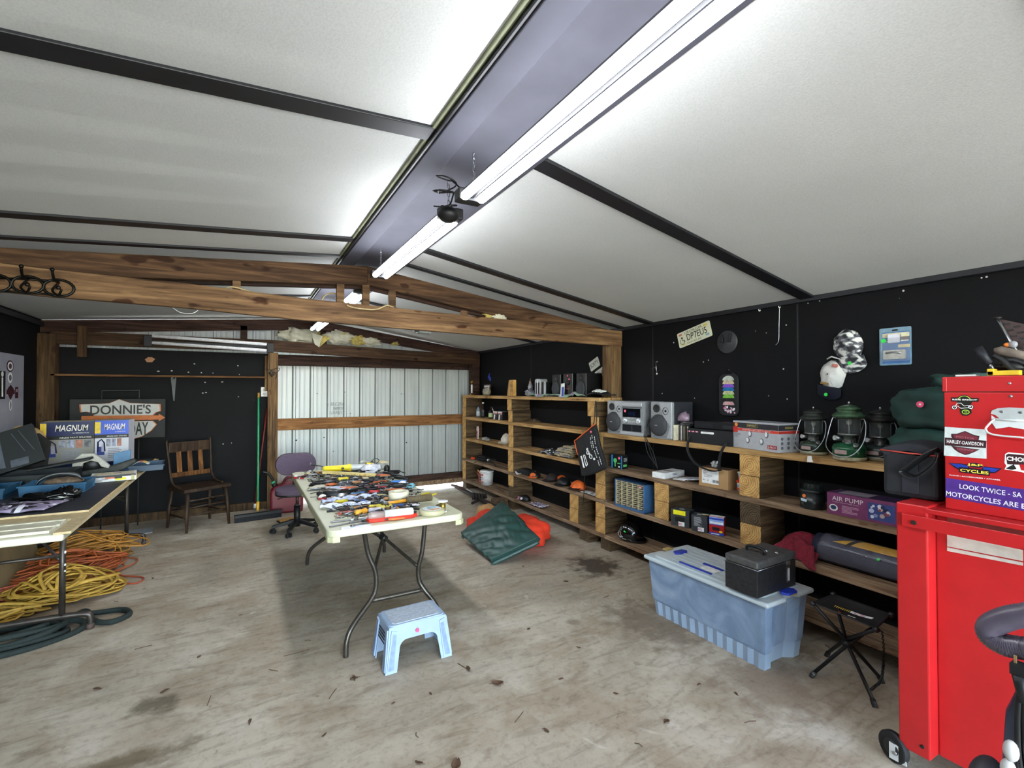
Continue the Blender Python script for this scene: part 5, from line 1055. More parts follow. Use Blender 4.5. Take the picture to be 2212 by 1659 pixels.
b=B(); b.text("DONNIE'S",F@T(sx(262),szz(884.5),.003),sx(328)-sx(197),szz(874.5)-szz(895),BLACK,bold=.018); b.text("DAY",F@T(sx(300),szz(926.5),.003),sx(322)-sx(280),szz(913)-szz(941),BLACK,bold=.018); b.build('lettering',t)
b=B(); b.tube([(sx(219),.01,szz(870)),(sx(219),.01,szz(844)),(sx(300),.01,szz(843)),(sx(300),.01,szz(868))],.006,pl('#3a3c3e',.5),6)
for px in (219,299): b.tube([(sx(px),.03,sb+.02),(sx(px),.03,.0)],.007,pl('#2c302f',.5),6)
b.tube([(sx(219),.03,.62),(sx(299),.03,.62)],.006,pl('#2c302f',.5),6); b.build('wire_stand',t)
# --- wall shelf with bracket ---
t=thing('wall_shelf','long thin brown shelf on the far black wall above the sign','shelf',(-.82,7.05,0))
zsh=P(330,812,y=7.02).z
b=B(); b.bx(-1.0,1.10,-.03,.13,zsh-.012,zsh+.01,wood('shelf_board_brown','#3a2615','#6b4a2c','#8d6a45',0,.3)); b.build('board',t,bev=.002)
xk=P(372,850,y=7.05).x+.82; b=B(); b.prism([(-.03,zsh-.012),(.03,zsh-.012),(.012,zsh-.30),(-.0,zsh-.30)],0,.02,pl('#4a4d50',.5),FY(xk,.13,0)); b.bx(xk-.012,xk+.012,-.02,.12,zsh-.03,zsh-.012,pl('#4a4d50',.5)); b.build('bracket',t,bev=.002)
# outlet, cords on the jamb
t=thing('outlet_cover','white double outlet plate beside the door post','outlet',(P(571,847,y=7.14).x,7.17,P(571,847,y=7.14).z))
b=B(); b.bx(-.04,.045,-.012,.0,-.06,.065,WHITE); b.build('plate',t,bev=.003)
for z in (-.025,.028): b=B(); b.prism(rrect(.035,.04,.012),0,.002,pl('#c9c9c4'),FY(0,-.013,z)); b.quad(FY(0,-.015,z),.003,.012,BLACK,.001,-.007); b.quad(FY(0,-.015,z),.003,.012,BLACK,.001,.007); b.build('socket',t)
t=thing('knotted_flex','black cord hanging down the left door post with a tied loop and plug','cord',(0,0,0))
pz=lambda px,py:P(px,py,y=7.045)
b=B(); b.tube(spline([pz(580,757),pz(583,775),pz(582,795),pz(586,799),pz(600,795),pz(604,798),pz(595,806),pz(584,800),pz(573,797),pz(580,799),pz(592,802),pz(598,812),pz(594,818)],5),.004,BLACK,6); b.build('cable',t)
b=B(); b.cyl(pz(583,803),pz(590,812),.022,pl('#3a3228',.6),n=12); b.build('plug',t)
# --- metal panel with emblems on the left wall ---
t=thing('emblem_panel','pale grey metal locker panel with dark emblem stickers on the left wall','panel',(XL+.004,6.1,0))
z1=1.905; z0=.80; MG=pl('#a9abb8',.4,.3,.06,5)
b=B(FR(0,0,0)); b.prism([(-.9,z0),(-.09,z0),(-.09,z1),(-.9,z1)],0,.02,MG) ; b.build('sheet',t,bev=.003)
b=B(FR(.022,0,0)); b.prism([(-.093,z0+.0),(-.088,z0),(-.088,z1-.05),(-.093,z1-.05)],0,.001,pl('#7c7e88'))
b.build('seam',t)
b=B(FR(.0,0,0)); b.prism([(-.085,z0),(.5,z0),(.5,z1+.0),(-.085,z1+.0)],0,.02,MG); b.build('sheet',t,bev=.003)
def lw(px,py):
    p=P(px,py,x=XL+.03); return (p.y-6.1,p.z)
F=FR(.0225,0,0); MR=pl('#3c1420',.5); b=B(F)
cx_,cz_=lw(23,791); b.disc(Matrix(),.075,MR,.001,24,cx_,cz_,.055); b.disc(Matrix(),.06,WHITE,.0015,24,cx_,cz_,.042); b.disc(Matrix(),.035,pl('#50404c'),.002,18,cx_,cz_,.026)
cx_,cz_=lw(23,816); b.disc(Matrix(),.05,WHITE,.001,16,cx_,cz_,.05); b.disc(Matrix(),.03,pl('#606070'),.0015,12,cx_,cz_,.03)
cx_,cz_=lw(24,847); b.prism([(cx_-.07,cz_+.03),(cx_,cz_+.07),(cx_+.07,cz_+.03),(cx_+.05,cz_-.03),(cx_,cz_-.075),(cx_-.05,cz_-.03)],0,.001,MR); b.prism(rrect(.18,.04,.005,3,cx_,cz_),0,.0015,MR)
cx_,cz_=lw(37,848); b.prism(rrect(.07,.11,.005,3,cx_,cz_),0,.001,MR); b.prism(rrect(.04,.03,.004,3,cx_,cz_+.02),0,.0015,pl('#9a8a92'))
cx_,cz_=lw(24,875); b.disc(Matrix(),.03,WHITE,.001,14,cx_,cz_,.055); b.disc(Matrix(),.012,pl('#50505c'),.0015,14,cx_,cz_,.04)
b.prism([(lw(0,803)[0]-.2,lw(12,862)[1]),(lw(12,862)[0],lw(12,862)[1]),(lw(12,862)[0],lw(12,802)[1]),(lw(0,803)[0]-.2,lw(12,802)[1])],0,.001,BLACK)
c0=lw(6,808); b.disc(Matrix(),.025,WHITE,.002,12,*c0)
for i in range(8): q=lw(6,818+i*5.2); b.prism(rrect(.03,.022,.004,2,q[0],q[1]),0,.002,WHITE)
b.build('emblem_stickers',t)
# --- wooden chair ---
CW=wood('dark_chair_wood','#1c130d','#382a20','#55422f',2,.3,.5); CWO=wood('worn_chair_slat','#33200f','#6a4422','#9a6a3a',2,.4,.55)
t=thing('wooden_chair','old dark wooden chair with three worn back slats against the black far wall','chair',(-.42,6.61,0),.52)
sh_=.43
b=B(); b.sheet(lambda u,v:((-.22+.44*u)*(1+.08*(1-v)),-.20+.41*v,sh_+.012-.016*math.sin(PI*u)*math.sin(PI*v)**.5),14,12,CW,.032); b.build('seat',t,bev=.004)
for sx_,sy_ in ((-1,-1),(1,-1),(-1,1),(1,1)):
    b=B(); b.tube([(sx_*.19,sy_*.16,sh_-.02),(sx_*.205,sy_*.185,.2),(sx_*.215,sy_*.20,.0)],[.021,.02,.013],CW,10); b.build('leg',t)
for s in (-1,1):
    b=B(); b.tube(spline([(s*.215,-.06,sh_+.012),(s*.213,.07,sh_+.03),(s*.208,.15,sh_+.10),(s*.215,.19,sh_+.3),(s*.222,.23,sh_+.50)],6),[.012]*6+[.014]*6+[.014]*6+[.013]*7,CW,10); b.build('back_post',t)
b=B(); b.bx(-.205,.205,.205,.225,sh_+.365,sh_+.475,CW,); b.build('top_rail',t,bev=.005)
b=B(); b.bx(-.20,.20,.165,.185,sh_+.10,sh_+.15,CWO); b.build('bottom_rail',t,bev=.004)
for x in (-.11,0,.11):
    b=B(); b.prism([(-.024,.0),(.024,0),(.024,.23),(-.024,.23)],0,.012,CWO,FY(x,.185,sh_+.145)@Rx(-.14)); b.build('slat',t,bev=.003)
for z,y in ((.32,-.18),(.25,-.185),(.17,-.19)):
    b=B(); b.tube([(-.2,y,z),(.2,y,z)],.009,CW,8); b.build('stretcher',t)
for s in (-1,1): b=B(); b.tube([(s*.205,-.19,.14),(s*.205,.19,.14)],.009,CW,8); b.tube([(s*.2,-.19,.24),(s*.2,.19,.24)],.009,CW,8); b.build('stretcher',t)
b=B(); b.tube([(-.2,.19,.2),(.2,.19,.2)],.009,CW,8); b.build('stretcher',t)
t.scale=(1.06,1.06,1.06)
# --- brooms ---
GRH=pl('#2fa06a',.4); REDH=pl('#6a1f1c',.5); BRB=pl('#12131a',.8,0,.2,60)
bp=P(560,1112,z=.03); 
t=thing('push_broom','wide push broom with a black bristle head and green handle with yellow ends','broom',(0,0,0))
a,c=P(506,1124,z=.03),P(608,1110,z=.03); d=(c-a).normalized(); mid=(a+c)/2; rzb=math.atan2(d.y,d.x)
b=B(T(mid.x,mid.y,0)@Rz(rzb)); L_=(c-a).length; b.bx(-L_/2,L_/2,-.03,.03,.055,.085,BLACK); 
for i in range(40):
    x=-L_/2+.01+i*(L_-.02)/39; b.bx(x-.006,x+.006,-.035,.035,0,.06,BRB,tp=(.8,.8))
b.build('broom_head',t)
hb=P(557,1100,y=mid.y+.02); ht=P(558.5,849,y=7.10)
b=B(); b.tube([hb,ht],.012,GRH,10); hn_=b.build('handle',t)
b=B(); v=(ht-hb).normalized(); b.cyl(ht-v*.07,ht+v*.0,.0135,pl('#a8852c',.5),n=10); b.build('grip_end',hn_); b=B(); b.cyl(hb-v*.02,hb+v*.09,.017,pl('#d9a72c',.5),n=12); b.build('socket',hn_)
t=thing('broom_handle','dark red pole with a white foot leaning on the wall behind the green broom','pole',(0,0,0))
hb=P(550,1098,y=7.05); ht=P(577,882,y=7.13); v=(ht-hb).normalized()
b=B(); b.tube([hb,ht],.011,REDH,10); b.build('pole',t); b=B(); b.cyl(hb-v*.0,hb+v*.06,.018,pl('#d9d4c8',.6),n=10); b.build('foot',t)
# --- gas can ---
GC=pl('#6d1626',.4,0,.12,5,.1); t=thing('gas_can','large dark red plastic fuel can with a black spout behind the office chair','fuel can',(.50,6.72,0),-.08)
b=B(); b.prism([(-.18,0),(.2,0),(.205,.2),(.205,.33),(.18,.40),(-.02,.40),(-.06,.36),(-.13,.34),(-.185,.28)],0,.22,GC,FY(0,.22,0)); b.build('tank',t,bev=.03,seg=3)
b=B(); b.tube(spline([(-.03,.10,.38),(.0,.10,.43),(.05,.10,.44),(.16,.10,.44),(.185,.10,.40)],5),.017,GC,10); b.build('carry_handle',t)
b=B(); b.cyl((-.12,.1,.33),(-.145,.1,.375),.032,BLACK,n=16); b.tube(spline([(-.14,.1,.37),(-.16,.1,.43),(-.20,.1,.50),(-.27,.1,.53)],5),.014,BLACK,10); b.build('spout',t)
b=B(); b.cyl((-.145,.1,.375),(-.155,.1,.40),.026,pl('#3aa070',.5),n=16); b.build('spout_collar',t)
# --- block of wood under chair and small bits ---
b=B(); b.bx(-.09,.09,-.045,.045,0,.028,pl('#b58a48',.8,0,.2,20)); b.bx(-.10,.10,-.05,.055,.0,.012,BLACK); o=b.build('scrub_pad',bev=.004); tag(o,'tan wood-backed pad on the floor between the broom head and the office chair','pad',(.48,6.32,.001),.25)
# --- office chair ---
PURP=pl('#5b4d5e',.85,0,.15,90,.3); t=thing('office_chair','small purple-grey upholstered office chair on a black star base behind the tool table','chair',(.545,5.80,0),0)
b=B(); b.bx(-.02,.02,-.02,.02,.08,.30,BLACK); b.cyl((0,0,.06),(0,0,.29),.034,BLACK,n=14); b.cyl((0,0,.29),(0,0,.42),.017,pl('#4a3a38',.4,.5),n=12); b.build('column',t)
for k in range(5):
    a=2*PI*k/5-.75; b=B(T(0,0,0)@Rz(a)); b.prism([(0,.10),(.0,.14),(.10,.125),(.25,.085),(.25,.06),(.10,.085)],-.02,.02,BLACK,Matrix(((1,0,0,0),(0,0,-1,0),(0,1,0,0),(0,0,0,1)))); arm_=b.build('base_arm',t,bev=.004)
    b=B(T(.24*math.cos(a),.24*math.sin(a),0)@Rz(a+.9)); 
    for s in (-.018,.018): b.lathe([(0,-.009),(.022,-.009),(.026,0),(.022,.009),(0,.009)],RUBBER,18,T(0,s,.027)@Rx(PI/2))
    b.cyl((0,0,.03),(0,0,.07),.012,BLACK,n=10); b.bx(-.024,.024,-.006,.006,.03,.055,BLACK); b.build('caster',arm_)
b=B(); b.prism(rrect(.44,.42,.17,8),0,.05,PURP,T(0,0,.435)); b.prism(rrect(.445,.425,.17,8),0,.02,BLACK,T(0,0,.42)); b.build('seat',t,bev=.018,seg=3)
b=B(); b.prism(rrect(.42,.24,.115,8),0,.06,PURP,FY(0,.19,.72)@Rx(-.1)); b.prism(rrect(.425,.245,.118,8),0,.02,BLACK,FY(0,.205,.72)@Rx(-.1)); b.build('backrest',t,bev=.02,seg=3)
b=B(); b.tube(spline([(0,.05,.42),(0,.2,.42),(0,.245,.5),(0,.24,.70)],5),.028,BLACK,8,flat=.4,up=(0,1,0)); b.build('back_bar',t)
b=B(); b.tube([(-.04,0,.415),(-.2,-.08,.39)],.006,BLACK,6); b.build('lever',t)
t.scale=(1,1,1)
# --- coat hook rack on the near truss ---
t=thing('coat_hook_rack','black iron hook rack with rings screwed to the near truss beam at the left','hook rack',(0,0,0))
IR=pl('#14130f',.35,.6,.2,30)
def hk(px,py,o=.0): 
    p=P(px,py,y=3.70-o); return p
b=B(); b.tube([hk(-70,598),hk(60,603),hk(126,607)],.006,IR,6); b.tube([hk(-70,626),hk(30,630),hk(126,638)],.006,IR,6); b.build('frame_bar',t)
for px,py in ((127,622),(60,615),(-12,611),(-80,606)):
    c_=hk(px,py,.004); ra=.0+19/1035*3.25
    b=B(); b.tube([(c_.x+ra*1.12*math.cos(a*PI/10),c_.y,c_.z+ra*.8*math.sin(a*PI/10)) for a in range(20)],.0075,IR,8,closed=True); rg_=b.build('ring',t)
    q=hk(px-14,py-40,.09); 
    b=B(); b.tube(spline([(c_.x,c_.y,c_.z+.03),(c_.x-.01,c_.y-.04,c_.z+.04),(q.x,q.y,q.z-.01)],5),.007,IR,8); b.ell(q,(.011,.011,.011),IR,10,8); b.tube(spline([(c_.x,c_.y,c_.z+.03),(c_.x-.02,c_.y-.03,c_.z-.02),(c_.x+.01,c_.y-.05,c_.z-.05),(c_.x+.03,c_.y-.07,c_.z-.02)],5),.006,IR,8); b.ell((c_.x+.0,c_.y-.01,c_.z),(.012,.008,.012),IR,8,6); b.build('hook',rg_)
# cables on the truss
CBM=pl('#b8a478',.6); 
b=B(); b.tube(spline([P(688,672,y=3.74),P(700,640,y=3.85),P(722,634,y=3.85),P(738,648,y=3.78),P(755,662,y=3.70),P(790,668,y=3.695),P(815,668,y=3.695),P(835,660,y=3.70),P(850,664,y=3.74)],7),.006,CBM,6); o=b.build('house_cable'); tag(o,'cream cable looping over the near truss beam in front of the small light','cable')
b=B(); b.tube(spline([P(486,624,y=3.76),P(505,620,y=3.74),P(540,630,y=3.76)],6),.005,CBM,6); o=b.build('house_cable'); tag(o,'short cream cable arching over the near truss beam at the left web','cable')
b=B(); b.tube(spline([P(372,664,y=3.72),P(390,675,y=3.72),P(415,677,y=3.72),P(428,670,y=3.72)],6),.003,BALL,6); o=b.build('wire_loop'); tag(o,'thin bright wire loop hanging under the near truss beam','wire')
# insulation batts on the rear truss
INS=pl('#b8a65a',.95,0,.3,30,.5); INW=pl('#c9c6ae',.75,0,.12,14,.3)
for i,(px,py,rx,rz_,sd,lb) in enumerate(((648,724,.24,.10,1,'pale crumpled insulation batt at the left end of the rear truss'),(735,728,.20,.085,4,'pale crumpled insulation batt in the middle of the rear truss, under the far light'),(775,735,.12,.06,6,'small yellow insulation tuft between two pale batts on the rear truss'),(800,737,.15,.05,9,'pale insulation batt at the right of the rear truss'),(854,743,.06,.02,12,'last small yellow tuft of insulation at the right end of the row'))):
    p=P(px,py,y=7.10); b=B(); b.ell((0,0,0),(rx,.07,rz_),INW if i not in (2,4) else INS,26,16,amp=.5,fs=2.6,seed=sd); b.ell((rx*.1,.03,.02),(rx*1.05,.06,rz_*.9),INS,22,12,amp=.7,fs=3,seed=sd+3); 
    if i==0: b.prism([(.13,.04),(.28,.0),(.24,-.16),(.18,-.12)],0,.01,INW,FY(0,-.075,0)); b.prism([(.28,.02),(.38,-.02),(.25,-.15)],0,.012,INS,FY(0,-.07,0))
    if i==2: pass
    o=b.build('insulation'); tag(o,lb,'insulation',(p.x,7.12,p.z))
p=P(1070,681,y=3.80); b=B(); b.ell((0,0,0),(.10,.03,.04),INS,18,10,amp=.7,fs=3,seed=2); b.ell((.03,-.03,-.02),(.07,.02,.03),INW,16,10,amp=.7,fs=3,seed=5); o=b.build('insulation'); tag(o,'yellow insulation scrap poking out above the right side of the near truss','insulation',(p.x,3.80,p.z-.0))
# emergency light box beneath near truss
t=thing('junction_box','small grey plastic sensor box under the right part of the near truss beam','box',(P(916,716,y=3.78).x,3.77,P(916,721,y=3.78).z))
b=B(); b.bx(-.05,.055,-.02,.06,0,.04,pl('#6f7370',.4)); b.build('housing',t,bev=.006); b=B(); b.bx(-.085,-.05,0,.03,.012,.035,BLACK); b.build('bracket',t)
# ================= CENTRE TABLE =================
TT=.742; CRT=pl('#c4c4a8',.42,0,.04,5,.08); CRS=pl('#b9b894',.45,0,.05,5)
t=thing('folding_table','cream plastic folding table in the middle of the room, covered in hand tools','table',(.865,4.08,0))
b=B(); b.prism(rrect(.86,2.32,.07,8),.700,TT,CRT); b.build('tabletop',t,bev=.008,seg=3)
b=B()
for sx_ in (-1,1):
    for sy_ in (-1,1):
        b.prism([(sx_*x,sy_*y) for x,y in ((.43,1.09),(.428,1.13),(.40,1.158),(.36,1.16),(.36,1.13),(.395,1.12),(.41,1.09))][::sx_*sy_],.672,.705,CRS)
        b.prism([(sx_*x,sy_*y) for x,y in ((.43,.2),(.43,1.10),(.41,1.10),(.41,.2))][::sx_*sy_],.685,.702,CRS)
b.build('corner_skirt',t,bev=.004)
TL=pl('#4f4a43',.35,.7,.15,20)
def lg(pts,name='leg',r=.0155):
    b=B(); b.tube(spline([Vector(p)-Vector((.865,4.08,0)) for p in pts],6),r,TL,12); return b.build(name,t)
Ls=[P(787,1150,y=3.22),P(795,1195,y=3.15),P(810,1232,y=3.10),P(812,1268,y=3.05),P(800,1298,y=3.02),P(762,1352,y=2.96),P(749,1385,y=2.94),P(747,1421,y=2.93)]
lg(Ls)
cm=.885; Rs=[P(918,1128,y=3.22),P(912,1190,y=3.15),P(904,1225,y=3.10),P(905,1252,y=3.05),P(916,1273,y=3.02),P(942,1308,y=2.98),P(957,1355,y=2.95),P(960,1412,y=2.93)]
lg(Rs)
lg([Vector((p.x-.02,4.36+(3.22-p.y),p.z)) for p in Ls]); lg([Vector((2*cm-p.x-.02,4.36+(3.22-p.y),p.z)) for p in Ls])
lg([Ls[4],Rs[4]],'crossbar',.014)
lg([Vector((Ls[4].x-.02,4.56,Ls[4].z)),Vector((2*cm-Ls[4].x-.02,4.56,Ls[4].z))],'crossbar',.014)
lg([Vector((.88,3.75,.70)),Vector((.88,3.42,.52))],'brace',.013); lg([Vector((.88,3.42,.52)),Vector((Ls[2].x,3.12,.40))],'brace',.011); lg([Vector((.88,3.42,.52)),Rs[2]],'brace',.011)
b=B(); b.cyl((.0,3.40-4.08,.53),(.03,3.42-4.08,.50),.024,BLACK,n=10); b.build('brace_clamp',t)
lg([Vector((.88,4.0,.70)),Vector((.86,4.3,.56)),Vector((Ls[2].x,4.47,.42))],'brace',.011); lg([Vector((.86,4.3,.56)),Vector((2*cm-Ls[2].x,4.47,.42))],'brace',.011)
# ---- tool builders: local +x from handle to tip, resting on z=0 ----
def tw(px,py,z=TT): return P(px,py,z=z)
def place(t,a,c=None,dz=.001):
    a=tw(*a); 
    if c is not None:
        c=tw(*c); d=c-a; t.rotation_euler=(0,0,math.atan2(d.y,d.x)); L=d.length
    t.location=(a.x,a.y,TT+dz); return t
def screwdriver(col,L=.2,r=.014):
    t=thing('screwdriver','','screwdriver'); b=B(); b.lathe([(0,0),(r*.7,0),(r,.01),(r*.85,L*.2),(r,L*.38),(r*.6,L*.45),(0,L*.45)],col,10,Matrix.Translation((0,0,r))@Ry(PI/2)); b.build('handle',t)
    b=B(); b.tube([(L*.45,0,r),(L*.97,0,r*.7),(L,0,r*.6)],.0035,STEEL,6); b.build('shaft',t); return t
def pliers(col,L=.19,open_=.16):
    t=thing('pliers','','pliers')
    for s in (-1,1):
        b=B(); b.tube(spline([(0,s*.032,.009),(L*.25,s*.034,.01),(L*.5,s*.02,.01),(L*.62,s*.004,.01)],4),[.007]*4+[.0085]*4+[.008]*4+[.006],col,8); b.build('handle',t)
    b=B(); b.prism([(L*.6,-.014),(L*.7,-.017),(L,-.004),(L,.004),(L*.7,.017),(L*.6,.014)],.002,.017,DSTEEL); b.build('jaws',t,bev=.002); return t
def wrench(L=.17,col=None):
    t=thing('wrench','','wrench'); m=col or STEEL; b=B(); b.bx(.015,L-.015,-.007,.007,.002,.009,m); 
    b.prism([(x*1.,y) for x,y in ((.02,-.007),(.012,-.017),(-.008,-.014),(-.004,-.006),(.004,0),(-.004,.006),(-.008,.014),(.012,.017),(.02,.007))],0,.011,m)
    b.tube([(L-.004+.012*math.cos(a*PI/5),.012*math.sin(a*PI/5),.006) for a in range(10)],.0045,m,6,closed=True); b.build('wrench_body',t,bev=.001); return t
def knife(col,L=.19):
    t=thing('putty_knife','','scraper'); b=B(); b.bx(0,L*.5,-.011,.011,.0,.014,col); b.build('handle',t,bev=.005)
    b=B(); b.prism([(L*.48,-.009),(L*.8,-.02),(L,-.022),(L,.022),(L*.8,.02),(L*.48,.009)],.005,.008,STEEL); b.build('blade',t); return t
def cutter(col,L=.15):
    t=thing('utility_knife','','knife'); b=B(); b.prism([(0,-.010),(.04,-.014),(L*.8,-.013),(L*.86,-.005),(L*.86,.005),(L*.8,.012),(.03,.012),(0,.006)],0,.016,col); b.build('handle',t,bev=.003)
    b=B(); b.prism([(L*.84,-.007),(L,.004),(L*.84,.006)],.007,.009,BALL); b.build('blade',t); return t
def punch(L=.14,r=.006,col=None):
    t=thing('punch','','punch'); b=B(); b.tube([(0,0,r),(L*.6,0,r),(L*.65,0,r*.9),(L,0,r*.8)],[r,r,r*.6,r*.35],col or DSTEEL,8); b.build('bar',t); return t
def socket_bit(r=.012,L=.03):
    t=thing('socket','','socket'); b=B(); b.lathe([(r*.6,0),(r,0),(r,L*.6),(r*.75,L),(0,L)],STEEL,14,Matrix.Translation((0,0,r))@Ry(PI/2)); b.build('socket_body',t); return t
def brush(col,L=.2):
    t=thing('paint_brush','','brush'); b=B(); b.prism([(0,-.006),(L*.45,-.012),(L*.55,-.02),(L*.55,.02),(L*.45,.012),(0,.006)],0,.012,col); b.build('handle',t,bev=.003)
    b=B(); b.bx(L*.55,L*.68,-.022,.022,-.0,.014,STEEL); b.build('ferrule',t); b=B(); b.bx(L*.68,L,-.021,.021,.001,.012,pl('#2b241c',.9,0,.3,90)); b.build('bristles',t); return t
def packet(col,w=.09,h=.05):
    t=thing('parts_packet','','packet'); b=B(); b.sheet(lambda u,v:(w*u,-h/2+h*v,.006+.007*math.sin(PI*u)*math.sin(PI*v)+.003*math.sin(u*20)),8,6,col,.004); b.build('wrapper',t)
    b=B(); b.bx(0.0,w*.25,-h/2,h/2,.008,.011,pl('#d8d3d6',.5)); b.build('card',t); return t
def coil(col,R_=.05,r=.004,n=4,seed=0):
    t=thing('cable_coil','','cable'); q=random.Random(seed); b=B(); pts=[]
    for i in range(n*12): a=2*PI*i/12; k=1+q.uniform(-.12,.12); pts.append((R_*k*math.cos(a),R_*.75*k*math.sin(a),r+.006*(i//12)+q.uniform(0,.004)))
    b.tube(spline(pts+[(R_*1.6,-R_*.6,r)],3),r,col,6); b.build('cable',t); return t
YP=pl('#d3bd2f',.45,0,.1,30); YB2=pl('#f0d423',.4,0,.06,20); RP=pl('#b81f26',.35); OP=pl('#d8962c',.45)
# ---- notable tools, far to near ----
t=thing('work_light','yellow fluorescent work light with a clear tube at the far end of the table','work light')
b=B(); b.lathe([(0,0),(.02,0),(.028,.02),(.03,.22),(.036,.24),(.036,.26),(0,.26)],YB2,18,T(0,0,.036)@Ry(PI/2)); b.build('handle',t)
b=B(); b.lathe([(.03,.26),(.03,.40)],clear('#d8dadb',.1,.55),18,T(0,0,.036)@Ry(PI/2)); b.lathe([(0,.26),(.016,.26),(.016,.4),(0,.4)],WHITE,12,T(0,0,.036)@Ry(PI/2)); b.build('tube_cover',t)
b=B(); b.lathe([(0,.395),(.037,.395),(.037,.45),(.032,.465),(0,.465)],YB2,18,T(0,0,.036)@Ry(PI/2)); b.lathe([(.0375,.395),(.0385,.40),(.0375,.405)],BLACK,18,T(0,0,.036)@Ry(PI/2)); b.tube(spline([(.44,0,.07),(.49,.01,.11),(.53,0,.09),(.5,0,.06)],6),.0035,BLACK,6); b.build('end_cap',t)
b=B(); b.quad(FY(.18,-.037+.002,.036+.0)@Rx(-.4),.025,.02,BLACK,.002); b.build('switch',t)
place(t,(697,1026),(775,1021)); t.location.z=TT+.02
t=thing('hook_wrench','grey forked steel bar beside the handle of the yellow work light','tool'); b=B(); b.tube([(0,0,.06),(.10,0,.055),(.2,-.02,.04)],[.008,.006,.008],STEEL,8); b.tube([(-.02,-.0,.06),(-.015,.01,.085)],.008,STEEL,8); b.build('bar',t); place(t,(673,1018),(700,1019))
t=thing('bristle_strip','long pale yellow serrated strip lying across the table in front of the work light','strip'); b=B(); b.bx(0,.56,-.012,.012,.012,.03,pl('#d8c285',.5,0,.1,30))
for i in range(48): b.bx(.01+i*.0115,.017+i*.0115,-.02,-.008,.006,.02,pl('#e0c98a',.5))
b.build('strip',t,bev=.001); place(t,(697,1031),(787,1036)); t.location.z=TT+.03
b=B(); b.bx(-.02,.03,-.025,.02,.01,.045,IV); o=b.build('plastic_clip',bev=.004); tag(o,'ivory plastic clip at the right end of the serrated strip','clip'); place(o,(788,1042)); 
t=thing('tape_measure_belt','black looped belt strap under the serrated strip at the left','belt'); b=B(); 
for k in range(3): b.tube([( .13*math.cos(a)*(1-.1*k),.07*math.sin(a)*(1-.1*k),.006+.012*k) for a in [PI*.25+i*PI*1.5/16 for i in range(17)]],.014,BLACK,6,flat=.3,up=(0,0,1)); 
b.build('strap',t); place(t,(705,1047))
for lb,px,py,cols,s in (('pile of small red parts packets on the far left corner of the table',648,1034,[RED,RED,WHITE,BLACK],.035),('white and yellow small parts heap left of the serrated strip',672,1030,[WHITE,YB2,STEEL,BLACK,WHITE],.045)):
    b=B(); q=random.Random(px)
    for i in range(9):
        x,y=q.uniform(-s,s),q.uniform(-s*.8,s*.8); b.bx(x-.02,x+.02,y-.014,y+.014,.0+.006*(i//3),.012+.008*(i//3),cols[i%len(cols)],Matrix.Rotation(q.uniform(0,3),3,'Z'))
    o=b.build('parts_heap'); tag(o,lb,'parts'); place(o,(px,py)); o['kind']='stuff'
b=B(); CP=pl('#cfcfd6',.2,0,.35,25); b.ell((0,0,.035),(.095,.07,.045),CP,26,16,amp=.5,fs=3,seed=4,flat=0); o=b.build('plastic_bag'); tag(o,'crumpled clear bag of white parts at the far right of the table','bag'); place(o,(803,1021))
b=B(); b.ell((0,0,.04),(.07,.05,.035),pl('#aeb2a5',.3,0,.3,20),18,10,amp=.4,seed=7,flat=0); o=b.build('plastic_bag'); tag(o,'greenish plastic bag behind the clear bag at the far end','bag'); place(o,(790,1009))
b=B(R:=Matrix()); b.prism([(0,0),(.1,-.02),(.13,.05),(.02,.08)],0,.01,pl('#d9c69c',.6)); o=b.build('paper_card'); tag(o,'cream card leaning on the clear bag at the far end','card'); place(o,(812,1013),(835,1016)); o.location.z=TT+.07
t=thing('blue_handle_tool','bright blue plastic case near the right side of the far table half','case'); b=B(); b.bx(0,.13,-.025,.025,0,.04,pl('#2f7ed0',.35)); b.build('case_body',t,bev=.006); place(t,(845,1049),(868,1048))
b=B(); b.lathe([(0,0),(.022,0),(.025,.03),(.012,.06),(0,.07)],WHITE,18,T(0,0,.03)@Ry(-PI/2)); o=b.build('white_nozzle'); tag(o,'white plastic nozzle beside the bright blue case','nozzle'); place(o,(876,1052))
b=B(); b.ell((0,0,.012),(.04,.03,.02),pl('#7fb8c8',.2,0,.3,20),14,8,amp=.5,flat=0); o=b.build('small_bag'); tag(o,'small turquoise plastic bag at the right table edge','bag'); place(o,(886,1053))
for lb,a,c,L,r in (('thick black folding knife at the right far edge of the table',(843,1032),(868,1035),.15,.017),('black handled tool just in front of the thick black knife',(852,1037),(876,1039),.15,.016)):
    b=B(); b.tube([(0,0,r),(L*.3,0,r),(L*.6,0.004,r),(L,0,r*.8)],[r*.7,r,r*.9,r*.6],BLACK,10); o=b.build('folding_knife'); tag(o,lb,'knife'); place(o,a,c); o.location.z=TT+.008
def named(fn,lb,a,c,z=.0,scale=None):
    t=fn; t['label']=lb; place(t,a,c); t.location.z=TT+.001+z; return t
named(pliers(pl('#c8583a',.4),.2),'orange-red handled pliers behind the black knives',(840,1033),(812,1031),.01)
named(pliers(RP,.27),'large pliers with bright red handles in the middle of the table',(833,1057),(795,1060),.015)
t=thing('torch','long black aluminium torch lying across the middle of the table','torch'); b=B(); b.lathe([(0,0),(.017,0),(.017,.30),(.024,.33),(.026,.38),(0,.38)],BLACK,16,T(0,0,.026)@Ry(PI/2)); b.build('barrel',t); place(t,(795,1066),(725,1074)); t.location.z=TT+.004
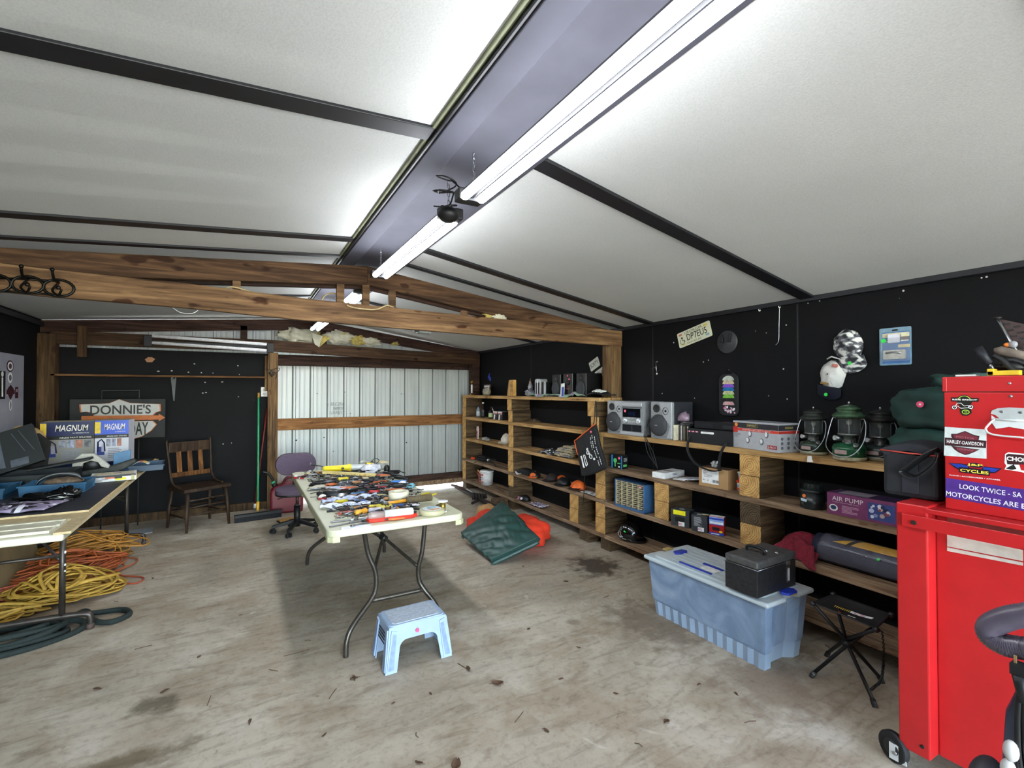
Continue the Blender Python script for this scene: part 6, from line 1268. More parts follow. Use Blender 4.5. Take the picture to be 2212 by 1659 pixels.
b=B(); b.bx(-.06,.06,-.04,.04,0,.006,WHITE); b.quad(FZ(0,0,.006),.10,.06,pl('#a9b4d4',.5),.001); o=b.build('label_card'); tag(o,'white and pale blue card lying among the tools left of the red pliers','card'); place(o,(733,1062),(760,1064)); o.location.z=TT+.03
t=thing('cordless_tool','black and red trigger tool at the left edge of the middle heap','tool'); b=B(); b.ell((.03,0,.03),(.08,.035,.032),BLACK,16,10,amp=.2,flat=0); b.ell((-.03,-.01,.02),(.05,.03,.02),pl('#e2d7cc',.4),14,8,flat=0); b.build('body',t); b=B(); b.bx(-.05,.06,-.05,-.03,0,.014,RP); b.build('red_grip',t,bev=.004); b=B(); b.tube([(-.05,-.03,.02),(-.11,-.035,.02)],.002,BLACK,5); b.build('bit',t); place(t,(706,1077),(740,1076))
t=thing('padlock_tool','chunky chrome ratchet head in front of the black torch','tool'); b=B(); b.ell((0,0,.02),(.05,.024,.02),BALL,18,10,flat=0); b.bx(-.075,-.045,-.01,.01,.008,.024,pl('#c9a886',.5)); b.build('head',t); place(t,(738,1077))
named(screwdriver(pl('#3c6a9c',.35),.26,.016),'blue handled file right of the chrome ratchet head',(757,1075),(790,1070),.003)
b=B(); b.sheet(lambda u,v:(.40*u,-.03+.06*v,.012+.022*math.sin(PI*v)**.6+.008*math.sin(u*23+v*5)),40,16,pl('#a3abc8',.2,0,.3,18),.004,mf=lambda u,v:pl('#c4c9da',.12) if noise.noise(Vector((u*5,v*9,1)))>.0 else pl('#a3abc8',.2,0,.3,18)); o=b.build('blister_pack'); tag(o,'long blue and silver plastic blister sleeve, the farther of the two','packet'); place(o,(694,1090),(808,1076))
b=B(); b.sheet(lambda u,v:(.33*u,-.028+.056*v,.012+.02*math.sin(PI*v)**.6+.008*math.sin(u*19+v*6)),40,16,pl('#b4bacb',.2,0,.3,18),.004,mf=lambda u,v:pl('#d9dce4',.1) if noise.noise(Vector((u*5,v*9,4)))>-.05 else pl('#a3abc0',.2,0,.3,18)); o=b.build('blister_pack'); tag(o,'silvery plastic blister sleeve nearer the camera at the left table edge','packet'); place(o,(692,1100),(780,1095))
b=B(); b.bx(0,.12,-.03,.03,0,.006,pl('#e3d79a',.5)); txtlines(b,FZ(.06,0,.006),.09,.02,1,pl('#c9b23a'),0,0,1); o=b.build('yellow_label'); tag(o,'pale yellow printed label card left of the tape roll','card'); place(o,(812,1075),(838,1072)); o.location.z=TT+.02
t=thing('masking_tape','big cream roll of masking tape standing on the table','tape'); b=B(); MT=pl('#ddd6ba',.6,0,.03,20); b.lathe([(.04,0),(.072,0),(.072,.072),(.04,.072),(.04,0)],MT,36); b.build('roll',t); place(t,(861,1086)); t.location.z=TT+.012
named(pliers(YP,.22),'pliers with mustard yellow handles beside the tape roll',(935,1071),(897,1082),.01)
t=thing('hammer','hammer with an orange handle wrapped in brown cord at the grip','hammer')
b=B(); b.tube([(0,0,.03),(.10,0,.03),(.19,0,.028)],[.022,.021,.02],pl('#5a4d3a',.8),12)
for i in range(24): b.tube([(.004+i*.0078,.0225*math.cos(a*PI/5),.03+.0225*math.sin(a*PI/5)) for a in range(10)],.003,pl('#665841',.8),5,closed=True)
b.build('wrapped_grip',t); b=B(); b.tube([(.19,0,.03),(.30,0,.025),(.33,0,.025)],[.013,.012,.010],OP,8); b.build('handle',t)
b=B(); b.cyl((.34,-.045,.03),(.34,.02,.03),.014,STEEL,n=12); b.prism([(.325,.015),(.355,.015),(.36,.06),(.352,.075),(.345,.06),(.335,.075),(.326,.06)],.018,.04,STEEL); b.cyl((.34,-.06,.03),(.34,-.045,.03),.018,STEEL,n=12); b.build('head',t,bev=.002)
place(t,(932,1088),(832,1101)); t.location.z=TT+.016
t=thing('wire_spool','spool of brass wire with a white flange near the right table edge','spool'); b=B(); b.lathe([(0,0),(.03,0),(.03,.004),(0,.004)],WHITE,24); b.lathe([(0,.066),(.036,.066),(.036,.071),(0,.071)],WHITE,28); b.build('flange',t); b=B(); b.lathe([(0,.004),(.02,.004),(.021,.035),(.02,.066),(0,.066)],pl('#8a7434',.3,.7,.3,60),24); b.build('wire',t); place(t,(956,1105))
for k,(px,py,lb) in enumerate(((948,1101,'small bare brass wire bundle left of the spool'),)): 
    t=coil(pl('#7a6a4a',.4,.5),.02,.003,5,3); t['label']=lb; place(t,(px,py))
t=thing('line_container','round clear plastic tub of fishing line with a coloured label','tub'); b=B(); b.lathe([(0,0),(.082,0),(.086,.008),(.084,.03),(.076,.034),(0,.034)],clear('#cfcaa8',.1,.5),40); b.lathe([(.045,.003),(.078,.003),(.078,.028),(.045,.028)],pl('#cfc79c',.3,0,.15,80),40); b.build('tub',t)
b=B(); b.disc(FZ(0,0,.0345),.062,pl('#d9e3e2',.3),.001,32); b.prism([(-.045,-.03),(.05,-.02),(.03,-.045),(-.02,-.055)],.0365,.037,pl('#d08a60',.4)); b.prism([(-.03,.01),(.045,.035),(.03,.05),(-.02,.045)],.0365,.037,pl('#8fb0c8',.4)); txtlines(b,FZ(0,.0,.036),.06,.02,2,pl('#8a9a9c'),0,-.0,2); b.build('label_disc',t); place(t,(933,1110))
named(screwdriver(pl('#b8a83a',.45),.24,.02),'thick yellow-green handled screwdriver pointing left behind the red tray',(848,1104),(790,1110),.008)
named(pliers(BLACK,.19),'black handled pliers left of the round line tub',(905,1108),(870,1104),.004)
named(pliers(pl('#2e2c30',.5),.17),'dark grey pliers between the hammer and the black handled pliers',(884,1103),(852,1100),.02)
t=thing('filler_cartridge','white cartridge lying in a bright red plastic tray at the near edge of the table','cartridge'); b=B(); b.prism([(0,-.035),(.27,-.03),(.31,.0),(.27,.035),(0,.035),(-.01,0)],0,.022,pl('#d32a18',.25)); b.build('red_tray',t,bev=.006)
b=B(); b.lathe([(0,.10),(.026,.10),(.026,.27),(.02,.28),(0,.28)],pl('#cfd2cc',.35,0,.1,30),18,T(0,0,.036)@Ry(PI/2)); b.lathe([(0,0),(.02,0),(.024,.02),(.024,.1),(0,.1)],clear('#b9aaa4',.15,.5),16,T(0,0,.034)@Ry(PI/2)); b.build('cartridge',t); place(t,(795,1128),(882,1118))
named(screwdriver(OP,.2,.02),'amber handled tool pointing left just behind the red tray',(792,1113),(735,1128),.01)
b=B(); b.sheet(lambda u,v:(.12*u,-.03+.06*v,.008+.01*math.sin(PI*u)),8,6,pl('#cf4a3a',.3,0,.3,20),.004,mf=lambda u,v:pl('#c9c0c4',.2) if noise.noise(Vector((u*6,v*6,1)))>0 else pl('#cf5a48',.3)); o=b.build('parts_packet'); tag(o,'red and clear blade packet at the near left of the table','packet'); place(o,(727,1113),(765,1108))
t=thing('black_comb','black notched flat bar behind the red blade packet','bar'); b=B(); b.bx(0,.15,-.008,.008,0,.012,BLACK); 
for i in range(12): b.bx(.02+i*.009,.024+i*.009,-.006,.009,.011,.015,BLACK)
b.build('bar',t); place(t,(706,1107),(748,1101))
for lb,a,c,col in (('narrow pale chisel lying second from the near table edge',(800,1119),(728,1128),WHITE),('thin steel ruler nearest the left end of the red tray',(795,1124),(730,1136),STEEL)):
    b=B(); L=.24; b.bx(0,L*.5,-.009,.009,0,.010,col); b.prism([(L*.5,-.007),(L,-.012),(L,.01),(L*.5,.007)],.002,.006,STEEL); o=b.build('chisel',bev=.001); tag(o,lb,'chisel'); place(o,a,c)
b=B(); b.bx(-.085,.085,-.03,.03,0,.002,PAPER); o=b.build('paper'); tag(o,'white strip of paper at the near edge of the tool table','paper'); place(o,(770,1139),(800,1136))
b=B(); b.tube(spline([(0,0,.003),(.05,0,.003),(.058,.004,.003),(.058,.03,.003)],5),.0025,BLACK,6); o=b.build('hex_key'); tag(o,'black hex key between the red tray and the round line tub','hex key'); place(o,(891,1117),(902,1116))
t=coil(BLACK,.08,.0045,4,9); t['label']='black cable with a plug coiled at the far right corner of the table'; place(t,(845,1024))
b=B(); b.ell((0,0,.045),(.03,.03,.04),BLACK,14,8); o=b.build('plug_in',t); o.location=(-.03,.05,0)
t=coil(pl('#202022',.5),.07,.004,3,12); t['label']='black wire looped over the tools right of the red pliers'; place(t,(858,1057)); t.location.z=TT+.02
b=B(); b.tube(spline([(0,0,.004),(.04,.01,.004),(.12,-.01,.004),(.18,.0,.004)],5),.003,BLACK,6); o=b.build('wire'); tag(o,'loose black wire at the left edge of the table beside the cream paper','wire'); place(o,(670,1068),(705,1062))
b=B(); b.sheet(lambda u,v:(.22*u,-.06+.12*v,.006+.02*math.sin(PI*u)),10,6,pl('#c9c6b0',.6),.003); o=b.build('paper'); tag(o,'curled cream card at the left edge of the tool table','paper'); place(o,(664,1058),(700,1056))
# ---- the rest of the heap, in rows ----
q=random.Random(21)
protos={}
def proto(kind,cn):
    cols={'red':RP,'black':BLACK,'yellow':YP,'orange':pl('#c8642c',.45),'wooden':pl('#a8784a',.7,0,.2,30),'white':pl('#d0cfc8',.5),'blue':pl('#2c4f8c',.4),'green':pl('#3d6a4a',.45),'steel':STEEL,'dark':DSTEEL,'clear':pl('#b4b0b8',.2,0,.4,20)}
    c=cols[cn]
    if kind=='screwdriver': return screwdriver(c,q.uniform(.17,.23))
    if kind=='pliers': return pliers(c)
    if kind=='wrench': return wrench(.17,c)
    if kind=='putty_knife': return knife(c)
    if kind=='utility_knife': return cutter(c)
    if kind=='punch': return punch(.15,.006,c)
    if kind=='socket': return socket_bit()
    if kind=='paint_brush': return brush(c)
    if kind=='parts_packet': return packet(c)
    if kind=='cable_coil': return coil(c,.04,.0035,3,5)
    if kind=='file':
        t=thing('file','','file'); b=B(); b.lathe([(0,0),(.011,0),(.013,.05),(.008,.09),(0,.09)],c,10,T(0,0,.013)@Ry(PI/2)); b.build('handle',t); b=B(); b.bx(.09,.24,-.008,.008,.006,.011,DSTEEL); b.build('blade',t); return t
names={'screwdriver':'screwdriver','pliers':'pliers','wrench':'wrench','putty_knife':'putty knife','utility_knife':'utility knife','punch':'steel punch','socket':'wrench socket','paint_brush':'paint brush','parts_packet':'parts packet','cable_coil':'coiled cable','file':'file'}
kinds=[('punch','steel'),('wrench','steel'),('screwdriver','black'),('wrench','dark'),('pliers','black'),('screwdriver','clear'),('punch','dark'),('file','dark'),('socket','steel'),('putty_knife','dark'),('utility_knife','steel'),('screwdriver','red'),('screwdriver','black'),('screwdriver','wooden'),('wrench','steel'),('wrench','dark'),('pliers','dark'),('punch','dark'),('file','wooden'),('punch','steel'),('utility_knife','dark'),('wrench','steel'),('screwdriver','yellow'),('socket','steel'),('file','orange'),('putty_knife','wooden'),('wrench','dark'),('screwdriver','blue'),('parts_packet','clear'),('pliers','orange'),('punch','dark'),('socket','steel'),('paint_brush','wooden'),('screwdriver','black'),('cable_coil','black'),('pliers','black'),('file','dark'),('utility_knife','orange')]
zones=[((2.98,3.12),(.62,.95),'in the nearest row of the tool table',9,0),((3.16,3.42),(.52,1.10),'between the red tray and the tape roll',26,.006),((3.46,3.80),(.53,1.16),'around the blister sleeves and the tape roll',34,.006),((3.82,4.12),(.55,1.18),'around the black torch and red pliers',34,.008),((4.14,4.45),(.55,1.17),'between the red pliers and the serrated strip',34,.006),((4.47,5.08),(.62,1.18),'in the far heap around the yellow work light',34,.006)]
taken={}
for (ya,yb_),(xa_,xb_),where,n,zz in zones:
    for i in range(n):
        k,cn=kinds[(i*5+int(ya*10))%len(kinds)]
        y=q.uniform(ya,yb_); x=q.uniform(xa_,xb_-.1)
        rz=q.choice([0,PI])+q.uniform(-.35,.35)+(-.0)
        if rz>PI/2: x+=.12
        z=TT+.001+(i%4)*zz
        lb='%s %s %s'%({'steel':'bright','dark':'dark steel','clear':'clear','wooden':'wooden-handled' if k!='paint_brush' else 'wooden-handled'}.get(cn,cn+('-handled' if k in('screwdriver','pliers','file','utility_knife') else '')),names[k],where)
        key=(k,cn)
        if key not in protos: t=proto(k,cn); protos[key]=t; t.location=(x,y,z); t.rotation_euler=(0,0,rz); t['label']=lb; t['_w']=where
        else: t=dup(protos[key],(x,y,z),rz,lb)
        taken.setdefault(lb,[]).append(t)
for lb,ts in taken.items():
    for t in ts:
        if '_w' in t.keys(): del t['_w']
        if len(ts)>1: t['group']=lb.replace('bright','bright')
        elif 'group' in t.keys(): del t['group']
b=B(); q2=random.Random(77)
for i in range(1100):
    x,y=q2.uniform(.53,1.2),q2.uniform(3.1,5.05); L=q2.uniform(.008,.03); a=Matrix.Rotation(q2.uniform(0,PI),3,'Z'); z=TT+q2.uniform(.001,.03)
    if y<3.5 and x>.9: continue
    b.bx(x-L,x+L,y-.003,y+.003,z,z+.006,[STEEL,DSTEEL,BLACK,DSTEEL,BALL,STEEL,pl('#6a5038',.6),pl('#b9b9c0',.4)][i%8],a)
o=b.build('small_hardware'); tag(o,'countless little bits, screws and blades strewn between the tools on the cream table','hardware'); o['kind']='stuff'
# ---- step stool ----
SB=pl('#9db1cb',.4,0,.06,8,.05); SBT=pl('#aeb8c4',.6,0,.15,60,.2)
t=thing('step_stool','pale blue plastic step stool with a pink dot in front of the tool table','stool',(.885,2.77,0),.03)
H=.245; b=B()
b.prism(rrect(.33,.215,.03,5),H-.012,H,SB); b.prism(rrect(.285,.185,.025,5),H,H+.003,SBT)
b.build('step',t,bev=.006,seg=3)
def panel(M,wt,wb,leg):
    b=B(M); n_=14; out=[(-wb/2,0),(-wb/2+leg,0)]
    ah=H*.66; iw=wb/2-leg
    rr_=min(.045,iw*.6); k_=iw*.86
    for i in range(7): a=PI-PI/2*i/6; out.append((-k_+rr_+rr_*math.cos(a),ah-rr_+rr_*math.sin(a)))
    for i in range(7): a=PI/2-PI/2*i/6; out.append((k_-rr_+rr_*math.cos(a),ah-rr_+rr_*math.sin(a)))
    out+=[(wb/2-leg,0),(wb/2,0),(wt/2,H-.006),(-wt/2,H-.006)]
    b.prism(out,-.006,.0,SB)
    for s in (-1,1):
        b.prism([(s*(wb/2-.008),.012),(s*(wb/2-.02),.006),(s*(wb/2-leg+.012),.008),(s*(wt/2-.02-leg*.3),H-.03),(s*(wt/2-.008),H-.02)][::s],0,.007,SB)
        b.prism([(s*(wb/2-.014),.022),(s*(wb/2-.02),.018),(s*(wb/2-leg+.02),.02),(s*(wt/2-.022-leg*.2),H-.045),(s*(wt/2-.016),H-.04)][::s],.0065,.0075,pl('#7f93b4',.5))
    return b
import functools
def tilt(dx,dy,rot,a): return Rz(rot)@T(0,-dy,0)@Rx(-a)@FY(0,0,0)
for rot,dy,wt,wb in ((0,.135,.33,.395),(PI,.135,.33,.395),(PI/2,.195,.215,.27),(-PI/2,.195,.215,.27)):
    bb=panel(tilt(0,dy,rot,.11),wt,wb,.066); bb.build('side_panel',t,bev=.003)
b=B(tilt(0,.135,0,.11)); b.disc(T(-.01,H-.05,.008),.011,PINK,.002,16); b.build('price_dot',t)
b=B(tilt(0,.195,-PI/2,.11)); 
for i in range(4): b.bx(-.06,.06,H-.06-i*.018,H-.05-i*.018,.0,.002,pl('#33363f',.6))
b.build('printed_label',t)
# ---- sleeping bags on the floor ----
ORB=pl('#e23a1c',.75,0,.1,10,.2); 
b=B(); bag_mesh(b,(0,0,.12),(.24,.32,.13),ORB,.16,3,0,.75); bag_mesh(b,(-.13,.42,.11),(.20,.22,.12),ORB,.16,6,0,.75); bag_mesh(b,(-.28,.55,.07),(.12,.13,.08),ORB,.15,9,0,.8)
o=b.build('sleeping_bag'); tag(o,'bright orange padded sleeping bag bundled on the floor under the dark green one','sleeping bag',(2.52,4.27,0),-.1)
b=B(); b.ell((0,0,.12),(.12,.14,.11),pl('#b88f5c',.85,0,.1,10),22,14,amp=.25,seed=2,flat=0); o=b.build('tan_bundle'); tag(o,'tan cloth roll peeking out behind the dark green sleeping bag','cloth',(2.50,5.02,0))
GS=pl('#24443f',.38,0,.12,5,.1)
A_,B_,C_,D_=P(1086,1088,z=.34),P(1164,1166,z=.20),P(1062,1214,z=.02),P(997,1155,z=.10)
def gf(u,v,o=0):
    p=A_*(1-u)*(1-v)+B_*u*(1-v)+C_*u*v+D_*(1-u)*v
    wr=noise.noise(Vector((u*9+v*4,v*4,2)))*.016+noise.noise(Vector((u*3+v*6,v*16-u*7,5)))*.009*math.sin(PI*u)
    return p+Vector((0,0,.05*math.sin(PI*u)*math.sin(PI*v)+wr*min(1,6*u*(1-u)+.2)-.05*(v**6)*0+o))
b=B(); b.sheet(lambda u,v:gf(u,v),60,50,GS,.03); b.tube([gf(u/20,0,0) for u in range(21)],.016,GS,8); b.tube([gf(1,v/20,-.02) for v in range(21)],.02,GS,8); b.tube([gf(0.03,v/20,-.02) for v in range(21)],.02,GS,8)
o=b.build('sleeping_bag'); tag(o,'dark green folded sleeping bag lying tilted over the orange one on the floor','sleeping bag')
# ---- floor jack / hitch ----
t=thing('trailer_jack','long dark steel jack with a screw clamp on the floor by the shelving','jack',(0,0,0))
a,c=P(985,1051,z=.06),P(1075,1098,z=.06); RU=pl('#2e2622',.7,.4,.3,30)
b=B(); b.tube([a,a+(c-a)*.5,c],.028,RU,10); b.tube([a+Vector((-.05,.05,.02)),a+(c-a)*.3+Vector((0,0,.04))],.018,pl('#4c2a26',.6),8); b.build('bar',t)
b=B(); b.tube([a+(c-a)*.25+Vector((0,0,.05)),a+(c-a)*.58+Vector((0,0,.04))],.014,STEEL,8); b.build('screw',t)
b=B(); m=a+(c-a)*.62; 
for k in range(5): b.cyl(m+Vector((-.09+.045*k,.0,.0)),m+Vector((-.09+.045*k,.03,.09-.01*k)),.024,RU,n=8)
b.cyl(m+Vector((-.16,-.1,-.02)),m+Vector((.12,.08,.0)),.02,RU,n=8); b.build('clamp',t)
p=P(1074,1093,z=.05); b=B(); b.bx(-.09,.09,-.07,.07,0,.13,pl('#5a4630',.95,0,.5,40,.6)); o=b.build('wood_block'); tag(o,'rough brown block standing on the floor at the end of the jack','block',(3.0-.02,5.62,0),.1)
# ---- loose leaves and twigs ----
LF=pl('#5a4230',.9,0,.3,30)
spots=[(560/3.403+600,1420/3.403+1050,.035),(1400/3.403+600,1350/3.403+1050,.04),(1075,1478,.05),(1130,1225,.02),(1222,1257,.03),(1142,1360,.02),(765,1467,.04),(1212,1468,.02),(985,1655,.05),(905,1650,.03),(355,1495,.03),(930,1500,.015),(1510,1480,.02),(1590,1500,.02),(1330,1500,.02),(700,1590,.02),(1180,1580,.025),(1440,1560,.03),(540,1560,.03),(210,1490,.03),(430,1420,.02),(1250,1400,.02),(850,1520,.015),(330,1250,.02),(520,1330,.015)]
for i,(px,py,s) in enumerate(spots):
    s*=.6
    p=P(px,py,z=.0); b=B(); w_=.35+.3*((i*7)%3)/2
    b.sheet(lambda u,v:(s*(2*u-1),s*w_*(2*v-1)*math.sin(PI*(.06+.88*u)),.003+.25*s*(2*v-1)**2+.1*s*math.sin(u*5+i)),8,6,LF,.0012)
    b.tube([(s*.9,0,.004),(s*1.5,s*.2,.004)],.0012,LF,5); o=b.build('dry_leaf')
    tag(o,'small curled brown leaf scattered on the bare concrete floor','leaf',(p.x,p.y,.001),i*1.3,'dry leaves scattered on the floor')
tw_=[(640,1412),(1790,1400),(1000,1440),(665,1385),(1560,1330),(450,1515),(250,1300),(1310,1290),(720,1500),(1380,1610),(1620,1560),(1120,1550),(900,1590),(590,1450),(310,1400)]
for i,(px,py) in enumerate(tw_):
    p=P(px,py,z=0); L=.018+.012*(i%3) if i else .07; b=B(); b.tube([(-L,0,.003),(0,.004*(i%3-1),.004),(L,.006,.003)],.0018,LF,5); o=b.build('twig')
    tag(o,'thin dark twig lying on the bare concrete floor','twig',(p.x,p.y,.001),i*.9,'twigs scattered on the floor')
# ================= RIGHT FOREGROUND =================
# ---- clear storage bin ----
BIN=pl('#7e9bc4',.35,0,.08,3); BNE=pl('#93a7be',.3,0,.06,6); LID=pl('#b7c2c6',.3,0,.06,6); BH=pl('#2138a8',.35)
m,n,l,bs=newmat('milky_blue_plastic'); tc=n.new('ShaderNodeTexCoord'); tt=noisen(n,l,3.2,3,.5,tc.outputs['Object'],(1,1,1),1.8)
r=ramp(n,[(.35,'#71859f'),(.52,'#8297b2'),(.7,'#98a8bc')]); l.new(tt.outputs[0],r.inputs[0]); ln=noisen(n,l,2.2,1,.5,tc.outputs['Object'],(1,1,1),.6)
wv=n.new('ShaderNodeTexVoronoi'); wv.feature='DISTANCE_TO_EDGE'; wv.inputs['Scale'].default_value=7; l.new(tt.outputs['Color'],wv.inputs['Vector'])
rr=ramp(n,[(.0,(.72,.76,.84)),(.03,(1,1,1))]); l.new(wv.outputs[0],rr.inputs[0]); cc=mixc(n,l,.5,r.outputs[0],rr.outputs[0],'MULTIPLY')
l.new(cc,bs.inputs['Base Color']); bs.inputs['Roughness'].default_value=.35; bs.inputs['Subsurface Weight'].default_value=.0; BINM=m
t=thing('storage_bin','large milky blue plastic storage bin with a pale lid and blue handles','bin',(2.70,2.045,0),0)
b=B(); 
def ringp(wx,wy,z,ribs=False,n_=24):
    out=[]
    def add(x,y): out.append((x,y,z))
    for i in range(n_): 
        f=-1+2*i/n_; o=.004*(1 if (i%2) else -1) if ribs else 0; add(-wx/2-o,-wy/2*(-f)*-1 if False else wy/2*f*-1)
    for i in range(6): add(-wx/2+wx*i/6, -wy/2 + (.035 if 2<=i<=4 else 0))
    for i in range(n_):
        f=-1+2*i/n_; add(wx/2,wy/2*f)
    for i in range(6): add(wx/2-wx*i/6, wy/2-(.035 if 2<=i<=4 else 0))
    return out
levels=[(.33,.80,0,True),(.345,.815,.09,True),(.352,.822,.10,False),(.356,.826,.105,False),(.40,.86,.375,False)]
rings=[]
for wx,wy,z,rb in levels: rings.append([b.v(p) for p in ringp(wx,wy,z,rb)])
for i in range(len(rings)-1):
    A,Q=rings[i],rings[i+1]
    for j in range(len(A)): b.f([A[j],A[(j+1)%len(A)],Q[(j+1)%len(A)],Q[j]],BNE if i==0 else BINM)
b.f(rings[0][::-1],BNE); b.f(rings[-1],BNE); b.build('bin_body',t)
b=B(); b.prism([(-.225,-.46),(-.05,-.46),(-.04,-.435),(.06,-.435),(.07,-.46),(.225,-.46),(.225,.46),(.07,.46),(.06,.435),(-.04,.435),(-.05,.46),(-.225,.46)],.372,.40,LID); b.build('lid_rim',t,bev=.012,seg=3)
b=B(); b.prism(rrect(.38,.80,.04,5),.40,.412,LID); 
for i in range(7): b.bx(-.15+i*.05,-.135+i*.05,-.30,.30,.412,.416,LID)
lid_=b.build('lid',t,bev=.004)
for s in (-1,1):
    k0=.30 if s>0 else .412; xo=0 if s>0 else .0; b=B(); b.prism([(xo-.06,s*(k0+.02)),(xo-.04,s*(k0+.055)),(xo+.04,s*(k0+.055)),(xo+.06,s*(k0+.02)),(xo+.04,s*k0),(xo-.04,s*k0)][::s],.41,.424,BH); b.build('lid_latch',lid_,bev=.004)
    b=B(); b.bx(.0 if s<0 else -.03,.05 if s<0 else .03,s*.44-.022,s*.44+.022,.398,.412,pl('#b09a60',.5)); b.build('end_tab',t,bev=.003)
b=B(); b.bx(-.16,-.145,-.05,.20,.412,.418,BH); b.bx(-.05,-.03,-.05,.10,.412,.419,BH); b.bx(-.12,-.06,-.05,.06,.413,.417,WHITE); b.build('lid_stripe',lid_)
# ---- black steel tool box on it ----
TB=pl('#2e2e30',.35,.4,.25,40,.1); TBT=pl('#4a4948',.55,.2,.25,30,.2)
t=thing('steel_tool_box','scuffed black steel tool box with a top handle standing on the storage bin','tool box',(2.655,1.735,.4165),.02)
b=B(); b.bx(-.20,.175,-.10,.10,0,.152,TB); b.build('box_body',t,bev=.006)
b=B(); b.bx(-.2015,.1765,-.1015,.1015,.153,.198,TBT); b.build('lid',t,bev=.012,seg=3)
b=B(); b.tube([(-.203,-.103,.153),(.178,-.103,.153)],.0025,STEEL,5); b.tube([(-.203,-.103,.153),(-.203,.103,.153)],.0025,STEEL,5); b.build('seam',t)
b=B(); b.tube(spline([(-.05,-.045,.195),(-.06,-.05,.225),(-.06,.0,.235),(-.06,.05,.225),(-.05,.055,.195)],5),.009,BLACK,8); b.build('handle',t)
b=B(); b.ell((.03,-.01,.197),(.012,.012,.008),BALL,10,6); b.build('latch_stud',t)
b=B(); b.ell((.05,-.06,.197),(.012,.012,.008),BALL,10,6); b.build('latch_stud',t)
b=B(); b.prism(rrect(.028,.09,.006),0,.004,TBT,FY(.09,-.1005,.08)); b.bx(.076,.104,-.108,-.10,.135,.16,BALL)
for i in range(3): b.quad(FY(.083+i*.008,-.1045,.08),.003,.07,WHITE,.001)
b.build('latch',t)
# ---- folding tripod stool ----
t=thing('camp_stool','folding black camp stool with a printed fabric seat below the lower shelf','stool',(0,0,0))
feet=[Vector((2.700,1.485,.012)),Vector((2.715,1.19,.012)),Vector((2.98,1.27,.012)),Vector((2.995,1.56,.012))]
tops=[P(1755,1303,z=.43),P(1893,1360,z=.41),P(1925,1328,z=.43),P(1800,1284,z=.45)]
ctr=Vector((2.83,1.37,.20))
for i in range(4):
    f=feet[i]; tp=tops[(i+2)%4]; b=B(); b.tube([f,f+(ctr-f)*.99+Vector((0,0,.012*i-.01)),tp],.009,BLACK,10); b.cyl(f-Vector((0,0,.012)),f+(ctr-f)*.10,.0125,RUBBER if i else pl('#3a3c3e',.4),n=10); b.build('leg',t)
b=B(); b.ell(ctr,(.026,.026,.022),BLACK,12,8); b.build('pivot',t)
def sf(u,v,o=0):
    p=tops[0]*(1-u)*(1-v)+tops[1]*u*(1-v)+tops[2]*u*v+tops[3]*(1-u)*v
    k=math.sin(PI*u)*math.sin(PI*v); e=math.sin(PI*u)+math.sin(PI*v)
    return p+Vector((0,0,.006-.026*k**.7+.01*abs(u-.5)*0+o))
NF=pl('#131315',.6,0,.2,50); b=B(); b.sheet(sf,24,24,NF,.004)
cc=(tops[0]+tops[1]+tops[2]+tops[3])/4
b.build('fabric_seat',t)
b=B()
for k in range(8): 
    u0=.22+k*.03; b.sheet(lambda u,v,u0=u0:sf(u0+.012*u,.42+.1*v+.012*k,.003),2,4,pl('#e3c34a',.5),.001)
b.sheet(lambda u,v:sf(.46+.36*u,.50+.10*v+.0*u,.003),12,5,PAPER,.001,mf=lambda u,v:pl('#c45a6a',.5) if noise.noise(Vector((u*9,v*5,2)))>.1 and u<.6 else PAPER)
b.sheet(lambda u,v:sf(.5+.12*u,.24+.06*v,.003),4,3,pl('#bdb9b4',.5),.001); b.sheet(lambda u,v:sf(.36+.05*u,.2+.03*v,.003),3,2,pl('#d8502c',.5),.001); b.build('seat_print',t)
for i in range(4): b=B(); b.ell(tops[i],(.016,.016,.014),BLACK,10,6); b.build('corner_pocket',t)
# chain hanging by the stool
b=B(); cp=[P(1905,1362,z=.36)+Vector((0,0,0)),P(1909,1400,x=2.93),P(1908,1440,x=2.93),P(1903,1470,x=2.90),P(1890,1483,x=2.86),P(1882,1490,x=2.83)]
pts=spline(cp,9); k=0; acc=0
for i in range(1,len(pts)-1):
    p=pts[i]; d=(pts[i+1]-pts[i-1]).normalized(); s_=d.cross(Vector((0,1,0))).normalized() if k%2 else d.cross(Vector((1,0,0))).normalized()
    b.tube([p+d*(.010*math.cos(a*PI/4))+s_*(.006*math.sin(a*PI/4)) for a in range(8)],.002,DSTEEL,5,closed=True); k+=1
o=b.build('steel_chain'); tag(o,'rusty steel chain dangling to the floor beside the camp stool','chain')
# ---- red rolling cabinet ----
XA,XB2=2.38,2.452
t=thing('rolling_cabinet','red steel rolling tool cabinet at the right with a side push bar','cabinet',(XA,.96,0))
b=B(); 
b.bx(0,.62,-.105,.0,.085,1.09,RED); b.bx(.072,.62,-.75,-.105,.085,1.078,RED); b.build('body',t,bev=.006)
b=B(); b.bx(-.0,.62,-.75,-.095,1.062,1.082,RED); b.build('top_lip',t,bev=.003)
b=B(); b.bx(-.022,-.018,-.75,-.025,1.0,1.05,RED); b.bx(-.022,.02,-.03,-.025,1.0,1.05,RED)
b.build('push_bar',t,bev=.003)
b=B(); b.cyl((-.023,-.07,1.022),(-.029,-.07,1.022),.009,pl('#3a2a24',.5,.5),n=12); b.cyl((.0,-.08,.13),(-.004,-.08,.13),.007,BLACK,n=10); b.cyl((-.023,-.39,.985+.015),(-.03,-.39,.985+.015),.007,BLACK,n=10); b.build('bolt',t)
b=B(); F=FX(.0715,0,0)
lw_=lambda px,py:P(px,py,x=XB2)
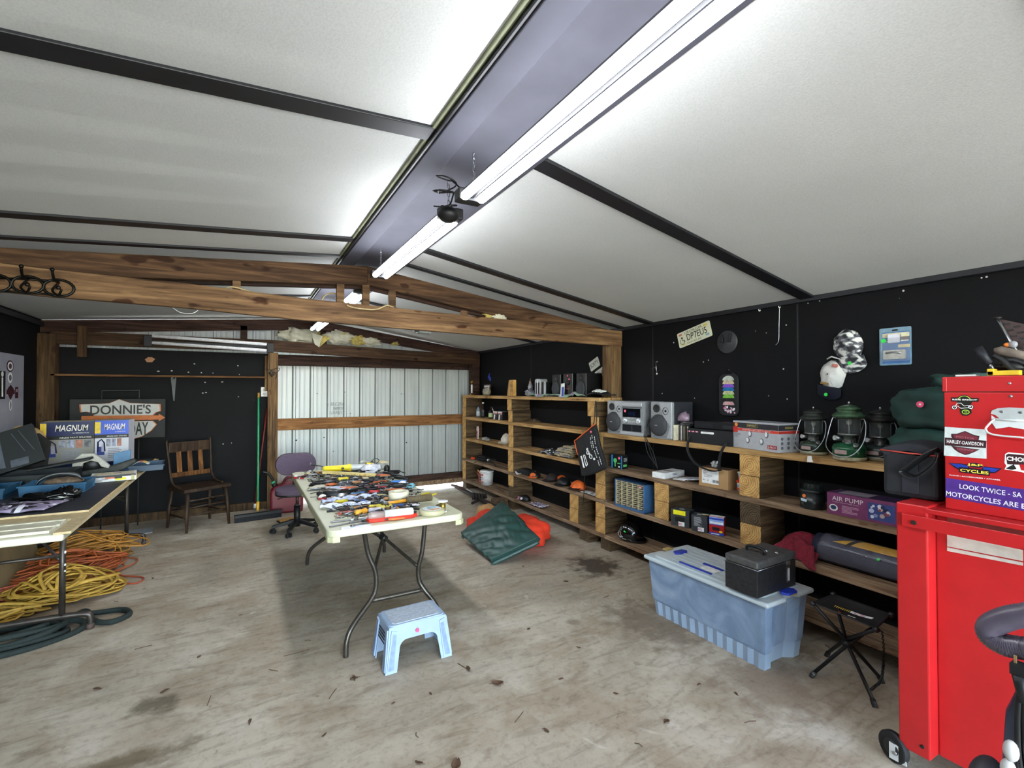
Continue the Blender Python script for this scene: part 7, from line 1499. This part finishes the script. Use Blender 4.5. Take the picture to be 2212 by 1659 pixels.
q0=lw_(2048,1112); q1=lw_(2209,1205)
F=FX(XB2-.001-XA,0,0)
def lp(px,py): p=P(px,py,x=XB2-.001); return (-(p.y-.96),p.z)
WL=pl('#c9bfb4',.5,0,.12,20)
b.prism([lp(2046,1135),lp(2210,1180),lp(2210,1212),lp(2046,1180)][::-1],0,.0008,WL,F); b.prism([lp(2046,1110),lp(2210,1148),lp(2210,1182),lp(2046,1137)][::-1],0,.0008,pl('#8c3a36',.5,0,.2,20),F)
for i in range(3): b.prism([lp(2060,1139+i*5),lp(2095,1148+i*5),lp(2095,1150+i*5),lp(2060,1141+i*5)][::-1],0,.0014,BLACK,F)
for i in range(3): b.prism([lp(2136,1155+i*5),lp(2190,1168+i*5),lp(2190,1170+i*5),lp(2136,1157+i*5)][::-1],0,.0014,BLACK,F)
b.prism([lp(2046,1182),lp(2210,1215),lp(2210,1222),lp(2046,1190)][::-1],0,.0008,WL,F); 
b.build('warning_label',t)
b=B(); b.cyl((.0,.028,.06),(.028,.018,.06),.06,RUBBER,n=30); b.cyl((-.004,.029,.06),(.032,.017,.06),.034,pl('#222222'),n=20); b.build('caster_wheel',t,bev=.006)
b=B(); b.prism([(-.03,.02),(.03,.02),(.022,.085),(-.03,.085)],0,.005,CHROME,FX(-.006,-.0,.0)); b.bx(.03,.11,-.09,.02,.078,.088,BALL); b.cyl((-.016,.01,.05),(-.004,.01,.05),.008,BALL,n=12); b.build('caster_fork',t)
b=B(); b.cyl((.06,-.62,.055),(.085,-.62,.055),.055,RUBBER,n=30); b.build('caster_wheel',t,bev=.006)
# ---- red top chest ----
t=thing('tool_chest','red steel top tool chest with stickers and a chrome side handle','tool chest',(XB2,.823,1.0825))
D_c=.45; zt=1.607-1.0825; zl_=P(2041,846,x=XB2).z-1.0825
b=B(); b.bx(0,.36,-D_c,0,0,zl_-.002,RED); b.build('body',t,bev=.004)
b=B(); b.bx(-.003,.363,-D_c-.003,.003,zl_,zt,RED); b.bx(-.0045,.0,-.011,.003,zl_,zt-.004,RED); b.build('lid',t,bev=.006,seg=3)
def cq(px,py): p=P(px,py,x=XB2-.001); return (-(p.y-.823),p.z-1.0825)
for px,py in ((2181,828),(2184,856)):
    u,v=cq(px,py); b=B(); b.lathe([(.0,.005),(.004,.004),(.006,0),(0,0)],BALL,12,FX(-.001,0,0)@T(u,v,0)); b.build('rivet',t)
F=FX(-.0008,0,0)
def cpoly(b,pts,m,d0=0,d1=.0006): b.prism([cq(*p) for p in pts][::-1],d0,d1,m,F)
def frame(px0,py0,px1,py1):
    """matrix at the middle of two sticker points, x axis towards the second"""
    a=Vector((*cq(px0,py0),0)); c=Vector((*cq(px1,py1),0)); d=c-a; ang=math.atan2(d.y,d.x); m_=(a+c)/2
    return F@T(m_.x,m_.y,0)@Rz(ang),d.length
# handle
b=B(); cpoly(b,[(2141,893),(2143,887),(2155,882),(2180,880),(2215,882),(2215,905),(2160,904),(2150,896),(2141,894)],CHROME,0,.003); 
cpoly(b,[(2142,897),(2142,912),(2152,926),(2162,925),(2180,922),(2215,928),(2215,905),(2150,903)],pl('#cfd4d4',.5,.2,.03),.0006,.002)
for px,py in ((2164,889),(2205,891)): u,v=cq(px,py); b.lathe([(.003,.004),(.0045,.004),(.0055,.0025),(.0035,.0025)],STEEL,16,F@T(u,v,.001)); b.lathe([(0,.004),(.003,.0045)],BALL,12,F@T(u,v,.001))
hp_=b.build('handle_plate',t)
def c3(px,py,o): u,v=cq(px,py); return Vector((-o,-u,v))
b=B(); b.tube(spline([c3(2150,906,.006),c3(2146,909,.012),c3(2135,922,.018),c3(2134,928,.02),c3(2140,935,.02),c3(2160,940,.02),c3(2215,945,.02)],6),.0035,CHROME,10); b.tube([c3(2150,906,.006),c3(2215,909,.006)],.004,CHROME,8); b.build('bail_handle',hp_)
# stickers
MRN=pl('#6a2430',.45); MRD=pl('#34161c',.45); b=B(); SG2=pl('#c4cbc9',.4)
cpoly(b,[(2041,922),(2131,928),(2131,991),(2039,984)],SG2)
cpoly(b,[(2055,937),(2067,937),(2085,931),(2103,939),(2116,942),(2114,951),(2110,956),(2060,949),(2055,943)],MRD,.0004,.001)
cpoly(b,[(2058,939),(2068,939),(2085,933),(2102,941),(2113,944),(2110,954),(2062,947)],MRN,.0006,.0012)
cpoly(b,[(2055,963),(2116,971),(2106,976),(2094,981),(2085,983),(2072,978),(2062,971)],MRD,.0004,.001); cpoly(b,[(2062,966),(2112,972),(2095,979),(2085,981),(2073,976)],MRN,.0006,.0012)
cpoly(b,[(2041,945),(2131,952),(2130,968),(2041,962)],MRD,.0008,.0014)
M_,L_=frame(2045,953,2125,960); b.text('HARLEY-DAVIDSON',M_@T(0,0,.0008),L_*.98,.0135,WHITE,bold=.012)
M_,_=frame(2065,943,2106,948); b.text('MOTOR',M_@T(0,0,.0008),_*.95,.008,pl('#a8606a')); M_,_=frame(2066,969,2106,974); b.text('COMPANY',M_@T(0,0,.0008),_*.9,.008,pl('#a8606a'))
b.build('shield_sticker',t)
b=B(); LIME=pl('#b4e04a',.4); DK=pl('#15160f',.4)
u,v=cq(2083,866); b.disc(F@T(0,0,0),.023,DK,.0008,28,u,v); b.tube([F@Vector((u+.019*math.cos(a),v+.019*math.sin(a),.001)) for a in [PI*.1+i*PI*.8/14 for i in range(15)]],.0012,LIME,5)
cpoly(b,[(2073,876),(2097,877),(2099,892),(2091,898),(2080,898),(2074,891)],DK,.0002,.0009)
u2,v2=cq(2086,890); b.tube([F@Vector((u2+.0105*math.cos(a),v2+.008*math.sin(a),.0012)) for a in [i*2*PI/14 for i in range(14)]],.001,LIME,5,closed=True)
for i in range(3): b.tube([F@Vector((u2-.004,v2+.004-i*.004,.0012)),F@Vector((u2+.005,v2+.005-i*.004,.0012))],.0007,LIME,4)
cpoly(b,[(2055,858),(2115,860),(2114,868),(2055,867)],DK,.0004,.001); M_,L_=frame(2057,863,2112,864); b.text('RIDE BRIGHT',M_@T(0,0,.0007),L_*.98,.0058,WHITE,bold=.03)
for px,py in ((2062,880),(2097,879)): u,v=cq(px,py); b.disc(F,.009,DK,.0009,18,u,v); b.tube([F@Vector((u+.0062*math.cos(a),v+.0062*math.sin(a),.0015)) for a in [i*2*PI/14 for i in range(14)]],.0011,WHITE,5,closed=True)
b.tube([F@Vector((*cq(*p),.0016)) for p in ((2062,880),(2068,871),(2076,871),(2083,877),(2090,876),(2098,879))],.0012,WHITE,5); b.tube([F@Vector((*cq(*p),.0016)) for p in ((2066,876),(2076,882),(2092,881),(2100,883))],.0013,WHITE,5)
b.build('round_sticker',t)
b=B(); BLW=pl('#1f3a9c',.4); OUT=pl('#1a1024',.4); YLS=pl('#f0dc4e',.4)
cpoly(b,[(2049,1000),(2075,1001),(2092,1004),(2095,1012),(2070,1014),(2062,1010)],OUT); cpoly(b,[(2052,1001),(2075,1003),(2090,1006),(2092,1010),(2070,1011)],BLW,.0003,.001)
cpoly(b,[(2122,1007),(2165,1012),(2150,1022),(2120,1022)],OUT); cpoly(b,[(2124,1009),(2160,1013),(2148,1020),(2124,1019)],BLW,.0003,.001)
u,v=cq(2107,1005); b.disc(F,.0235,pl('#b02028'),.001,28,u,v,.011); b.disc(F,.0215,OUT,.0014,28,u,v,.0092)
M_,L_=frame(2085,1003,2128,1007); b.text('J&P',M_@T(0,0,.0014),L_*.8,.0105,YLS,bold=.02); cpoly(b,[(2072,1008),(2139,1016),(2138,1028),(2072,1020)],OUT,.0006,.0012)
M_,L_=frame(2074,1015,2137,1022); b.text('CYCLES',M_@T(0,0,.0013),L_*.98,.0115,YLS,bold=.02); M_,L_=frame(2051,1026,2162,1037); b.text('PARTS \u2022 ACCESSORIES \u2022 APPAREL',M_,L_,.0042,WHITE,bold=.02)
b.build('winged_sticker',t)
b=B(); PUR=pl('#48287c',.45); cpoly(b,[(2043,1032),(2230,1060),(2230,1107),(2042,1074)],PUR)
def line(txt,a,c,h):
    M_,L_=frame(*a,*c); b.text(txt,M_@T(0,0,.0007),L_,h,pl('#d9d6e4',.5),bold=.012)
line('LOOK TWICE - SA',(2073,1050),(2208,1070),.0185); line('MOTORCYCLES ARE E',(2044,1065),(2215,1094),.0185); b.build('bumper_sticker',t)
b=B(); cpoly(b,[(2171,981),(2178,977),(2230,982),(2230,1025),(2198,1018),(2170,1014),(2174,1006),(2170,1000)],WHITE); cpoly(b,[(2173,983),(2178,980),(2230,985),(2230,1005),(2176,1003)],MRD,.0004,.001); M_,L_=frame(2175,990,2228,995); b.text('CHOPP',M_@T(0,0,.0008),L_,.016,WHITE,bold=.03)
cpoly(b,[(2202,1003),(2230,1005),(2230,1018),(2206,1016)],RED,.0006,.0013); cpoly(b,[(2172,1012),(2190,1003),(2196,1013),(2186,1015)],BLACK,.0004,.0012); b.build('corner_sticker',t)
# things on the chest
CT=1.607
b=B(); b.bx(-.02,.02,-.09,.0,0,.018,pl('#e0bc28',.45)); b.bx(-.02,.02,-.02,.0,.0,.026,pl('#e0bc28',.45)); o=b.build('yellow_level',bev=.003); tag(o,'yellow plastic tool lying along the edge of the chest top','tool',(2.49,.70,CT+.002))
b=B(); b.bx(-.02,.02,-.03,.03,0,.006,WHITE); o=b.build('white_card'); tag(o,'small white card on the chest top left of the yellow tool','card',(2.50,.765,CT+.002))
def onc(px,py,x): return P(px,py,x=x)
b=B(); a,c=onc(2112,752,2.50),onc(2138,786,2.50); b.tube([a,c],[.0155,.013],pl('#14161e',.6,0,.2,60),14); b.tube([c,onc(2150,806,2.52)],[.006,.006],STEEL,8); o=b.build('rubber_grip'); tag(o,'blue-black ribbed rubber grip sticking out over the left end of the chest','grip')
t=thing('gloved_handle','grey-brown rounded wooden mallet handle above the black levers on the chest','handle',(0,0,0)); b=B(); b.tube([onc(2148,757,2.55),onc(2160,757,2.55),onc(2190,764,2.55),onc(2240,775,2.55)],[.009,.017,.017,.014],pl('#6e6258',.7,0,.25,30),14); b.build('handle',t)
b=B(); b.ell(onc(2176,745,2.58),(.01,.011,.009),pl('#e07a2c',.5),10,8); b.ell(onc(2188,744,2.58),(.012,.014,.014),pl('#8d8d92',.5),10,8); b.build('end_knob',t)
b=B(); b.tube(spline([onc(2146,768,2.5),onc(2165,778,2.5),onc(2190,800,2.5),onc(2215,806,2.5)],5),.009,BLACK,10); b.tube(spline([onc(2160,786,2.53),onc(2185,778,2.53),onc(2225,790,2.53)],5),.012,DSTEEL,10); b.ell(onc(2190,792,2.56),(.05,.06,.022),BLACK,16,10,amp=.3); o=b.build('black_tools'); tag(o,'tangle of curved black tool handles resting on the chest top','tools')
t=thing('striped_panel','dark brown slotted panel with a silver rim tilted up at the right on the chest','panel',(0,0,0))
A1,A2,A3,A4=onc(2155,688,2.60),onc(2235,705,2.60),onc(2235,790,2.60),onc(2212,778,2.60)
b=B(); vs=[A1,A2,A3,A4]; k1=[b.v(p) for p in vs]; k2=[b.v(p+Vector((.02,0,0))) for p in vs]; BR=pl('#3c2a28',.5,0,.15,20); b.f(k1,BR); b.f(k2[::-1],BR)
for i in range(4): b.f([k1[i],k2[i],k2[(i+1)%4],k1[(i+1)%4]],BR)
for i in range(5):
    for j in range(2): p=onc(2172+j*22+i*7,700+i*13+j*5,2.597); b.bx(p.x-.002,p.x,p.y-.012,p.y+.006,p.z-.003,p.z+.003,BLACK)
b.build('panel_face',t); b=B(); b.tube([onc(2155,688,2.59),onc(2190,750,2.59),onc(2215,780,2.59)],.005,BALL,8); b.ell(onc(2155,687,2.59),(.012,.013,.006),DSTEEL,10,6); b.build('rim',t)
# ---- shop vacuum at the lower right corner ----
VB=pl('#232a3c',.35,0,.1,8); VG=pl('#8c8a8c',.4)
t=thing('shop_vacuum','navy upright cleaner cut off by the right picture edge, with ribbed grey hose','vacuum',(1.475,.215,0))
b=B(); b.lathe([(0,.02),(.17,.02),(.185,.1),(.19,.6),(.175,.86),(.14,.97),(0,1.0)],VB,40); b.build('tank',t)
b=B(); b.lathe([(.186,.30),(.195,.32),(.195,.36),(.188,.38)],BLACK,36); b.build('band',t)
b=B(); b.tube(spline([Vector(p)-Vector((1.475,.215,0)) for p in (P(2260,1560,x=1.33),P(2245,1420,x=1.34),P(2212,1401,x=1.345),P(2170,1393,x=1.345),P(2140,1374,x=1.345),P(2141,1353,x=1.345),P(2170,1338,x=1.345),P(2212,1329,x=1.345),P(2300,1325,x=1.345),P(2400,1420,x=1.36),P(2420,1560,x=1.40))],14),[.0205+.002*(i%2) for i in range(141)],pl('#5c5462',.3,0,.1,30),14); b.build('ribbed_hose',t)
b=B(); o1=P(2203,1435,x=1.30)-Vector((1.475,.215,0)); b.bx(o1.x-.01,o1.x+.015,o1.y-.022,o1.y+.012,o1.z-.02,o1.z+.0,BLACK); b.cyl(o1+Vector((0,0,-.02)),o1+Vector((0,-.005,-.07)),.012,BLACK,r2=.008,n=10)
b.bx(o1.x-.002,o1.x+.001,o1.y+.004,o1.y+.008,o1.z,o1.z+.014,pl('#c8a878',.3,.8)); b.bx(o1.x+.006,o1.x+.01,o1.y-.01,o1.y-.006,o1.z,o1.z+.012,pl('#c8a878',.3,.8))
for k in range(3): b.tube(spline([o1+Vector((0,-.006*k,-.05)),o1+Vector((0,.004-.01*k,-.12)),o1+Vector((0,.0-.012*k,-.2)),o1+Vector((.01,-.02-.01*k,-.25))],6),.006,BLACK,8)
b.build('power_plug',t)
b=B(); 
for px,py in ((2184,1622),(2178,1662)): p=P(px,py,x=1.29)-Vector((1.475,.215,0)); b.ell(p,(.012,.012,.020),pl('#b8b6b4',.4),12,8)
b.build('side_knob',t)
b=B(); p=P(2132,1690,x=1.33)-Vector((1.475,.215,0)); b.ell(p,(.05,.028,.05),pl('#26232c',.6),18,12); b.tube([p,(-.12,0,p.z-.03)],.02,BLACK,8); b.build('hose_socket',t)
# ================= THINGS ON THE RIGHT WALL =================
def wp(px,py,o=0.): return P(px,py,x=XW-.004-o)
def plate(label,pts,main,top,bot,cat='plate',gold=False):
    """pts: image corners tl,tr,br,bl on the wall"""
    w3=[wp(*p) for p in pts]; u=((w3[1]-w3[0])+(w3[2]-w3[3]))/2; v=((w3[0]-w3[3])+(w3[1]-w3[2]))/2; w,h=u.length,v.length; c=sum(w3,Vector())/4
    ang=math.atan2(u.z,-u.y); t=thing('licence_plate',label,cat,(XW-.003,c.y,c.z)); M=FX(0,0,0)@Rz(ang)
    b=B(M); PC=pl('#d9dbc0' if not gold else '#d6d8c8',.4,0,.04,10); b.prism(rrect(w,h,.012),0,.003,PC); b.prism(rrect(w*.965,h*.93,.01),.003,.0035,PC); b.build('plate',t,bev=.001)
    b=B(M@T(0,0,.0035)); b.text(main,T(w*.08 if top=='GEORGIA' else 0,-.0,0),w*(.60 if top=='GEORGIA' else .84),h*.42,BLACK,bold=.005)
    if top: b.text(top,T(0,h*.34,0),w*.55,h*.16,pl('#3a4a3a'))
    if bot: b.text(bot,T(-w*.02,-h*.36,0),w*.42,h*.12,BLACK)
    if top=='GEORGIA':
        b.disc(Matrix(),.009,BLACK,.001,12,-w*.37,h*.1); b.tube([(-w*.37,h*.06,.001),(-w*.36,-h*.08,.001),(-w*.31,-h*.09,.001),(-w*.29,-h*.2,.001)],.0025,BLACK,5); b.tube([(-w*.375+.022*math.cos(a),-h*.14+.025*math.sin(a),.001) for a in [PI*.7+i*PI*1.3/12 for i in range(13)]],.002,BLACK,5)
        for x,y,c_ in ((-.4,.33,'#c87a6a'),(.36,.33,'#d8c04a'),(.38,-.3,'#7fa8b8'),(-.34,-.36,'#d8cf8a')): b.quad(T(w*x,h*y,0),w*.1,h*.12,pl(c_),.0006)
    for x in (-.33,.33): b.disc(Matrix(),.003,DSTEEL,.0012,8,w*x*.6,h*.40)
    b.build('lettering',t); return t
plate('tilted pale green licence plate reading DP7EU5, nearest the top right wall edge',[(1461,722),(1531,693),(1541,723),(1470,753)],'DP7EU5','GEORGIA','DOUGLAS')
plate('upper of the two small plates beside the timber post, tilted, reading SCRTY',[(1271,785),(1291,770),(1297,788),(1278,803)],'SCRTY',None,None,gold=True)
plate('lower of the two small plates beside the timber post, reading CT6 266',[(1284,805),(1307,788),(1310,806),(1290,820)],'CT6-266',None,None,gold=True)
t=thing('wall_disc','round dark grey disc with two black bars mounted on the right wall','disc',(XW-.002,wp(1571,739).y,wp(1571,739).z)); r=(wp(1549,739).y-wp(1593,739).y)/2
b=B(FX(0,0,0)); b.lathe([(0,.012),(r*.9,.012),(r,.004),(r,0),(0,0)],pl('#3a3a3e',.5,.2,.3,12),40); b.build('disc',t)
b=B(FX(0,0,.0)); 
for s in (-1,1): b.bx(s*.035-.010,s*.035+.010,-.005,.065,.012,.03,BLACK,Matrix.Rotation(-s*.12,3,'Z'))
b.build('bar',t,bev=.003)
# disc-storage visor sleeve
t=thing('disc_sleeve','black hanging disc holder with fanned coloured discs on the right wall','disc holder',(XW-.004,wp(1576,853).y,wp(1576,853).z))
b=B(FX(0,0,0)); b.prism(rrect(.175,.335,.05,6),0,.018,MBLACK); b.build('sleeve',t,bev=.006)
for i,cx_ in enumerate(('#c9cfc4','#d9c9a8','#8a5ac8','#2f7fc0','#c9cfa0','#7fc04a','#2c2c2c','#d8a8ac')):
    b=B(FX(-.019,0,0)); zc=.145-.028*i; out=[]
    for k in range(13): a=PI*k/12; out.append((.052*math.cos(a)+.004,zc-.03+.038*math.sin(a)))
    b.prism(out,.001*(8-i)*.3,.0008+.001*(8-i)*.3,pl(cx_,.2,.2,.25,25)); b.build('disc',t)
b=B(FX(-.019,0,0)); q=random.Random(8)
for i in range(34): b.disc(Matrix(),q.uniform(.004,.010),pl(q.choice(['#d05a8a','#e8c8d8','#1a1a1c','#b8b8c0','#e8e8ec']),.3),.001+.00005*i,7,q.uniform(-.045,.06),q.uniform(-.145,-.085))
b.build('glitter_disc',t)
b=B(FX(-.004,0,0)); b.tube([(-.02,.165,0),(.0,.2,0),(.045,.165,0)],.003,BLACK,5); b.disc(Matrix(),.004,BALL,.004,8,0,.2); b.build('hanging_loop',t)
# caps on nails
def wallcap(label,px,py,crownm,peakm,rot,s,dotm=None,extras=None):
    p=wp(px,py); t=thing('baseball_cap',label,'cap',(XW-.004,p.y,p.z)); M=FX(0,0,0)@Rz(rot)
    b=B(M); b.ell((0,.03*s,.0),(.082*s,.105*s,.055*s),crownm,30,18,amp=.16,fs=2,seed=px,flat=.001); b.build('crown',t)
    b=B(M); b.sheet(lambda u,v:(.085*s*math.sin((-1+2*v)*1.25)*(1),(-.05-.095*u*math.cos((-1+2*v)*1.15)**.6)*s,.03*s*(1-u)*math.cos(-1+2*v)+.012),8,16,peakm,.004); b.build('peak',t)
    if dotm: b=B(M); b.disc(T(*dotm),.011,GREEN,.002,16); b.build('price_dot',t)
    if extras: extras(t,M,s)
    return t
m,n,l,bs=newmat('grey_camouflage'); tc=n.new('ShaderNodeTexCoord'); a_=noisen(n,l,24,1.5,.5,tc.outputs['Object'],(1,.8,1.3),.3); r_=ramp(n,[(.0,'#26262b'),(1.,'#e4e4e2')]); r_.color_ramp.interpolation='CONSTANT'
for p_,c_ in ((.42,'#55555c'),(.50,'#96989a'),(.55,'#dcdcd8')): e=r_.color_ramp.elements.new(p_); e.color=hexc(c_)
l.new(a_.outputs[0],r_.inputs[0]); l.new(r_.outputs[0],bs.inputs['Base Color']); bs.inputs['Roughness'].default_value=.85; CAMO=m
wallcap('grey camouflage cap hanging upside down on the right wall','x' and 1836,757,CAMO,CAMO,.2,1.02,(.0,-.085,.042))
def wx(t,M,s):
    b=B(M); b.tube([(-.05,.13,.01),(-.02,.15,.02),(.03,.14,.02),(.06,.11,.01)],.005,WHITE,6); b.build('strap',t)
    b=B(M); b.disc(T(-.01,.035,.050),.005,pl('#1a2040',.7),.004,10); b.build('button',t)
    b=B(M); b.prism(rrect(.034,.022,.006,3,.02,.095),.036,.048,pl('#c87a70',.6,0,.4,90)); b.build('rear_patch',t)
    b=B(M); b.prism(rrect(.05,.014,.005,3,-.018,-.028),.038,.054,pl('#8c6a38',.6,0,.5,90)); b.build('emblem',t)
    b=B(M); b.tube([(-.055,.06,.034),(-.02,.03,.052),(.03,-.03,.046)],.0012,pl('#9a9894'),5); b.build('seam',t)
wallcap('white cap with a navy peak and small emblem, hanging below the camouflage cap',1798,820,pl('#cfcdc9',.8,0,.06,14,.2),pl('#0f1226',.8),-.18,.93,(.0,-.10,.045),wx)
# blister pack
t=thing('blister_pack','blue carded pack of metal latches hanging on the right wall','package',(XW-.004,wp(1934,748).y,wp(1934,748).z))
w_=wp(1900,748).y-wp(1969,748).y; h_=wp(1934,709).z-wp(1934,790).z; b=B(FX(0,0,0)); CB2=pl('#3f6ca8',.35,0,.12,10)
b.prism(rrect(w_,h_,.008),0,.003,pl('#6f93a8',.3)); b.prism(rrect(w_*.86,h_*.84,.004,3,.004,-.008),.003,.004,CB2); b.prism(rrect(w_*.84,.026,.002,2,.004,h_*.3),.004,.005,pl('#d9d4b4',.5)); b.prism(rrect(.03,.01,.004,3,0,h_*.43),.003,.0045,BLACK)
b.prism(rrect(w_*.8,.006,.002,2,.004,h_*.14),.004,.005,WHITE); b.prism(rrect(w_*.36,.018,.002,2,.045,.0),.004,.005,pl('#d8c58a',.5)); b.prism(rrect(w_*.4,.03,.002,2,.04,.045),.004,.0048,pl('#5a4a40',.5)); b.build('card',t)
b=B(FX(0,0,0)); b.prism(rrect(.06,.05,.004,3,-.0,.045),.004,.02,BALL); b.prism(rrect(.11,.055,.006,3,.0,-.05),.004,.02,pl('#b9b4a4',.35,.5,.15,40)); b.tube([(-.04,-.04,.022),(.0,-.035,.024),(.04,-.045,.022)],.006,BALL,6); b.build('latch_set',t)
b=B(FX(0,0,0)); b.prism(rrect(w_*.84,h_*.62,.01,3,.004,-.02),.004,.024,clear('#c9d4e2',.08,.2)); b.build('bubble',t)
b=B(FX(-.025,0,0)); b.disc(T(-.05,.035,0),.013,GREEN,.001,14); b.build('price_dot',t)
# hooks and wire
for k,(px,py,lb) in enumerate(((1642,668,'small white screw hook at the top of the right wall, left of the hanging wire'),(1685,661,'small white screw hook at the top of the right wall, holding the thin wire'))):
    p=wp(px,py); b=B(); b.tube(spline([(0,0,.02),(-.012,0,.018),(-.022,.0,.004),(-.018,0,-.012),(-.006,0,-.014),(-.002,0,-.004)],4),.0028,WHITE,6); o=b.build('screw_hook'); tag(o,lb,'hook',(XW-.001,p.y,p.z))
b=B(); p=wp(1685,664); q_=wp(1680,745); b.tube(spline([(XW-.012,p.y,p.z),(XW-.01,p.y+.005,(p.z+q_.z)/2),(XW-.012,q_.y-.012,q_.z+.03),(XW-.012,q_.y+.01,q_.z)],6),.0022,BALL,5); o=b.build('hanging_wire'); tag(o,'thin bright wire hanging from the right-hand screw hook','wire')
b=B(); p=wp(1417,795); b.tube([(XW-.004,p.y,p.z+.055),(XW-.006,p.y-.004,p.z),(XW-.004,p.y-.01,p.z-.05)],.0035,BALL,6); b.tube([(XW-.004,p.y+.02,p.z+.06),(XW-.004,p.y,p.z+.052),(XW-.004,p.y-.02,p.z+.062)],.0025,BALL,5); b.tube([(XW-.004,p.y+.07,p.z-.01),(XW-.004,p.y-.015,p.z+.015)],.0018,BALL,5); b.ell((XW-.006,p.y-.012,p.z-.055),(.005,.01,.008),WHITE,8,6); o=b.build('bent_wire'); tag(o,'small bent bright wire cross nailed to the right wall above the silver stereo','wire')
p=wp(1263,820); t=thing('outlet_cover','pale outlet plate on the black wall behind the folded shirt','outlet',(XW,P(1262,819,x=XW).y,P(1262,819,x=XW).z)); b=B(); b.bx(-.008,0,-.045,.045,-.07,.07,pl('#a9a49c',.5)); b.build('plate',t,bev=.003); b=B(); b.bx(-.011,-.008,-.015,.015,-.035,-.01,pl('#7d786e')); b.bx(-.011,-.008,-.015,.015,.01,.035,pl('#7d786e')); b.build('socket',t)
p=wp(1057,815); b=B(FX(0,0,0)); b.prism([(-.06,0),(-.02,.05),(.03,.07),(.0,.02),(.05,.0),(.06,-.06),(.0,-.05),(-.03,-.02)],0,.002,pl('#2a3fb0',.5)); b.build('blue_tape'); o=bpy.data.objects['blue_tape']; tag(o,'torn scrap of blue tape on the black wall above the far top shelf','tape',(XW-.001,p.y,p.z))
p=P(324,777,y=YB-.002); b=B(FY(0,0,0)); b.prism([(-.05,0),(-.02,.03),(.02,.03),(.05,.01),(.02,-.03),(-.03,-.03)],0,.002,pl('#a87a58',.8)); b.build('paper_scrap'); o=bpy.data.objects['paper_scrap']; tag(o,'small torn brown scrap on the far black wall above the long shelf','scrap',(p.x,YB-.001,p.z))
b=B(); q=random.Random(2)
for (px,py) in ((1455,740),(1519,782),(1632,715),(1655,719),(1692,797),(1698,702),(1530,778),(1660,855),(1500,860),(1430,850),(1700,862),(1745,655),(1770,650),(2120,600),(2131,598),(1951,628)):
    p=wp(px,py); b.disc(FX(XW-.0015,p.y,p.z),q.uniform(.003,.006),pl('#c9c6c4'),.001,8)
o=b.build('nail_heads'); tag(o,'white nail heads dotted over the right black wall','nails'); o['kind']='stuff'
b=B()
for (px,py) in ((342,802),(371,801),(407,804),(435,805),(460,806),(517,809),(420,786),(514,790),(443,826),(480,825),(438,849),(445,848),(515,857),(500,957),(482,959)):
    p=P(px,py,y=YB-.002); b.disc(FY(p.x,YB-.0015,p.z),q.uniform(.005,.016),pl('#b9b6b4'),.001,8,ry=.007)
o=b.build('paint_flecks'); tag(o,'pale chips and flecks on the far black wall around the long shelf','marks'); o['kind']='stuff'
